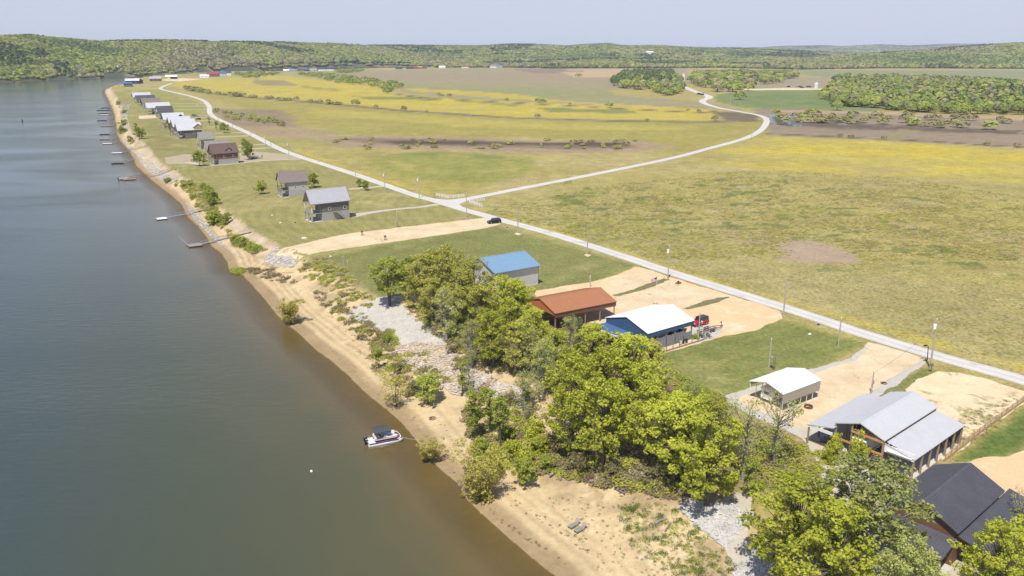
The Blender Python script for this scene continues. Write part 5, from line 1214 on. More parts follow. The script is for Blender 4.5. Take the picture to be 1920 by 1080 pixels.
# flag beyond the white roof
fp = empty('flag_pole', (*P(1229, 577), 0), a, 'thin pole flying a flag above the white roof', 'flagpole')
FPH = 4.4 + 1.9 + 1.6; MB().tube([(0, 0, 0), (0, 0, FPH)], [.05, .03], 8).build('pole', M['white_metal'], fp); MB().ball((0, 0, FPH + .06), .08, .08, .08).build('finial', M['yellow_siding'], fp)
fl = empty('flag', (0, 0, FPH), 2.8, None, None, None, fp)
M['flag_red'] = mat('flag_red', (.45, .02, .03), .8); M['flag_white'] = mat('flag_white', (.75, .75, .75), .8); M['flag_blue'] = mat('flag_blue', (.02, .04, .20), .8)
def fpt(u, v, off=0): return (u, .13 * math.sin(u * 4.2) + off, -.08 - v - u * .35)
for k in range(13):
    b = MB(); h = .95 / 13; n = 8; b.add([fpt(1.5 * i / n, k * h + q * h) for i in range(n + 1) for q in (0, 1)], [(2 * i, 2 * i + 1, 2 * i + 3, 2 * i + 2) for i in range(n)]); b.build('stripe', M['flag_white' if k % 2 else 'flag_red'], fl)
b = MB(); [b.add([fpt(.62 * i / 4, v_, o_) for i in range(5) for v_ in (0, .51)], [(2 * i, 2 * i + 1, 2 * i + 3, 2 * i + 2) for i in range(4)]) for o_ in (.006, -.006)]; b.build('canton', M['flag_blue'], fl)
# cream carport with camper
loc4, L4, a4 = frame((1468.8, 739.5), (1540, 712.5), 3.5, 3.6)
b4 = empty('carport', loc4, a4, 'cream roofed metal carport with tan side panels sheltering a camper', 'carport')
roof_part(b4, L4, 3.6, 3.5, 1.05, M['cream_metal'], rib=.75, rib_h=.02)
sp = empty('side_wall', (0, 0, 0), 0, None, None, None, b4)
for i in range(7): MB().box(-L4 / 2 + .15, -3.55 - .02 * (i % 2), 1.55 + i * .27, L4 / 2 - .1, -3.5, 1.55 + (i + .96) * .27).build('siding_panel', M['tan_siding'], sp)
MB().box(-L4 / 2 + .15, 3.5, 2.6, L4 / 2 - .1, 3.55, 3.45).build('side_panel', M['tan_siding'], b4)
gable_end(b4, L4 / 2 - .3, 3.45, 3.4, 1.0, M['tan_siding'], low=.1)
for y in (-3.46, 3.46): posts(b4, np.linspace(-L4 / 2 + .25, L4 / 2 - .25, 7), y, 3.45, 'cream_metal', .09)
for y in (-3.46, 3.46): MB().beam((-L4 / 2 + .2, y, .08), (L4 / 2 - .2, y, .08), .1).build('base_rail', M['cream_metal'], b4)
for y in (-1.9, 1.9): MB().beam((-L4 / 2 + .2, 0, 4.3), (-L4 / 2 + .2, y, 3.9), .08).build('truss', M['cream_metal'], b4)
def loc_of(base, ang, u, v): return (base[0] + math.cos(ang) * u - math.sin(ang) * v, base[1] + math.sin(ang) * u + math.cos(ang) * v)
def camper(xy, rz, ln, label, h=2.9):
    o = empty('camper_trailer', (*xy, 0), rz, label, 'camper')
    prof = [(-ln / 2, .7), (-ln / 2, h - .25), (-ln / 2 + .3, h), (ln / 2 - .7, h), (ln / 2 - .1, h - .7), (ln / 2, 1.2), (ln / 2 - .3, .6)]
    MB().prism([(x, -1.2, z) for x, z in prof], (0, 2.4, 0)).build('body', M['white_metal'], o)
    MB().box(-ln / 2 + .2, -1.23, 1.05, ln / 2 - .5, -1.201, 1.2).build('stripe', M['grey_roof'], o)
    for x in (-.5, .4):
        w = MB().tube([(x, -1.22, .38), (x, -.98, .38)], .38, 12).build('wheel', M['rubber'], o); MB().tube([(x, -1.25, .38), (x, -1.221, .38)], .2, 10).build('rim', M['rim'], w)
        w = MB().tube([(x, .98, .38), (x, 1.22, .38)], .38, 12).build('wheel', M['rubber'], o)
    for x in (-ln / 2 + 1.1, 1.2): window(o, x, -1.2, 1.65, .9, .55)
    window(o, -ln / 2, .0, 1.6, 1.0, .6, 'end')
    MB().box(-.2 + .9, -1.24, .75, .85 + .4, -1.202, 1.5).build('door', M['cream_metal'], o)
    MB().box(-.7, -.4, h + .001, .2, .4, h + .25).build('air_conditioner', M['white_trim'], o)
    MB().beam((ln / 2 - .3, 0, .55), (ln / 2 + 1.0, 0, .5), .12).build('hitch', M['dark'], o)
    return o
camper(loc_of(loc4, a4, -.4, .6), a4, 7.6, 'white camper parked under the cream roofed carport', 2.8)
# big grey roofed barn
loc5, L5, a5 = frame((1658.9, 826.7), (1758.4, 763.3), 4.9, 3.9)
b5 = empty('barn', loc5, a5, 'large open barn with a light grey metal roof and lean-to roofs on both sides', 'barn')
x0, x1 = -L5 / 2, L5 / 2
roof_part(b5, L5, 3.9, 4.9, 1.4, M['light_grey_roof'], rib=.45, rib_h=.03)
lean_part(b5, x0 + .4, x1 - .2, -3.6, 4.35, -8.3, 3.4, M['light_grey_roof'], rib=.45)
lean_part(b5, x0 - .8, x1 - 1.2, 3.6, 4.35, 7.9, 3.4, M['light_grey_roof'], rib=.45)
MB().box(x0 + .3, -3.75, 4.2, x1 - .3, -3.6, 4.85).build('side_panel', M['dark'], b5)  # near-black colour stands in for the shaded gap between eave and lean-to
wd = 'wood'
for y in (-3.7, 3.7): posts(b5, np.linspace(x0 + .3, x1 - .4, 6), y, 4.7, wd, .26)
posts(b5, np.linspace(x0 + .7, x1 - .5, 7), -8.1, 3.35, wd, .24); posts(b5, np.linspace(x0 - .5, x1 - 1.5, 6), 7.7, 3.35, wd, .22)
posts(b5, [x0 + .3], 1.2, 5.6, wd, .22)
for z_, c in ((4.3, 'orange_wood'), (2.3, 'orange_wood')): MB().box(x0 + .12, -3.8, z_, x0 + .24, 3.8 if z_ < 3 else 1.3, z_ + .32).build('beam', M[c], b5)
tr = MB(); 
for y in np.linspace(-3.2, 3.2, 9): tr.beam((x0 + .5, y, 4.75), (x0 + .5, y * .8, 6.1 - abs(y) * .35), .07)
tr.beam((x0 + .5, -3.7, 4.75), (x0 + .5, 3.7, 4.75), .12); tr.build('truss', M['wood'], b5)
o = MB().box(x0 + .45, -8.2, 3.0, x0 + .55, -3.75, 4.2).build('end_panel', M['white_trim'], b5); o['label'] = 'pale panel across the river end of the near lean-to'
MB().box(x0 - .75, 3.7, 3.0, x0 - .65, 7.8, 3.5).build('end_panel', M['white_trim'], b5)
MB().box(x0 + 5, 3.55, 0, x1 - .5, 3.62, 4.6).build('wall', M['dark_taupe'], b5); MB().box(x1 - .55, -8.1, 0, x1 - .45, 7.7, 3.3).build('wall', M['dark_taupe'], b5)
MB().box(x0 + 1, -8.15, 0, x1 - .5, 7.75, .07).build('slab', M['concrete'], b5)
MB().box(x0 + .6, -8.2, -.1, x0 + .99, 7.8, .25).build('curb', M['wood'], b5)
wl = MB().box(x0 + .1, -7.9, 3.42, x0 + .38, -4.3, 3.46); wl.build('skylight_frame', M['white_trim'], b5)
for i in range(7):
    u = .02 + i * .62; MB().prism([(x0 + .45, -7.95 + u, 3.60 + u * .2), (x0 + .85, -7.95 + u, 3.60 + u * .2), (x0 + .85, -7.5 + u, 3.69 + u * .2), (x0 + .45, -7.5 + u, 3.69 + u * .2)], (0, 0, .03)).build('skylight_pane', M['dark'], b5)
camper(loc_of(loc5, a5, -3.4, .4), a5, 9.5, 'white camper with dark windows inside the grey roofed barn', 3.2)
pt = empty('picnic_table', (*loc_of(loc5, a5, x0 + 2.5, 5.6), .07), a5 + .4, 'dark wooden table under the far lean-to of the grey roofed barn', 'table')
MB().box(-.9, -.4, .7, .9, .4, .76).build('tabletop', M['grey_wood'], pt)
for s in (-1, 1):
    MB().box(-.9, s * .75 - .14, .42, .9, s * .75 + .14, .47).build('bench', M['grey_wood'], pt); MB().beam((s * .6, -.7, .02), (s * .6, .3, .7), .08).beam((s * .6, .7, .02), (s * .6, -.3, .7), .08).build('leg', M['grey_wood'], pt)
mo = empty('motorcycle', (*loc_of(loc5, a5, x0 + 1.6, -2.2), .07), a5 + 2.0, 'dark motorcycle parked at the open front of the grey roofed barn', 'motorcycle')
for s in (-.7, .7): MB().tube([(s, -.06, .32), (s, .06, .32)], .32, 12).build('wheel', M['rubber'], mo)
MB().ball((.15, 0, .78), .35, .17, .16).build('tank', M['maroon'], mo); MB().box(-.65, -.14, .68, -.1, .14, .8).build('seat', M['dark'], mo); MB().beam((.7, 0, .32), (.45, 0, 1.05), .07).beam((.45, -.35, 1.08), (.45, .35, 1.08), .04).build('handlebar', M['steel'], mo); MB().box(-.2, -.17, .25, .35, .17, .62).build('engine', M['steel'], mo)
for i, (u, v, s_, lb) in enumerate([(3, -6.0, .8, 'tan crate under the near lean-to of the grey roofed barn'), (6, -6.4, 1.0, 'larger dark crate deeper under the near lean-to'), (-7.2, 6.4, .6, 'low box under the far lean-to beside the dark table')]):
    c = empty('crate', (*loc_of(loc5, a5, u, v), .07), a5 + i, lb, 'crate'); MB().box(-s_ * .6, -s_ * .5, 0, s_ * .6, s_ * .5, s_ * .8).build('box', M[['tan_siding', 'dark_taupe', 'wood'][i]], c); MB().box(-s_ * .64, -s_ * .54, s_ * .8, s_ * .64, s_ * .54, s_ * .87).build('lid', M['grey_wood'], c)
# black roofed barn
loc6, L6, a6 = frame((1797, 1000.9), (1884, 921), 4.9, 4.5)
b6 = empty('barn', loc6, a6, 'brown barn with a ribbed black metal roof and black porch roof in the bottom corner', 'barn')
roof_part(b6, L6, 4.5, 4.9, 2.2, M['black_roof'], rib=.42, rib_w=.12, rib_h=.08)
x0, x1 = -L6 / 2, L6 / 2
gable_walls(b6, x0 + .45, x1 - .4, 4.1, 0, 4.85, 2.0, M['brown_wall'])
lean_part(b6, x0 + .6, x1 + 2.5, -4.3, 4.25, -9.5, 3.0, M['black_roof'], rib=.4)
pr_ = MB().prism([(x0 + .4, -4.4, 3.9), (x0 + .4, 4.3, 3.9), (x0 - 3.6, 4.3, 2.9), (x0 - 3.6, -4.4, 2.9)], (0, 0, -.1))
for i in range(22):
    y = -4.35 + i * .41; pr_.prism([(x0 + .4, y, 3.9), (x0 + .4, y + .08, 3.9), (x0 - 3.6, y + .08, 2.9), (x0 - 3.6, y, 2.9)], (0, 0, .05))
pr_.build('porch_roof', M['black_roof'], b6)
me = MB().box(-.14, -.14, -.2, .14, .14, 3.0).mesh('post', M['wood'])
for y in (-4.1, 0.0, 4.0): link('post', me, None, b6, (x0 - 3.3, y, 0))
for x in (x0 + .8, x0 + 5, x0 + 9, x0 + 13): link('post', me, None, b6, (x, -9.2, 0))
MB().box(x0 - 3.7, -4.5, 0, x0 + .4, 4.4, .1).build('patio_slab', M['concrete'], b6)
window(b6, x0 + .45, -2, 1.3, 1.1, 1.0, 'end'); window(b6, x0 + .45, 2.4, 1.3, 1.1, 1.0, 'end')
d_ = MB().box(x0 + .38, -.5, 0.1, x0 + .44, .5, 2.2).build('door', M['cream_metal'], b6); MB().box(x0 + .34, .32, 1.1, x0 + .37, .4, 1.2).build('handle', M['steel'], d_)
# --- lake houses on tall foundations
def lake_house(El, Er, ze, w, rise, roofm, upm, lowm, label, L=None, porch=.27, dormer=None, rail='white_trim', win=((.55, .8, .8), (.85, .8, 1.1)), rib=0, name='lake_house', shed_roof=False, stairs=False, postm='stone', group=None, ang=None):
    loc_, L, a_ = frame(El, Er, ze, w, L)
    if ang is not None: a_ = rad(ang)
    o = empty(name, loc_, a_, label, 'house', group); x0, x1 = -L / 2, L / 2; ov = .5; wy = w - ov; xp = x0 + ov + (L - 2 * ov) * porch; f = ze * .47
    roof_part(o, L, w, ze, rise, M[roofm], rib=rib, rib_h=.03)
    MB().box(x0 + .02, -w - .05, ze - .27, x1 - .02, -w - .002, ze - .01).build('eave_shade_trim', M['dark_taupe'], o)  # dark edge board, its colour imitates the shading that separates neighbouring roofs
    fb = MB()
    for fxx in (x0 - .03, x1 + .03):
        for sgn in (-1, 1): fb.beam((fxx, sgn * w, ze - .08), (fxx, 0, ze + rise - .08), .06, .3)
    fb.build('rake_shade_trim', M['dark_taupe'], o)  # gable edges darkened likewise, roof shading put into the colour
    MB().box(xp, -wy, -.2, x1 - ov, wy, f).build('foundation_wall', M[lowm], o)
    gable_walls(o, xp + .02, x1 - ov - .02, wy - .02, f + .003, ze, rise * .96, M[upm], wr=w)
    MB().box(x0 + .2, -wy - .1, f - .22, xp - .01, wy + .1, f).build('deck', M['grey_wood'], o)
    MB().box(x0 + .2, -wy - .3, -.1, xp - .01, wy + .3, .08).build('patio_slab', M['concrete'], o)
    for y in (-wy + .05, 0, wy - .05): MB().box(x0 + .5 - .25, y - .25, 0.08, x0 + .5 + .25, y + .25, f - .221).build('pillar', M[postm], o)
    for y in (-wy, wy): MB().box(x0 + .45, y - .09, f, x0 + .63, y + .09, ze - .05).build('post', M[rail], o)
    rl = MB().beam((x0 + .3, -wy, f + 1), (x0 + .3, wy, f + 1), .08).beam((x0 + .3, -wy, f + 1), (xp, -wy, f + 1), .08).beam((x0 + .3, wy, f + 1), (xp, wy, f + 1), .08)
    for y in np.linspace(-wy, wy, 9): rl.beam((x0 + .3, y, f), (x0 + .3, y, f + 1), .05)
    for x in np.linspace(x0 + .3, xp - .1, 6): rl.beam((x, -wy, f), (x, -wy, f + 1), .05)
    rl.build('railing', M['grey_wood' if rail == 'white_trim' else rail], o)
    if not shed_roof: gable_end(o, x0 + .35, wy, ze - .05, rise * .93, M[upm], name='gable_panel')
    for fx, wz, wh in win: window(o, xp + (x1 - ov - xp) * fx, -wy + .02, f + wz, wh, wh * 1.15)
    window(o, xp, wy * .4, .6, 1.6, 1.5, 'end'); window(o, xp + .02, -wy * .3, f + .3, 1.5, 1.9, 'end')
    if dormer:
        dx, dw, dh, dm = dormer; q = w * (.80 if dw < 4 else .97); zb = ze + rise * (1 - q / w) ; 
        do = empty('dormer', (dx * L, 0, 0), 0, None, None, None, o)
        MB().box(-dw / 2, -q, zb - .1, dw / 2, -q * .2, zb + dh).prism([(-dw / 2, -q, zb + dh), (dw / 2, -q, zb + dh), (0, -q, zb + dh + dw * .36)], (0, q * .8, 0)).build('dormer_wall', M[dm], do)
        rr = MB(); 
        for s in (-1, 1): rr.prism([(s * (dw / 2 + .3), -q - .3, zb + dh - .15), (0, -q - .3, zb + dh + dw * .36 + .06), (0, -q * .1, zb + dh + dw * .36 + .06), (s * (dw / 2 + .3), -q * .1, zb + dh - .15)][::s], (0, 0, .12))
        rr.build('dormer_roof', M[roofm], do)
        window(do, -.5, -q, zb + dh * .35, .6, .8); window(do, .5, -q, zb + dh * .35, .6, .8)
    if stairs:
        st = MB(); n = 12; hx = L * .12
        for i in range(n): st.box(hx + i * .26, -wy - 1.15, f - .2 - i * f / n, hx + i * .26 + .3, -wy - .1, f - .15 - i * f / n)
        st.beam((hx, -wy - 1.15, f - .1), (hx + n * .26, -wy - 1.15, .1), .08, .2).beam((hx, -wy - 1.15, f + .9), (hx + n * .26, -wy - 1.15, 1), .06)
        st.beam((hx - 1.1, -wy - 1.15, 0), (hx - 1.1, -wy - 1.15, f + .9), .1).beam((hx, -wy - 1.15, 0), (hx, -wy - 1.15, f + .9), .1).box(hx - 1.2, -wy - 1.2, f - .2, hx, -wy - .1, f - .05)
        st.build('stairs', M['grey_wood'], o)
        dd = MB().box(hx - 1.0, -wy - .03, f + .05, hx - .1, -wy + .02, f + 2.1).build('door', M['dark_taupe'], o)
    return o
lake_house((581.7, 383.9), (657.2, 375.6), 6.6, 3.8, 4.6, 'grey_roof', 'dark_taupe', 'stone', 'stilted stone house with a light grey metal roof and corner deck nearest the crossroads', stairs=True, shed_roof=True, rib=.6, win=((.28, .75, .8), (.84, .6, .9)))
lake_house((525, 343.3), (579, 339.4), 6.3, 4.4, 4.2, 'taupe_shingle', 'sage_siding', 'stone', 'sage house with a taupe shingle roof and red railed corner porch on the lawn', rail='rust', win=((.35, .8, .6), (.75, .8, .6)))
Hc = lake_house((398, 288.8), (448, 285), 6.1, 4.2, 4.8, 'red_brown_shingle', 'red_log', 'stone', 'red-brown house with a steep brown roof and peaked dormer beside the gravel yard', dormer=(.14, 3.0, .7, 'red_brown_shingle'), rail='orange_wood', win=((.3, .9, .9), (.75, 1.2, .7)), porch=.2)
lake_house((387, 280), (434, 277), 6.0, 4.5, 4.2, 'grey_shingle', 'sage_siding', 'stone', 'grey-brown roofed house with a small pale dormer behind the red-brown house', dormer=(.16, 1.8, .5, 'sage_siding'))
lake_house((372, 262), (402, 260.6), 6.0, 5.0, 4.2, 'grey_shingle', 'sage_siding', 'dark_taupe', 'olive-grey shingle roofed house with a white railed porch below the yellow dormer', ang=33)
lake_house((335.6, 245.5), (381, 242.6), 5.8, 5.4, 5.0, 'house_white_roof', 'dark_taupe', 'dark_taupe', 'white roofed house with a mustard yellow dormer', dormer=(.33, 5.6, 2.0, 'yellow_siding'), rib=1.0, rail='white_trim', ang=33)
lake_house((328, 238.7), (370, 236), 6.0, 5.2, 5.2, 'house_white_roof', 'red_log', 'dark_taupe', 'white roofed house with a navy trimmed dormer just beyond the yellow dormer one', dormer=(.36, 4.2, 1.6, 'navy'), rail='orange_wood', ang=33)
lake_house((321, 232.5), (361, 230), 6.0, 5.2, 5.0, 'house_white_roof', 'navy', 'dark_taupe', 'white roofed house with a small dark dormer between the navy and red dormer ones', dormer=(.36, 4.2, 1.6, 'dark_taupe'), ang=33)
lake_house((311, 225), (349, 222.6), 6.0, 5.4, 5.0, 'house_white_roof', 'navy', 'dark_taupe', 'white roofed house with a crimson dormer', dormer=(.30, 5.4, 1.8, 'maroon'), ang=33)
lake_house((302, 210.6), (328, 208.8), 6.0, 5.4, 5.0, 'dark_shingle', 'grey_wall', 'sage_siding', 'charcoal roofed house with a blue-grey porch beside the white roofs', ang=35)
lake_house((284, 203.2), (321, 200.6), 6.0, 5.4, 4.8, 'house_white_roof', 'grey_wall', 'dark_taupe', 'white roofed house with a tan chimney box between the charcoal and taupe roofs', ang=35)
lake_house((275, 193.5), (303, 191.6), 6.0, 5.6, 4.8, 'taupe_shingle', 'navy', 'navy', 'taupe roofed house with dark blue walls at the far part of the row', ang=36)
lake_house((264, 187.6), (293, 185.8), 6.0, 5.6, 4.8, 'dark_shingle', 'tan_siding', 'tan_siding', 'black-grey roofed house with a cross gable, second from the far end of the row', dormer=(.05, 5, .8, 'dark_shingle'), ang=36)
lake_house((257, 182.4), (285, 180.8), 6.0, 5.8, 5.0, 'house_white_roof', 'yellow_siding', 'tan_siding', 'white roofed house at the far end of the row', ang=36)
# simple riverside buildings on the spit and beyond
def small_house(px, py, L, W, h, rise, roofm, wallm, label, ang=33, cat='house', name='river_house', group=None, z=None, open_=False):
    x, y, zz = G1(px, py) if z is None else (*P(px, py, z), z)
    if z is None and py > 137: zz = max(zz, 0)
    o = empty(name, (x, y, zz), rad(ang), label, cat, group)
    roof_part(o, L, W / 2, h, rise, M[roofm], th=.25)
    if open_: 
        for sx in (-1, 1):
            for sy in (-1, 1): MB().box(sx * (L / 2 - .6) - .2, sy * (W / 2 - .6) - .2, -1, sx * (L / 2 - .6) + .2, sy * (W / 2 - .6) + .2, h).build('post', M['wood'], o)
        MB().box(-L * .1, -W / 2 + .8, -1, L / 2 - 1, W / 2 - .8, h - .3).build('wall', M[wallm], o)
    else:
        gable_walls(o, -L / 2 + .4, L / 2 - .4, W / 2 - .4, -1, h, rise * .9, M[wallm])
        window(o, -L * .2, -W / 2 + .4, h * .4, 1.4, 1.2); window(o, L * .2, -W / 2 + .4, h * .4, 1.4, 1.2)
    return o
small_house(236, 163, 22, 12, 5.5, 2.5, 'deep_blue_roof', 'dark_taupe', 'long cobalt blue roofed building at the water on the tip of the spit', open_=True, ang=20)
small_house(249, 157, 24, 13, 6, 3, 'white_metal', 'navy', 'white roofed building beside the cobalt blue roof', ang=20)
small_house(263, 156.5, 8, 10, 6, 3, 'blue_roof', 'navy', 'narrow pale blue gable in front of the white riverside roof', ang=-60)
small_house(292, 152, 22, 14, 5, 4, 'grey_roof', 'red_log', 'red building with a grey roof on the spit', ang=20)
small_house(322, 148, 24, 13, 5, 3, 'white_metal', 'navy', 'long low white roofed shed on the spit', open_=True, ang=20)
small_house(384, 146, 20, 12, 5, 2, 'white_metal', 'white_trim', 'small white building beside the far brick red roof', ang=15)
small_house(400, 143.5, 28, 16, 6, 4, 'red_roof', 'red_log', 'brick red roofed building near the river bend', ang=15)
small_house(415, 142.5, 24, 16, 6, 4, 'deep_blue_roof', 'grey_wall', 'deep blue roofed building next to the brick red roof', ang=15)
small_house(427, 141.5, 18, 14, 6, 4, 'dark_shingle', 'white_trim', 'white house with a dark roof at the end of the tan lane', ang=15)
for x_, y_, rm, wm, lb in [(539, 135.2, 'white_metal', 'tan_siding', 'white roofed building by the hidden river bend'), (550, 135.2, 'blue_roof', 'tan_siding', 'pale blue roofed building by the hidden river bend'), (577, 133.2, 'deep_blue_roof', 'navy', 'dark blue building at the river bend'), (588, 133.3, 'tan_siding', 'concrete', 'tan building at the river bend'),
                           (604, 132.6, 'dark_shingle', 'white_trim', 'dark roofed white house at the river bend'), (619, 132.4, 'navy', 'white_trim', 'navy roofed house right of the dark roofed one at the bend'),
                           (748, 129.2, 'dark_shingle', 'navy', 'small dark building on the far point'), (768, 129, 'dark_shingle', 'navy', 'dark blue house on the far river bank'), (777, 128.8, 'red_roof', 'red_log', 'red roofed house on the far river bank'), (786, 128.6, 'orange_wood', 'red_log', 'orange-brown house on the far river bank'), (794, 128.4, 'dark_shingle', 'rust', 'brown house at the end of the far river bank'),
                           (829, 127.8, 'white_metal', 'white_trim', 'white house by the far treeline'), (872, 127.8, 'red_roof', 'white_trim', 'red roofed white building by the far treeline'), (925, 127.4, 'grey_roof', 'white_trim', 'grey roofed house by the far treeline'), (936, 127.4, 'blue_roof', 'tan_siding', 'light blue house by the far treeline'), (1011, 125.2, 'white_metal', 'white_trim', 'long white building by the far treeline')]:
    small_house(x_, y_, 22, 14, 4.5, 3, rm, wm, lb, ang=10)
def far_house(px, py, rr, L, W, h, roofm, wallm, label):
    rs = np.arange(rr * .93, rr * 1.4, 12.0); hz_s = Hgt((px - 960) / F0 * rs * CP, rs); k_ = np.argmax(proj(rs * 0, rs, hz_s)[1] <= py); rr = float(rs[k_]); xx = (px - 960) / F0 * rr * CP; z = float(hz_s[k_])
    o = empty('hill_house', (xx, rr, z), 0.2, label, 'house'); roof_part(o, L, W / 2, h, 3.5, M[roofm], th=.3); gable_walls(o, -L / 2 + .4, L / 2 - .4, W / 2 - .4, -5, h, 3, M[wallm]); return o
far_house(142, 131, 1790, 15, 12, 7, 'grey_shingle', 'tan_siding', 'tan house in a clearing on the far bank'); far_house(218, 133, 1990, 12, 10, 7, 'white_metal', 'white_trim', 'white house among trees on the far bank')
far_house(277, 133, 2060, 12, 10, 6, 'dark_shingle', 'navy', 'dark house above the bare slope of the far bank'); far_house(311, 123, 2320, 24, 12, 8, 'grey_roof', 'tan_siding', 'pale house high in a clearing of the far bank')
far_house(1218, 105, 3500, 34, 18, 17, 'white_metal', 'white_trim', 'large white building on the distant wooded ridge')
# ------------------------------------------------------------------ white fences at the junction and rail fence
def rail_fence(pts, label, h, m, gap, name, rails=3, t=.12, group=None, closed_board=False):
    p0 = P(*pts[0]); o = empty(name, (*p0, 0), 0, label, 'fence', group)
    pm = MB().box(-t / 2, -t / 2, -.2, t / 2, t / 2, h + .08).mesh('post', M[m])
    for k in range(len(pts) - 1):
        a_ = np.array(P(*pts[k])) - p0; b_ = np.array(P(*pts[k + 1])) - p0; d = b_ - a_; ln = np.hypot(*d); n = max(1, round(ln / gap)); ang = math.atan2(d[1], d[0])
        for i in range(n + (k == len(pts) - 2)):
            link('post', pm, None, o, (*(a_ + d * i / n), 0), ang)
        rm = MB().box(t / 2 + .002, -.03, 0, ln / n - t / 2 - .002, .03, .15).mesh('rail', M[m])
        for i in range(n):
            for r_ in range(rails): link('rail', rm, None, o, (*(a_ + d * i / n), h * (r_ + .75) / rails - .12), ang)
    return o
rail_fence([(818, 367.5), (840, 372), (870, 369.5)], 'white three rail fence bent round the far side of the junction', 1.35, 'white_trim', 2.1, 'rail_fence', t=.16)
rail_fence([(909, 377), (880, 381), (904, 389)], 'white three rail fence folded round the near side of the junction', 1.35, 'white_trim', 2.1, 'rail_fence', t=.16)
rail_fence([(1771, 866), (1845, 808), (1925, 750)], 'brown wooden rail fence beyond the black roofed barn', 1.3, 'fence_wood', 2.4, 'rail_fence', rails=4, t=.14)
# ------------------------------------------------------------------ utility poles
def pole(px, py, h, label, trans=False, arm=False, group=None, lean=0.0, r=.15, extra=None):
    x, y = P(px, py); o = empty('utility_pole', (x, y, 0), .57, label, 'pole', group)
    MB().tube([(0, 0, -.3), (lean * h * .5, 0, h / 2), (lean * h, 0, h)], [r * 1.15, r, r * .8], 8).build('pole', M['pole_wood'], o)
    MB().tube([(lean * h, 0, h), (lean * h, 0, h + .28)], [.06, .09], 6).build('insulator', M['cream_metal'], o)
    if arm:
        c = MB().beam((lean * h, -1.1, h - .4), (lean * h, 1.1, h - .4), .12).build('crossarm', M['pole_wood'], o)
        for y_ in (-1, 1): MB().tube([(lean * h, y_, h - .34), (lean * h, y_, h - .1)], [.05, .08], 6).build('insulator', M['cream_metal'], c)
    if trans:
        k = MB().tube([(lean * h * .85 - .45, 0, h * .82), (lean * h * .85 - .45, 0, h * .82 + .95)], .29, 10).build('transformer', M['white_metal'], o)
        MB().tube([(lean * h * .85 - .45, 0, h * .82 + .951), (lean * h * .85 - .45, 0, h * .82 + 1.15)], [.07, .05], 6).build('bushing', M['grey_roof'], k)
        MB().beam((lean * h * .85 - .3, 0, h * .82 + .5), (lean * h * .85, 0, h * .82 + .5), .08).build('bracket', M['steel'], o)
    return o
pole(1744, 690, 10.1, 'leaning utility pole with a white transformer nearest the right edge', True, lean=-.03, r=.17)
pole(1468, 597, 9.8, 'utility pole between the orange lot and the mown lot', lean=.0)
pole(1252, 523, 9.0, 'utility pole with a transformer at the corner of the orange lot', True)
pole(1101, 477, 9.1, 'utility pole beside the road above the blue roofed shed'); pole(971, 437, 9.2, 'utility pole by the road right of the black car')
pole(875, 407, 9.0, 'utility pole at the junction beside the sandy drive'); pole(786, 371, 8.8, 'utility pole with crossarm and transformer left of the white fence', True, True)
pole(722, 356, 7.6, 'utility pole with a white cap at the thin driveway', True); pole(667, 330, 7.4, 'utility pole on the field side near the small yard trees')
pole(542, 295, 8.4, 'utility pole with a white cap at the gravel yard', True); pole(498.5, 278, 7.6, 'thick utility pole between two driveways', True); pole(509, 284, 8, 'thin utility pole beside the thick one')
pole(472, 267, 9, 'utility pole just uphill of the long driveway pair'); pole(437, 249, 8, 'utility pole beyond the dense round yard tree'); pole(410, 235, 8.5, 'utility pole at the road curve'); pole(373, 216, 11, 'tall pole with a lamp on the lawn inside the road curve', True)
pole(1070, 328, 8.7, 'lone pole in the field beside the cross road'); pole(1262, 292, 8.8, 'pole beside the far part of the cross road'); pole(1409, 263, 12, 'tall pole at the road bend', lean=0)
pole(1368, 204, 12, 'pole past the road bend near the green field'); pole(1298, 165, 12, 'pole at the far road by the oak grove'); pole(597, 304, 7.2, 'thin pole by the road beyond the gravel yard'); pole(284, 165.6, 9, 'pole on the lawn of the spit', r=.2)
pole(1571, 650, 6.2, 'short pale pole on the mown lot near the road', r=.14); pole(1106, 531, 1.7, 'short stub pole at the brown roofed carport', r=.12); pole(1106.5, 538, 2.9, 'low service pole just behind the brown ridge', r=.1)
pl_ = pole(1441, 692, 6.2, 'pale service pole with a dark ladder platform beside the cream carport', r=.16)
MB().box(-.1, -.9, 2.5, .9, .1, 2.6).build('platform', M['grey_wood'], pl_); ld = empty('ladder', (0, 0, 0), 0, None, None, None, pl_)
for x in (.1, .7): MB().beam((x, -.9, 0), (x, -.8, 3.4), .07).build('stile', M['dark_taupe'], ld)
for i in range(8): MB().beam((.1, -.89, .3 + i * .35), (.7, -.89, .3 + i * .35), .05).build('rung', M['dark_taupe'], ld)
pq = pole(745, 426, 5.6, 'service pole with a small platform beside the sandy drive', r=.16); MB().box(-.4, -.5, 2.0, .5, .3, 2.1).box(-.4, -.5, 0, -.3, -.4, 2).box(.4, -.5, 0, .5, -.4, 2).build('platform', M['grey_wood'], pq)
ps = pole(1633, 738, 4.2, 'service pole with grey meter boxes behind the grey roofed barn', r=.12); MB().box(-.3, -.3, 1.9, .1, -.12, 2.7).build('meter_box', M['steel'], ps); MB().box(.16, -.25, 2.1, .4, -.05, 2.5).build('meter_box', M['white_metal'], ps)
pole(1309, 640, 6.4, 'yellowish wooden pole beside the red car and the boat trailer', r=.14)
sl = empty('area_light', (*P(1738.5, 676), 0), .4, 'black lamp leaning out beside the leaning transformer pole', 'lamp'); MB().tube([(0, 0, -.1), (-.3, 0, 3.0), (-.8, 0, 3.4)], [.09, .07, .05], 8).build('arm', M['dark'], sl); MB().box(-1.5, -.18, 3.3, -.75, .18, 3.46).build('lamp_head', M['dark'], sl)
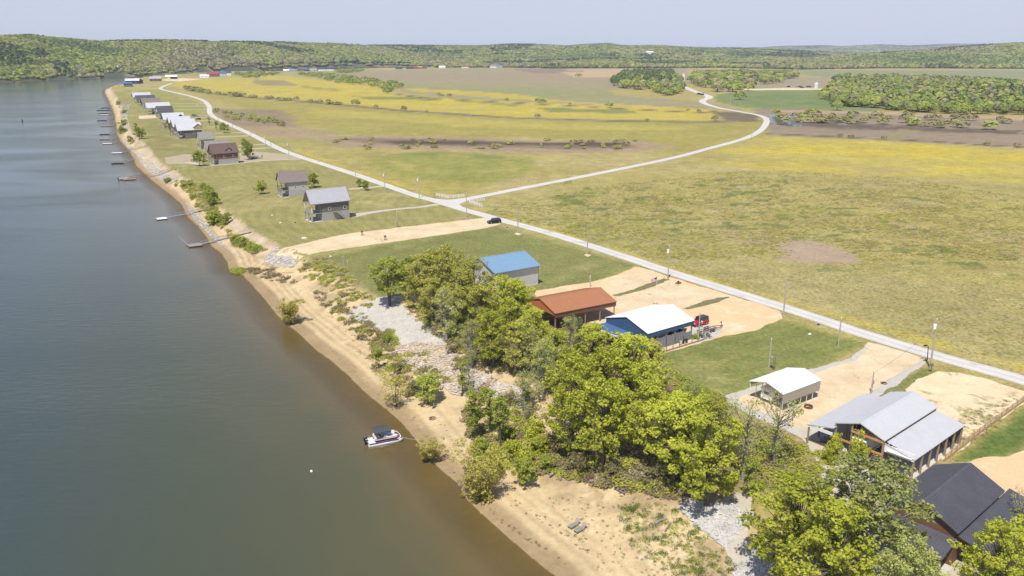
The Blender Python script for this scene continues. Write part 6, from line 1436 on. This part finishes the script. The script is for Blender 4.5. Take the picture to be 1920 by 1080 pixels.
mb = empty('utility_box', (*P(1745.5, 697), 0), .3, 'small dark utility box on a post at the foot of the leaning pole', 'box'); MB().box(-.06, -.06, 0, .06, .06, 1.2).build('post', M['dark_taupe'], mb); MB().box(-.3, -.15, 1.2, .3, .15, 1.7).build('box', M['dark_taupe'], mb)
for px_, py_, lb in ((679, 441.5, 'small brown pedestal on the far edge of the sandy drive'), (722.5, 450.5, 'small brown pedestal on the near edge of the sandy drive')):
    k = empty('pedestal', (*P(px_, py_), 0), .4, lb, 'pedestal'); MB().box(-.28, -.2, 0, -.18, .2, 1.1).box(.18, -.2, 0, .28, .2, 1.1).build('leg', M['rust'], k); MB().box(-.34, -.26, 1.1, .34, .26, 1.6).build('box', M['brown_wall'], k)
for px_, py_, h_, lb in ((644, 497, 2.6, 'white stake at the corner of the mown lot'), (652, 500, 1.6, 'short dark stake beside the white stake'), (1394, 925, 4.2, 'grey wooden post beside the white stones')):
    k = empty('stake', (*G1(px_, py_)[:2], G1(px_, py_)[2]), 0, lb, 'post'); MB().box(-.09, -.09, -.2, .09, .09, h_).build('shaft', M['pole_wood'], k); MB().box(-.11, -.11, h_, .11, .11, h_ + .06).build('cap', M['cream_metal'], k)
# service wire from the leaning pole to the meter pole
wa = Vector((*P(1744, 690), 9.2)); wb = Vector((*P(1633, 738), 4.1)); wpt = [wa.lerp(wb, t) - Vector((0, 0, 3.2 * t * (1 - t))) for t in np.linspace(0, 1, 14)]
tag(MB().tube(wpt, .02, 4).build('service_wire', M['dark'], None), 'thin service wire sagging from the leaning pole over the sand', 'wire')
# ------------------------------------------------------------------ docks
def dock(px, py, wd, ln, ends, label, m='grey_wood', rail=True, boat=None, side='steel', rz=.58):
    x, y = P(px, py, WZ); o = empty('floating_dock', (x, y, WZ), rz, label, 'dock')
    MB().box(-wd / 2 + .1, -ln / 2 + .1, -.25, wd / 2 - .1, ln / 2 - .1, .3).build('float', M['dark'], o)
    pm = MB().box(-wd / 2, 0, .31, wd / 2, ln / 9 - .03, .42).mesh('deck_board', M[m])
    for i in range(9): link('deck_board', pm, None, o, (0, -ln / 2 + i * ln / 9, 0))
    for sx in (-1, 1):
        for sy in (-1, 1): MB().tube([(sx * (wd / 2 + .12), sy * (ln / 2 - .3), -2), (sx * (wd / 2 + .12), sy * (ln / 2 - .3), 1.3)], .07, 6).build('dock_post', M['steel'], o)
    gz = []
    for e in ends:
        ex, ey, ez = G1(*e); ez = max(ez, WZ + .4); v = Vector((ex - x, ey - y, ez - WZ + .25)); v.rotate(Matrix.Rotation(-rz, 3, 'Z')); gz.append(v)
    if gz:
        st = Vector((wd / 2, 0, .45)); gw = empty('gangway', (0, 0, 0), 0, None, None, None, o)
        chain_ = [st] + gz
        for p, q in zip(chain_, chain_[1:]):
            MB().beam(p, q, .95, .1).build('walkway', M[side], gw) if y < 420 else MB().beam(p, q, .6, .1).build('walkway', M['grey_wood'], gw)
            d = (q - p).normalized(); n = Vector((-d.y, d.x, 0)).normalized() * .47
            for s in (-1, 1):
                b = MB().beam(p + n * s + Vector((0, 0, .9)), q + n * s + Vector((0, 0, .9)), .07)
                k = max(2, int((q - p).length / 1.8))
                for i in range(k + 1): c = p.lerp(q, i / k) + n * s; b.beam(c, c + Vector((0, 0, .9)), .05)
                b.build('handrail', M[side if y < 420 else 'grey_wood'], gw)
    return o
dk = dock(365, 461, 4.6, 4.2, [(425, 447), (471, 436)], 'grey square dock with a bent gangway nearest the boat ramp'); MB().tube([(-2, 1.5, .4), (-4.2, 3.6, 3.2)], [.05, .02], 5).build('mast', M['alu'], dk)
dock(303, 411, 3.8, 3.6, [(372, 397), (395, 391)], 'small white topped dock with a long gangway', 'white_metal')
dock(243, 337, 3.4, 6.0, [(275, 332), (330, 318)], 'dock with a reddish gangway and a moored boat at its end', 'wood', side='rust', rz=.58 + 1.57)
v_boat(P(233, 336.5, WZ), .58, 'small white boat moored at the reddish gangway dock', 5, lift=WZ - .1)
for i, (x_, y_, e, m_, lb) in enumerate([(221, 307, [(252, 300)], 'dark', 'black topped dock below the pale rock bank'), (220, 287.5, [(246, 281), (280, 274)], 'white_metal', 'white edged dock with a pale gangway running up the rocks'),
                                (202, 270, [(223, 266)], 'white_trim', 'white dock with boat covers, third of the middle docks'), (196, 261.8, [(221, 257)], 'wood', 'tan dock just upstream of the white covered one'), (196, 252.3, [(220, 248)], 'dark', 'dark dock with a long gangway on the middle bank'),
                                (199, 237.2, [(218, 233)], 'wood', 'pale tan dock opposite the lone lawn tree'), (191.5, 226.5, [(216, 222)], 'dark', 'black dock furthest out from the middle bank'), (195.5, 215.7, [(214, 212)], 'white_trim', 'short white dock of the upper group'),
                                (194, 213.5, [], 'dark', 'short dark dock touching the short white one'), (199, 207.2, [(213, 205)], 'dark', 'dark dock third from the top of the river row'), (190, 207.4, [], 'dark', 'dark outer float left of the third dock'), (197.5, 202.6, [(212, 200)], 'dark', 'topmost dark dock of the river row')]):
    s = 1 + max(0, (260 - y_)) / 120
    dock(x_, y_, 6.4 * s, 3.2 * s, e, lb, m_, rz=.2)
# ------------------------------------------------------------------ pontoon boat
pa = np.array(P(690.5, 839, WZ)); pb = np.array(P(757.5, 826, WZ)); dv = pb - pa; PL = float(np.hypot(*dv)); pc = (pa + pb) / 2; prz = math.atan2(dv[1], dv[0])
nx = np.array([-dv[1], dv[0]]) / PL; pc = pc + nx * 1.15
pb_ = empty('pontoon_boat', (pc[0], pc[1], WZ), prz, 'white and maroon pontoon boat with a dark canopy at the sandy shore', 'boat')
hl = PL / 2 - .1; HW = 1.2
for s in (-1, 1): MB().tube([(-hl, s * .95, .12), (hl - 1.1, s * .95, .12), (hl - .4, s * .95, .24), (hl, s * .95, .42)], [.33, .33, .26, .06], 10).build('pontoon', M['alu'], pb_, True)
dkp = [(-hl + .1, -HW), (hl - .9, -HW), (hl - .35, -.8), (hl - .15, -.3), (hl - .15, .3), (hl - .35, .8), (hl - .9, HW), (-hl + .1, HW)]
MB().prism([(x, y, .5) for x, y in dkp], (0, 0, .09)).build('deck', M['vinyl'], pb_)
MB().beam((-hl + .1, -HW - .03, .545), (hl - .9, -HW - .03, .545), .05, .13).beam((-hl + .1, HW + .03, .545), (hl - .9, HW + .03, .545), .05, .13).build('rub_rail', M['navy'], pb_)
fx0, fx1 = -hl + 1.25, hl - 1.15
def fence_panel(x0, y0, x1, y1):
    o = MB().beam((x0, y0, .78), (x1, y1, .78), .05, .36).build('side_panel', M['maroon'], pb_); MB().beam((x0, y0, 1.03), (x1, y1, 1.03), .055, .14).build('trim', M['white_trim'], o); MB().beam((x0, y0, 1.16), (x1, y1, 1.16), .07, .07).build('rail', M['steel'], o)
for s in (-1, 1):
    fence_panel(fx0, s * 1.12, (fx0 + fx1) / 2 - .02, s * 1.12); fence_panel((fx0 + fx1) / 2 + .02, s * 1.12, fx1, s * 1.12); fence_panel(fx1 + .02, s * 1.1, fx1 + .5, s * .7); fence_panel(fx1 + .52, s * .66, fx1 + .62, s * .05)
fence_panel(fx0, -1.05, fx0, -.35); fence_panel(fx0, .35, fx0, 1.05)
def bench(x0, y0, x1, y1, bx=None):
    o = MB().box(x0, y0, .6, x1, y1, .92).build('bench_seat', M['vinyl'], pb_)
    if bx: MB().box(*bx).build('backrest', M['white_trim'], o)
bench(fx1 - 2.3, -1.04, fx1 + .1, -.55, (fx1 - 2.3, -1.08, .93, fx1 + .1, -.95, 1.28)); bench(fx1 - 2.3, .55, fx1 + .1, 1.04, (fx1 - 2.3, .95, .93, fx1 + .1, 1.08, 1.28)); bench(fx0 + .1, .3, fx0 + .7, 1.04, (fx0 + .02, .3, .93, fx0 + .14, 1.04, 1.35)); bench(fx0 + .1, -1.04, fx0 + .7, -.3, (fx0 + .02, -1.04, .93, fx0 + .14, -.3, 1.35))
MB().box(fx0 + 1.6, -1.0, .6, fx0 + 2.2, -.3, 1.35).build('console', M['white_trim'], pb_); MB().tube([(fx0 + 1.5, -.65, 1.2), (fx0 + 1.56, -.65, 1.26)], .2, 12).build('steering_wheel', M['dark'], pb_)
cs = MB().box(fx0 + .95, -.9, .75, fx0 + 1.4, -.4, .95).build('captain_chair', M['dark'], pb_); MB().box(fx0 + .9, -.9, .95, fx0 + 1.0, -.4, 1.5).build('backrest', M['dark'], cs)
cp = empty('canopy', (0, 0, 0), 0, None, None, None, pb_); cvs = []; n = 8; cx0, cx1 = fx0 - .15, fx0 + 2.75
for i in range(n + 1):
    for j in range(7):
        y = -1.2 + 2.4 * j / 6; cvs.append((cx0 + (cx1 - cx0) * i / n, y, 2.34 + .10 * math.cos(y * 1.1) - .04 * abs(math.sin(i * math.pi / 4))))
MB().add(cvs, [(i * 7 + j, (i + 1) * 7 + j, (i + 1) * 7 + j + 1, i * 7 + j + 1) for i in range(n) for j in range(6)]).box(cx0, -1.23, 2.22, cx1, -1.2, 2.38).box(cx0, 1.2, 2.22, cx1, 1.23, 2.38).build('canopy_cloth', M['cloth_grey'], cp)
for s in (-1, 1):
    for p, q in (((fx0 + 1.2, 1.1), (cx0 + .1, 2.32)), ((fx0 + 1.3, 1.1), (cx1 - .1, 2.32)), ((fx0 + 1.9, 1.1), (fx0 + 1.3, 2.32)), ((fx0 + .3, 1.1), (cx0 + .9, 2.32))): MB().beam((p[0], s * 1.14, p[1]), (q[0], s * 1.14, q[1]), .045).build('canopy_frame', M['steel'], cp)
mo_ = MB().box(-hl - .55, -.2, .75, -hl + .05, .2, 1.3).ball((-hl - .25, 0, 1.3), .32, .2, .13).build('outboard_motor', M['black_paint'], pb_); MB().box(-hl - .4, -.09, -.3, -hl - .12, .09, .75).build('leg', M['black_paint'], mo_); MB().box(-hl - .3, -.201, 1.0, -hl - .02, -.203, 1.12).build('emblem_panel', M['white_trim'], mo_)
MB().box(-hl - .02, -.9, .55, -hl + .1, .9, .62).beam((-hl + .6, .9, .6), (-hl + .6, .9, 1.2), .05).beam((-hl + .6, .5, .6), (-hl + .6, .5, 1.2), .05).build('boarding_ladder', M['steel'], pb_)
rp = [Vector((hl - .1, -.5, .45)), Vector((hl + .9, -1.0, .1)), Vector((hl + 2.4, -1.9, .02))]; MB().tube(rp, .03, 5).build('mooring_rope', M['rope'], pb_)
by = empty('buoy', (*P(584, 884.5, WZ), WZ), 0, 'small white float drifting on the open water', 'buoy'); MB().ball((0, 0, .08), .22, .22, .2).build('ball', M['white_trim'], by); MB().tube([(0, 0, .25), (0, 0, .42)], .04, 6).build('stem', M['white_trim'], by)
b0 = empty('marker_buoy', (*P(42, 228, WZ), WZ), 0, 'dark upright marker far out on the river', 'buoy'); MB().tube([(0, 0, -.3), (0, 0, 1.9)], [.55, .3], 8).build('body', M['dark'], b0); MB().ball((0, 0, 2.1), .35, .35, .35).build('top_mark', M['dark'], b0)
# ------------------------------------------------------------------ lounge chairs, stairs, driftwood, fire pit
lc = empty('lounge_chair', G1(1076, 987), .75, 'grey wooden lounge chair on the sand, the one nearer the wood', 'chair', 'lounge chairs on the beach')
for i in range(7): MB().box(-.95 + i * .2, -.33, .33, -.95 + i * .2 + .17, .33, .37).build('slat', M['grey_wood'], lc)
bk = empty('backrest', (.47, 0, .35), 0, None, None, None, lc); bk.rotation_euler = (0, -.85, 0)
for i in range(4): MB().box(i * .19, -.33, 0, i * .19 + .16, .33, .04).build('slat', M['grey_wood'], bk)
for x in (-.85, .4):
    for y in (-.3, .3): MB().box(x - .04, y - .04, 0, x + .04, y + .04, .33).build('leg', M['grey_wood'], lc)
MB().box(-.97, -.37, .25, .5, -.335, .34).box(-.97, .335, .25, .5, .37, .34).build('side_rail', M['grey_wood'], lc)
l2 = copy_tree(lc, None, 'grey wooden lounge chair on the sand, the one nearer the water'); l2.location = G1(1088, 995); l2.rotation_euler = (0, 0, .68)
def stairs(pa_, pb2, n, wd, label, m, h0=.3):
    a_ = Vector(G1(*pa_)); b_ = Vector(G1(*pb2)); d = b_ - a_; ang = math.atan2(d.y, d.x); ln = math.hypot(d.x, d.y); o = empty('stairs', tuple(a_), ang, label, 'stairs')
    tm_ = MB().box(0, -wd / 2, 0, ln / n * .8, wd / 2, .07).mesh('tread', M[m])
    for i in range(n): link('tread', tm_, None, o, (ln * i / n, 0, h0 + d.z * i / n))
    for s in (-1, 1):
        MB().beam((0, s * (wd / 2 + .05), h0 - .15), (ln, s * (wd / 2 + .05), h0 + d.z - .15), .08, .28).build('stringer', M[m], o)
        for t in (0, .5, 1): MB().box(ln * t - .05, s * (wd / 2 + .14) - .05, d.z * t - .4, ln * t + .05, s * (wd / 2 + .14) + .05, d.z * t + h0 + .2).build('post', M[m], o)
    return o
stairs((1161, 924), (1198, 887), 13, 1.7, 'weathered wooden stairs climbing the bank under the bright trees', 'grey_wood')
stairs((897, 735), (928, 710), 10, 1.6, 'timber steps laid into the white rock slope', 'wood', .25)
for px_, py_, ln, rz, lb in ((1043, 888, 2.6, .6, 'thick grey driftwood log at the edge of the wood'), (1050, 893, 2.2, 1.6, 'forked driftwood stump beside the thick log'), (1085, 901, 3.0, -.2, 'dark broken branch on the brown sand'), (1120, 903, 2.4, .1, 'pale thin branch near the wooden stairs'), (1258, 985, 3.4, .9, 'pale dead branch among the grass tufts'),
                         (520, 503, 6.5, -.55, 'long dry stick below the rock pile'), (545, 512, 5, .0, 'second dry stick on the beach below the rock pile'), (765, 690, 7, -.8, 'long pale log on the sand beside the rocks'), (1240, 978, 2.4, .6, 'small dead branch left of the pale one')):
    x, y, z = G1(px_, py_); o = empty('driftwood', (x, y, z + .12), rz, lb, 'log'); r_ = .06 + .04 * (ln < 3) * 2.2
    MB().tube([(-ln / 2, 0, 0), (-ln * .1, .15, .08), (ln / 2, -.1, .05)], [r_ * 1.5, r_ * 1.1, r_ * .4], 7).build('trunk', M['grey_wood' if 'dark' not in lb else 'bark'], o)
    for k in range(3): MB().tube([(ln * (.0 + .13 * k), 0, .05), (ln * (.15 + .13 * k), (-1) ** k * ln * .22, .25 + .15 * k)], [r_ * .6, r_ * .15], 5).build('branch', M['grey_wood'], o)
for px_, py_, r_, lb in ((1515.5, 764.5, .75, 'rusty fire ring on the sand beside the cream carport'), (811, 785, .7, 'ring of burnt wood in the sand hollow'), (1657, 719, .6, 'dark metal hoop on the gravel behind the grey barn')):
    x, y, z = G1(px_, py_, .03); o = empty('fire_ring', (x, y, z), 0, lb, 'fire pit'); n = 14; h_ = .4 if r_ > .7 else .12
    MB().add([(math.cos(6.283 * i / n) * rr, math.sin(6.283 * i / n) * rr, zz) for i in range(n) for rr, zz in ((r_, 0), (r_, h_), (r_ * .88, h_), (r_ * .88, 0))], [(4 * i + k, 4 * ((i + 1) % n) + k, 4 * ((i + 1) % n) + (k + 1) % 4, 4 * i + (k + 1) % 4) for i in range(n) for k in range(4)]).build('ring', M['rust'], o)
    for k in range(4): MB().tube([(-.35, -.2 + .13 * k, .08), (.35, .2 - .1 * k, .12)], .05, 6).build('charred_stick', M['dark'], o)
for px_, py_, lb, m_ in ((510, 404, 'small white post cap on the lawn before the stilted house', 'white_trim'), (525.5, 418, 'white valve box on the lawn', 'white_trim'), (553.5, 418, 'dark valve box on the lawn', 'dark'), (570, 446.5, 'flat white slab at the edge of the sandy drive', 'white_trim'), (1518, 627, 'white marker on the mown lot', 'white_trim'), (620, 481, 'white marker at the edge of the mown lot beside the stake', 'white_trim'), (951, 427, 'blue marker on the grass by the black car', 'blue_plastic'), (1534, 609, 'blue marker beside the road on the mown lot', 'blue_plastic')):
    k = empty('ground_marker', (*P(px_, py_), 0), .3, lb, 'marker'); s = .35 if 'slab' not in lb else .8; MB().box(-s, -s * .6, 0, s, s * .6, .12).build('lid', M[m_], k); MB().box(-s * .5, -s * .3, .121, s * .5, s * .3, .3).build('cap', M[m_], k)
# ------------------------------------------------------------------ vehicles
def suv(px, py, rz, label, paint='black_paint', top=None, ln=4.7, wd=1.9, h=1.75, name='parked_car', tall=False):
    x, y = P(px, py); o = empty(name, (x, y, .03), rz, label, 'car'); hw = wd / 2; f = ln / 2
    prof = [(-f, .45), (-f, 1.0), (-f + .12, 1.08), (f - 1.35, 1.08), (f - .25, .95), (f, .8), (f, .42), (f - .6, .32), (-f + .6, .32)]
    b = MB(); n = len(prof); b.add([(p, -hw * q, z) for q in (1, .0, -1) for p, z in prof], [tuple(range(n))[::-1], tuple(range(2 * n, 3 * n))] + [(k * n + i, k * n + (i + 1) % n, (k + 1) * n + (i + 1) % n, (k + 1) * n + i) for k in (0, 1) for i in range(n)]); b.build('body', M[paint], o)
    c = [(-f + .12, 1.08, .94), (-f + .35, h - .05, .76), (-f + .5, h, .74), (f - 2.1, h, .74), (f - 1.9, h - .06, .75), (f - 1.3, 1.08, .93)] if not tall else [(-f + .1, 1.08, .95), (-f + .12, h, .84), (-f + .2, h, .83), (f - 2.0, h, .83), (f - 1.85, h - .05, .84), (f - 1.65, 1.08, .95)]
    b = MB(); m_ = len(c); b.add([(p, -hw * q, z) for p, z, q in c] + [(p, hw * q, z) for p, z, q in c], [tuple(range(m_))[::-1], tuple(range(m_, 2 * m_))] + [(i, i + 1, m_ + i + 1, m_ + i) for i in range(m_ - 1)]); b.build('windows', M['glass'], o)
    MB().prism([(-f + .4, -hw * .76, h), (f - 2.0, -hw * .76, h), (f - 2.0, hw * .76, h), (-f + .4, hw * .76, h)], (0, 0, .05)).build('roof', M[top or paint], o)
    for q in (-f + .25, -.35, f - 1.75):
        for s in (-1, 1): MB().beam((q, s * hw * .96, 1.08), (q - .05, s * hw * .79, h), .09).build('pillar', M[top if (top and tall) else paint], o)
    for wx in (-f + .85, f - .9):
        for s in (-1, 1):
            w = MB().tube([(wx, s * (hw - .22), .36), (wx, s * (hw + .03), .36)], .36 + .05 * tall, 14).build('wheel', M['rubber'], o); MB().tube([(wx, s * (hw + .031), .36), (wx, s * (hw + .05), .36)], .22, 10).build('rim', M['rim'], w)
    for s in (-1, 1):
        MB().box(f - .02, s * hw * .62 - .17, .68, f + .03, s * hw * .62 + .17, .84).build('headlight', M['white_trim'], o); MB().box(-f - .03, s * hw * .8 - .1, .75, -f + .01, s * hw * .8 + .1, 1.0).build('taillight', M['red_paint'], o); MB().box(f - 1.7, s * (hw + .1) - .09, 1.05, f - 1.55, s * (hw + .1) + .09, 1.2).build('mirror', M[paint], o)
    MB().box(f - .01, -.45, .55, f + .04, .45, .78).build('grille', M['dark'], o); MB().box(f - .05, -hw * .95, .36, f + .1, hw * .95, .5).build('bumper', M['dark'], o); MB().box(-f - .1, -hw * .95, .4, -f + .05, hw * .95, .55).build('bumper', M['dark'], o)
    for dx in (-.9, .35):
        MB().box(dx - .5, -hw - .012, .45, dx + .5, -hw - .002, 1.04).build('door', M[paint], o)
    return o
suv(926.5, 418.5, math.pi + .45, 'black sport utility car parked at the road end of the sandy drive', ln=4.9)
rc = suv(1311, 609, math.pi + .62, 'red open topped off road car with a black top behind the white roofed barn', 'red_paint', 'cloth_grey', ln=4.4, h=1.9, tall=True)
suv(372, 224.5, 2.6, 'tiny red car beside the row of white roofs', 'red_paint', ln=4.6); suv(363, 218, 2.6, 'dark red car nearer the driveway above the tiny red one', 'maroon', ln=4.8); suv(368, 218.5, .3, 'pale blue car next to the dark red one', 'blue_roof', ln=4.6)
for x_, y_, pt_, lb in ((1316, 178.5, 'black_paint', 'black car on the far road by the oak grove'), (1311, 177.2, 'black_paint', 'second black car on the far road, left of the other'), (1345, 172, 'white_trim', 'white car under the oaks'), (1362, 169.5, 'white_trim', 'small white car right of the oaks'),
                       (1478, 163.5, 'black_paint', 'dark car at the left end of the farm yard row'), (1494, 164, 'white_trim', 'white truck in the farm yard'), (1503, 165.3, 'navy', 'dark blue truck in the farm yard'), (1499, 163.5, 'maroon', 'maroon truck in the farm yard'), (1514, 163.5, 'rust', 'rusty truck in the farm yard'), (1519, 163.8, 'maroon', 'dark red truck at the right end of the farm yard row')):
    suv(x_, y_, R.uniform(0, 3), lb, pt_, ln=6.2, wd=2.4, h=2.3, name='parked_truck' if 'truck' in lb else 'parked_car')
tk = empty('storage_tank', (*P(1530, 165.5), 0), 0, 'pale upright tank beside the farm yard trucks', 'tank'); MB().tube([(0, 0, 0), (0, 0, 8)], 3.2, 16).build('body', mat('tank_paint', (.55, .66, .66), .5), tk); MB().tube([(0, 0, 8), (0, 0, 9)], [3.2, .3], 16).build('lid', M['white_metal'], tk)
sheet('driveway', [(1395, 167), (1430, 166), (1480, 164.5), (1545, 166), (1550, 168), (1500, 169), (1440, 169), (1392, 170)], M['dirt'], .03, 2, 3)
def trailer(px, py, rz, label, ln=6.5, m='rust'):
    x, y = P(px, py); o = empty('boat_trailer', (x, y, .03), rz, label, 'trailer')
    MB().beam((-ln / 2, -.7, .55), (ln * .2, -.7, .55), .12).beam((-ln / 2, .7, .55), (ln * .2, .7, .55), .12).beam((ln * .2, -.7, .55), (ln / 2, 0, .55), .12).beam((ln * .2, .7, .55), (ln / 2, 0, .55), .12).build('frame', M[m], o)
    for i in range(5): q = -ln / 2 + .2 + i * ln * .16; MB().beam((q, -.7, .56), (q, .7, .56), .1).build('crossbar', M[m], o)
    for s in (-1, 1):
        MB().box(-ln / 2 + .1, s * .42 - .07, .66, ln * .1, s * .42 + .07, .76).build('bunk', M['grey_wood'], o)
        for wx in (-.9, -.1): w = MB().tube([(wx, s * .85, .33), (wx, s * 1.05, .33)], .33, 12).build('wheel', M['rubber'], o); MB().tube([(wx, s * 1.051, .33), (wx, s * 1.07, .33)], .18, 10).build('rim', M['rim'], w)
        MB().box(-1.35, s * .95 - .13, .7, .35, s * .95 + .13, .75).build('fender', M[m], o)
        MB().beam((-ln / 2 + .1, s * .85, .55), (-ln / 2 + .1, s * .85, 1.5), .06).build('guide_post', M['white_trim'], o)
    MB().beam((ln / 2 - .5, 0, .55), (ln / 2 - .6, 0, 1.35), .09).box(ln / 2 - .75, -.12, 1.3, ln / 2 - .45, .12, 1.5).build('winch_post', M['dark'], o); MB().beam((ln / 2 - .1, 0, .0), (ln / 2 - .1, 0, .8), .07).build('jack', M['steel'], o)
    return o
trailer(1333, 620, .58, 'rusty tandem boat trailer on the orange lot beside the red car', 7.5)
trailer(1318, 630, 1.9, 'dark low trailer lying across the gravel by the wooden pole', 4.6, 'dark_taupe')
trailer(476, 297.5, .45, 'trailer frame under the yard tree at the gravel yard', 6, 'dark_taupe'); v_boat(P(478, 297.8), .45 + math.pi, 'long white boat on the trailer under the yard tree', 7.5, lift=.75)
mw = empty('lawn_mower', (*P(1272, 532), 0), .8, 'dark low implement lying on the sand by the transformer pole', 'implement'); MB().box(-.6, -.4, .1, .6, .4, .4).build('deck', M['dark_taupe'], mw)
for sx in (-.5, .5):
    for sy in (-.45, .45): MB().tube([(sx, sy - .06, .2), (sx, sy + .06, .2)], .2, 10).build('wheel', M['rubber'], mw)
MB().box(-.3, -.2, .4, .1, .2, .75).build('seat', M['dark'], mw)
sb = empty('shrub', (*P(1303.5, 637), 0), 0, 'small green garden shrub at the corner of the white roofed barn', 'shrub'); sb.scale = (.35, .35, .42); link('foliage', TM['bush'][0][1], None, sb); link('stem', TM['bush'][0][0], None, sb)
# ------------------------------------------------------------------ person beside the red car
def skin_body(name, verts, edges, mat_, parent):
    me = bpy.data.meshes.new(name); me.from_pydata([v[:3] for v in verts], edges, []); ob = bpy.data.objects.new(name + '_src', me); C.objects.link(ob)
    ob.modifiers.new('s', 'SKIN'); sv = me.skin_vertices[0].data
    for i, v in enumerate(verts): sv[i].radius = (v[3], v[3] if len(v) < 5 else v[4])
    sv[0].use_root = True
    m_ = ob.modifiers.new('d', 'SUBSURF'); m_.levels = 1; m_.render_levels = 1
    dg = bpy.context.evaluated_depsgraph_get(); ev = bpy.data.meshes.new_from_object(ob.evaluated_get(dg)); bpy.data.objects.remove(ob)
    ev.materials.clear(); ev.materials.append(mat_); ev.polygons.foreach_set('use_smooth', [True] * len(ev.polygons)); return link(name, ev, None, parent)
pe = empty('person', (*P(1315.5, 613.5), .03), 2.0, 'person in a white shirt standing by the open side of the red car', 'person')
V_ = [(0, 0, .95, .15, .11), (0, 0, 1.15, .13, .10), (0, 0, 1.38, .17, .11), (0, 0, 1.5, .06), (0, .01, 1.63, .095, .11), (0, .01, 1.72, .08, .09),
      (.19, 0, 1.41, .06), (.27, .03, 1.15, .045), (.25, .2, .95, .035), (.24, .26, .9, .03), (-.19, 0, 1.41, .06), (-.26, 0, 1.14, .045), (-.27, .06, .9, .035), (-.27, .08, .83, .03),
      (.1, 0, .85, .09), (.11, .02, .48, .065), (.11, 0, .1, .045), (.11, .13, .04, .035), (-.1, 0, .85, .09), (-.11, .02, .48, .065), (-.11, 0, .1, .045), (-.11, .13, .04, .035)]
E_ = [(0, 1), (1, 2), (2, 3), (3, 4), (4, 5), (2, 6), (6, 7), (7, 8), (8, 9), (2, 10), (10, 11), (11, 12), (12, 13), (0, 14), (14, 15), (15, 16), (16, 17), (0, 18), (18, 19), (19, 20), (20, 21)]
skin_body('body', V_, E_, M['skin'], pe)
skin_body('shirt', [(0, 0, .92, .165, .125), (0, 0, 1.15, .15, .115), (0, 0, 1.38, .185, .125), (0, 0, 1.46, .08), (.2, 0, 1.41, .075), (.26, .02, 1.2, .06), (-.2, 0, 1.41, .075), (-.255, 0, 1.2, .06)], [(0, 1), (1, 2), (2, 3), (2, 4), (4, 5), (2, 6), (6, 7)], M['shirt_white'], pe)
skin_body('shorts', [(0, 0, .95, .16, .12), (.1, 0, .82, .105), (.11, .015, .55, .09), (-.1, 0, .82, .105), (-.11, .015, .55, .09)], [(0, 1), (1, 2), (0, 3), (3, 4)], M['denim'], pe)
MB().ball((0, -.015, 1.7), .1, .115, .09, 10, 7).build('hair', M['hair'], pe)
# ------------------------------------------------------------------ air
hz_ = MB().box(-9000, -60, -10, 9000, 15800, 150).build('haze', None, None); hz_.data.materials.clear()
hm = bpy.data.materials.new('haze'); hm.use_nodes = True; ht = hm.node_tree; ht.nodes.clear(); ho = ht.nodes.new('ShaderNodeOutputMaterial'); hv = ht.nodes.new('ShaderNodeVolumePrincipled')
hv.inputs['Color'].default_value = (.76, .82, 1.0, 1); hv.inputs['Density'].default_value = .000055; hv.inputs['Anisotropy'].default_value = -0.35
ht.links.new(hv.outputs[0], ho.inputs['Volume']); hz_.data.materials.append(hm); tag(hz_, kind='stuff')
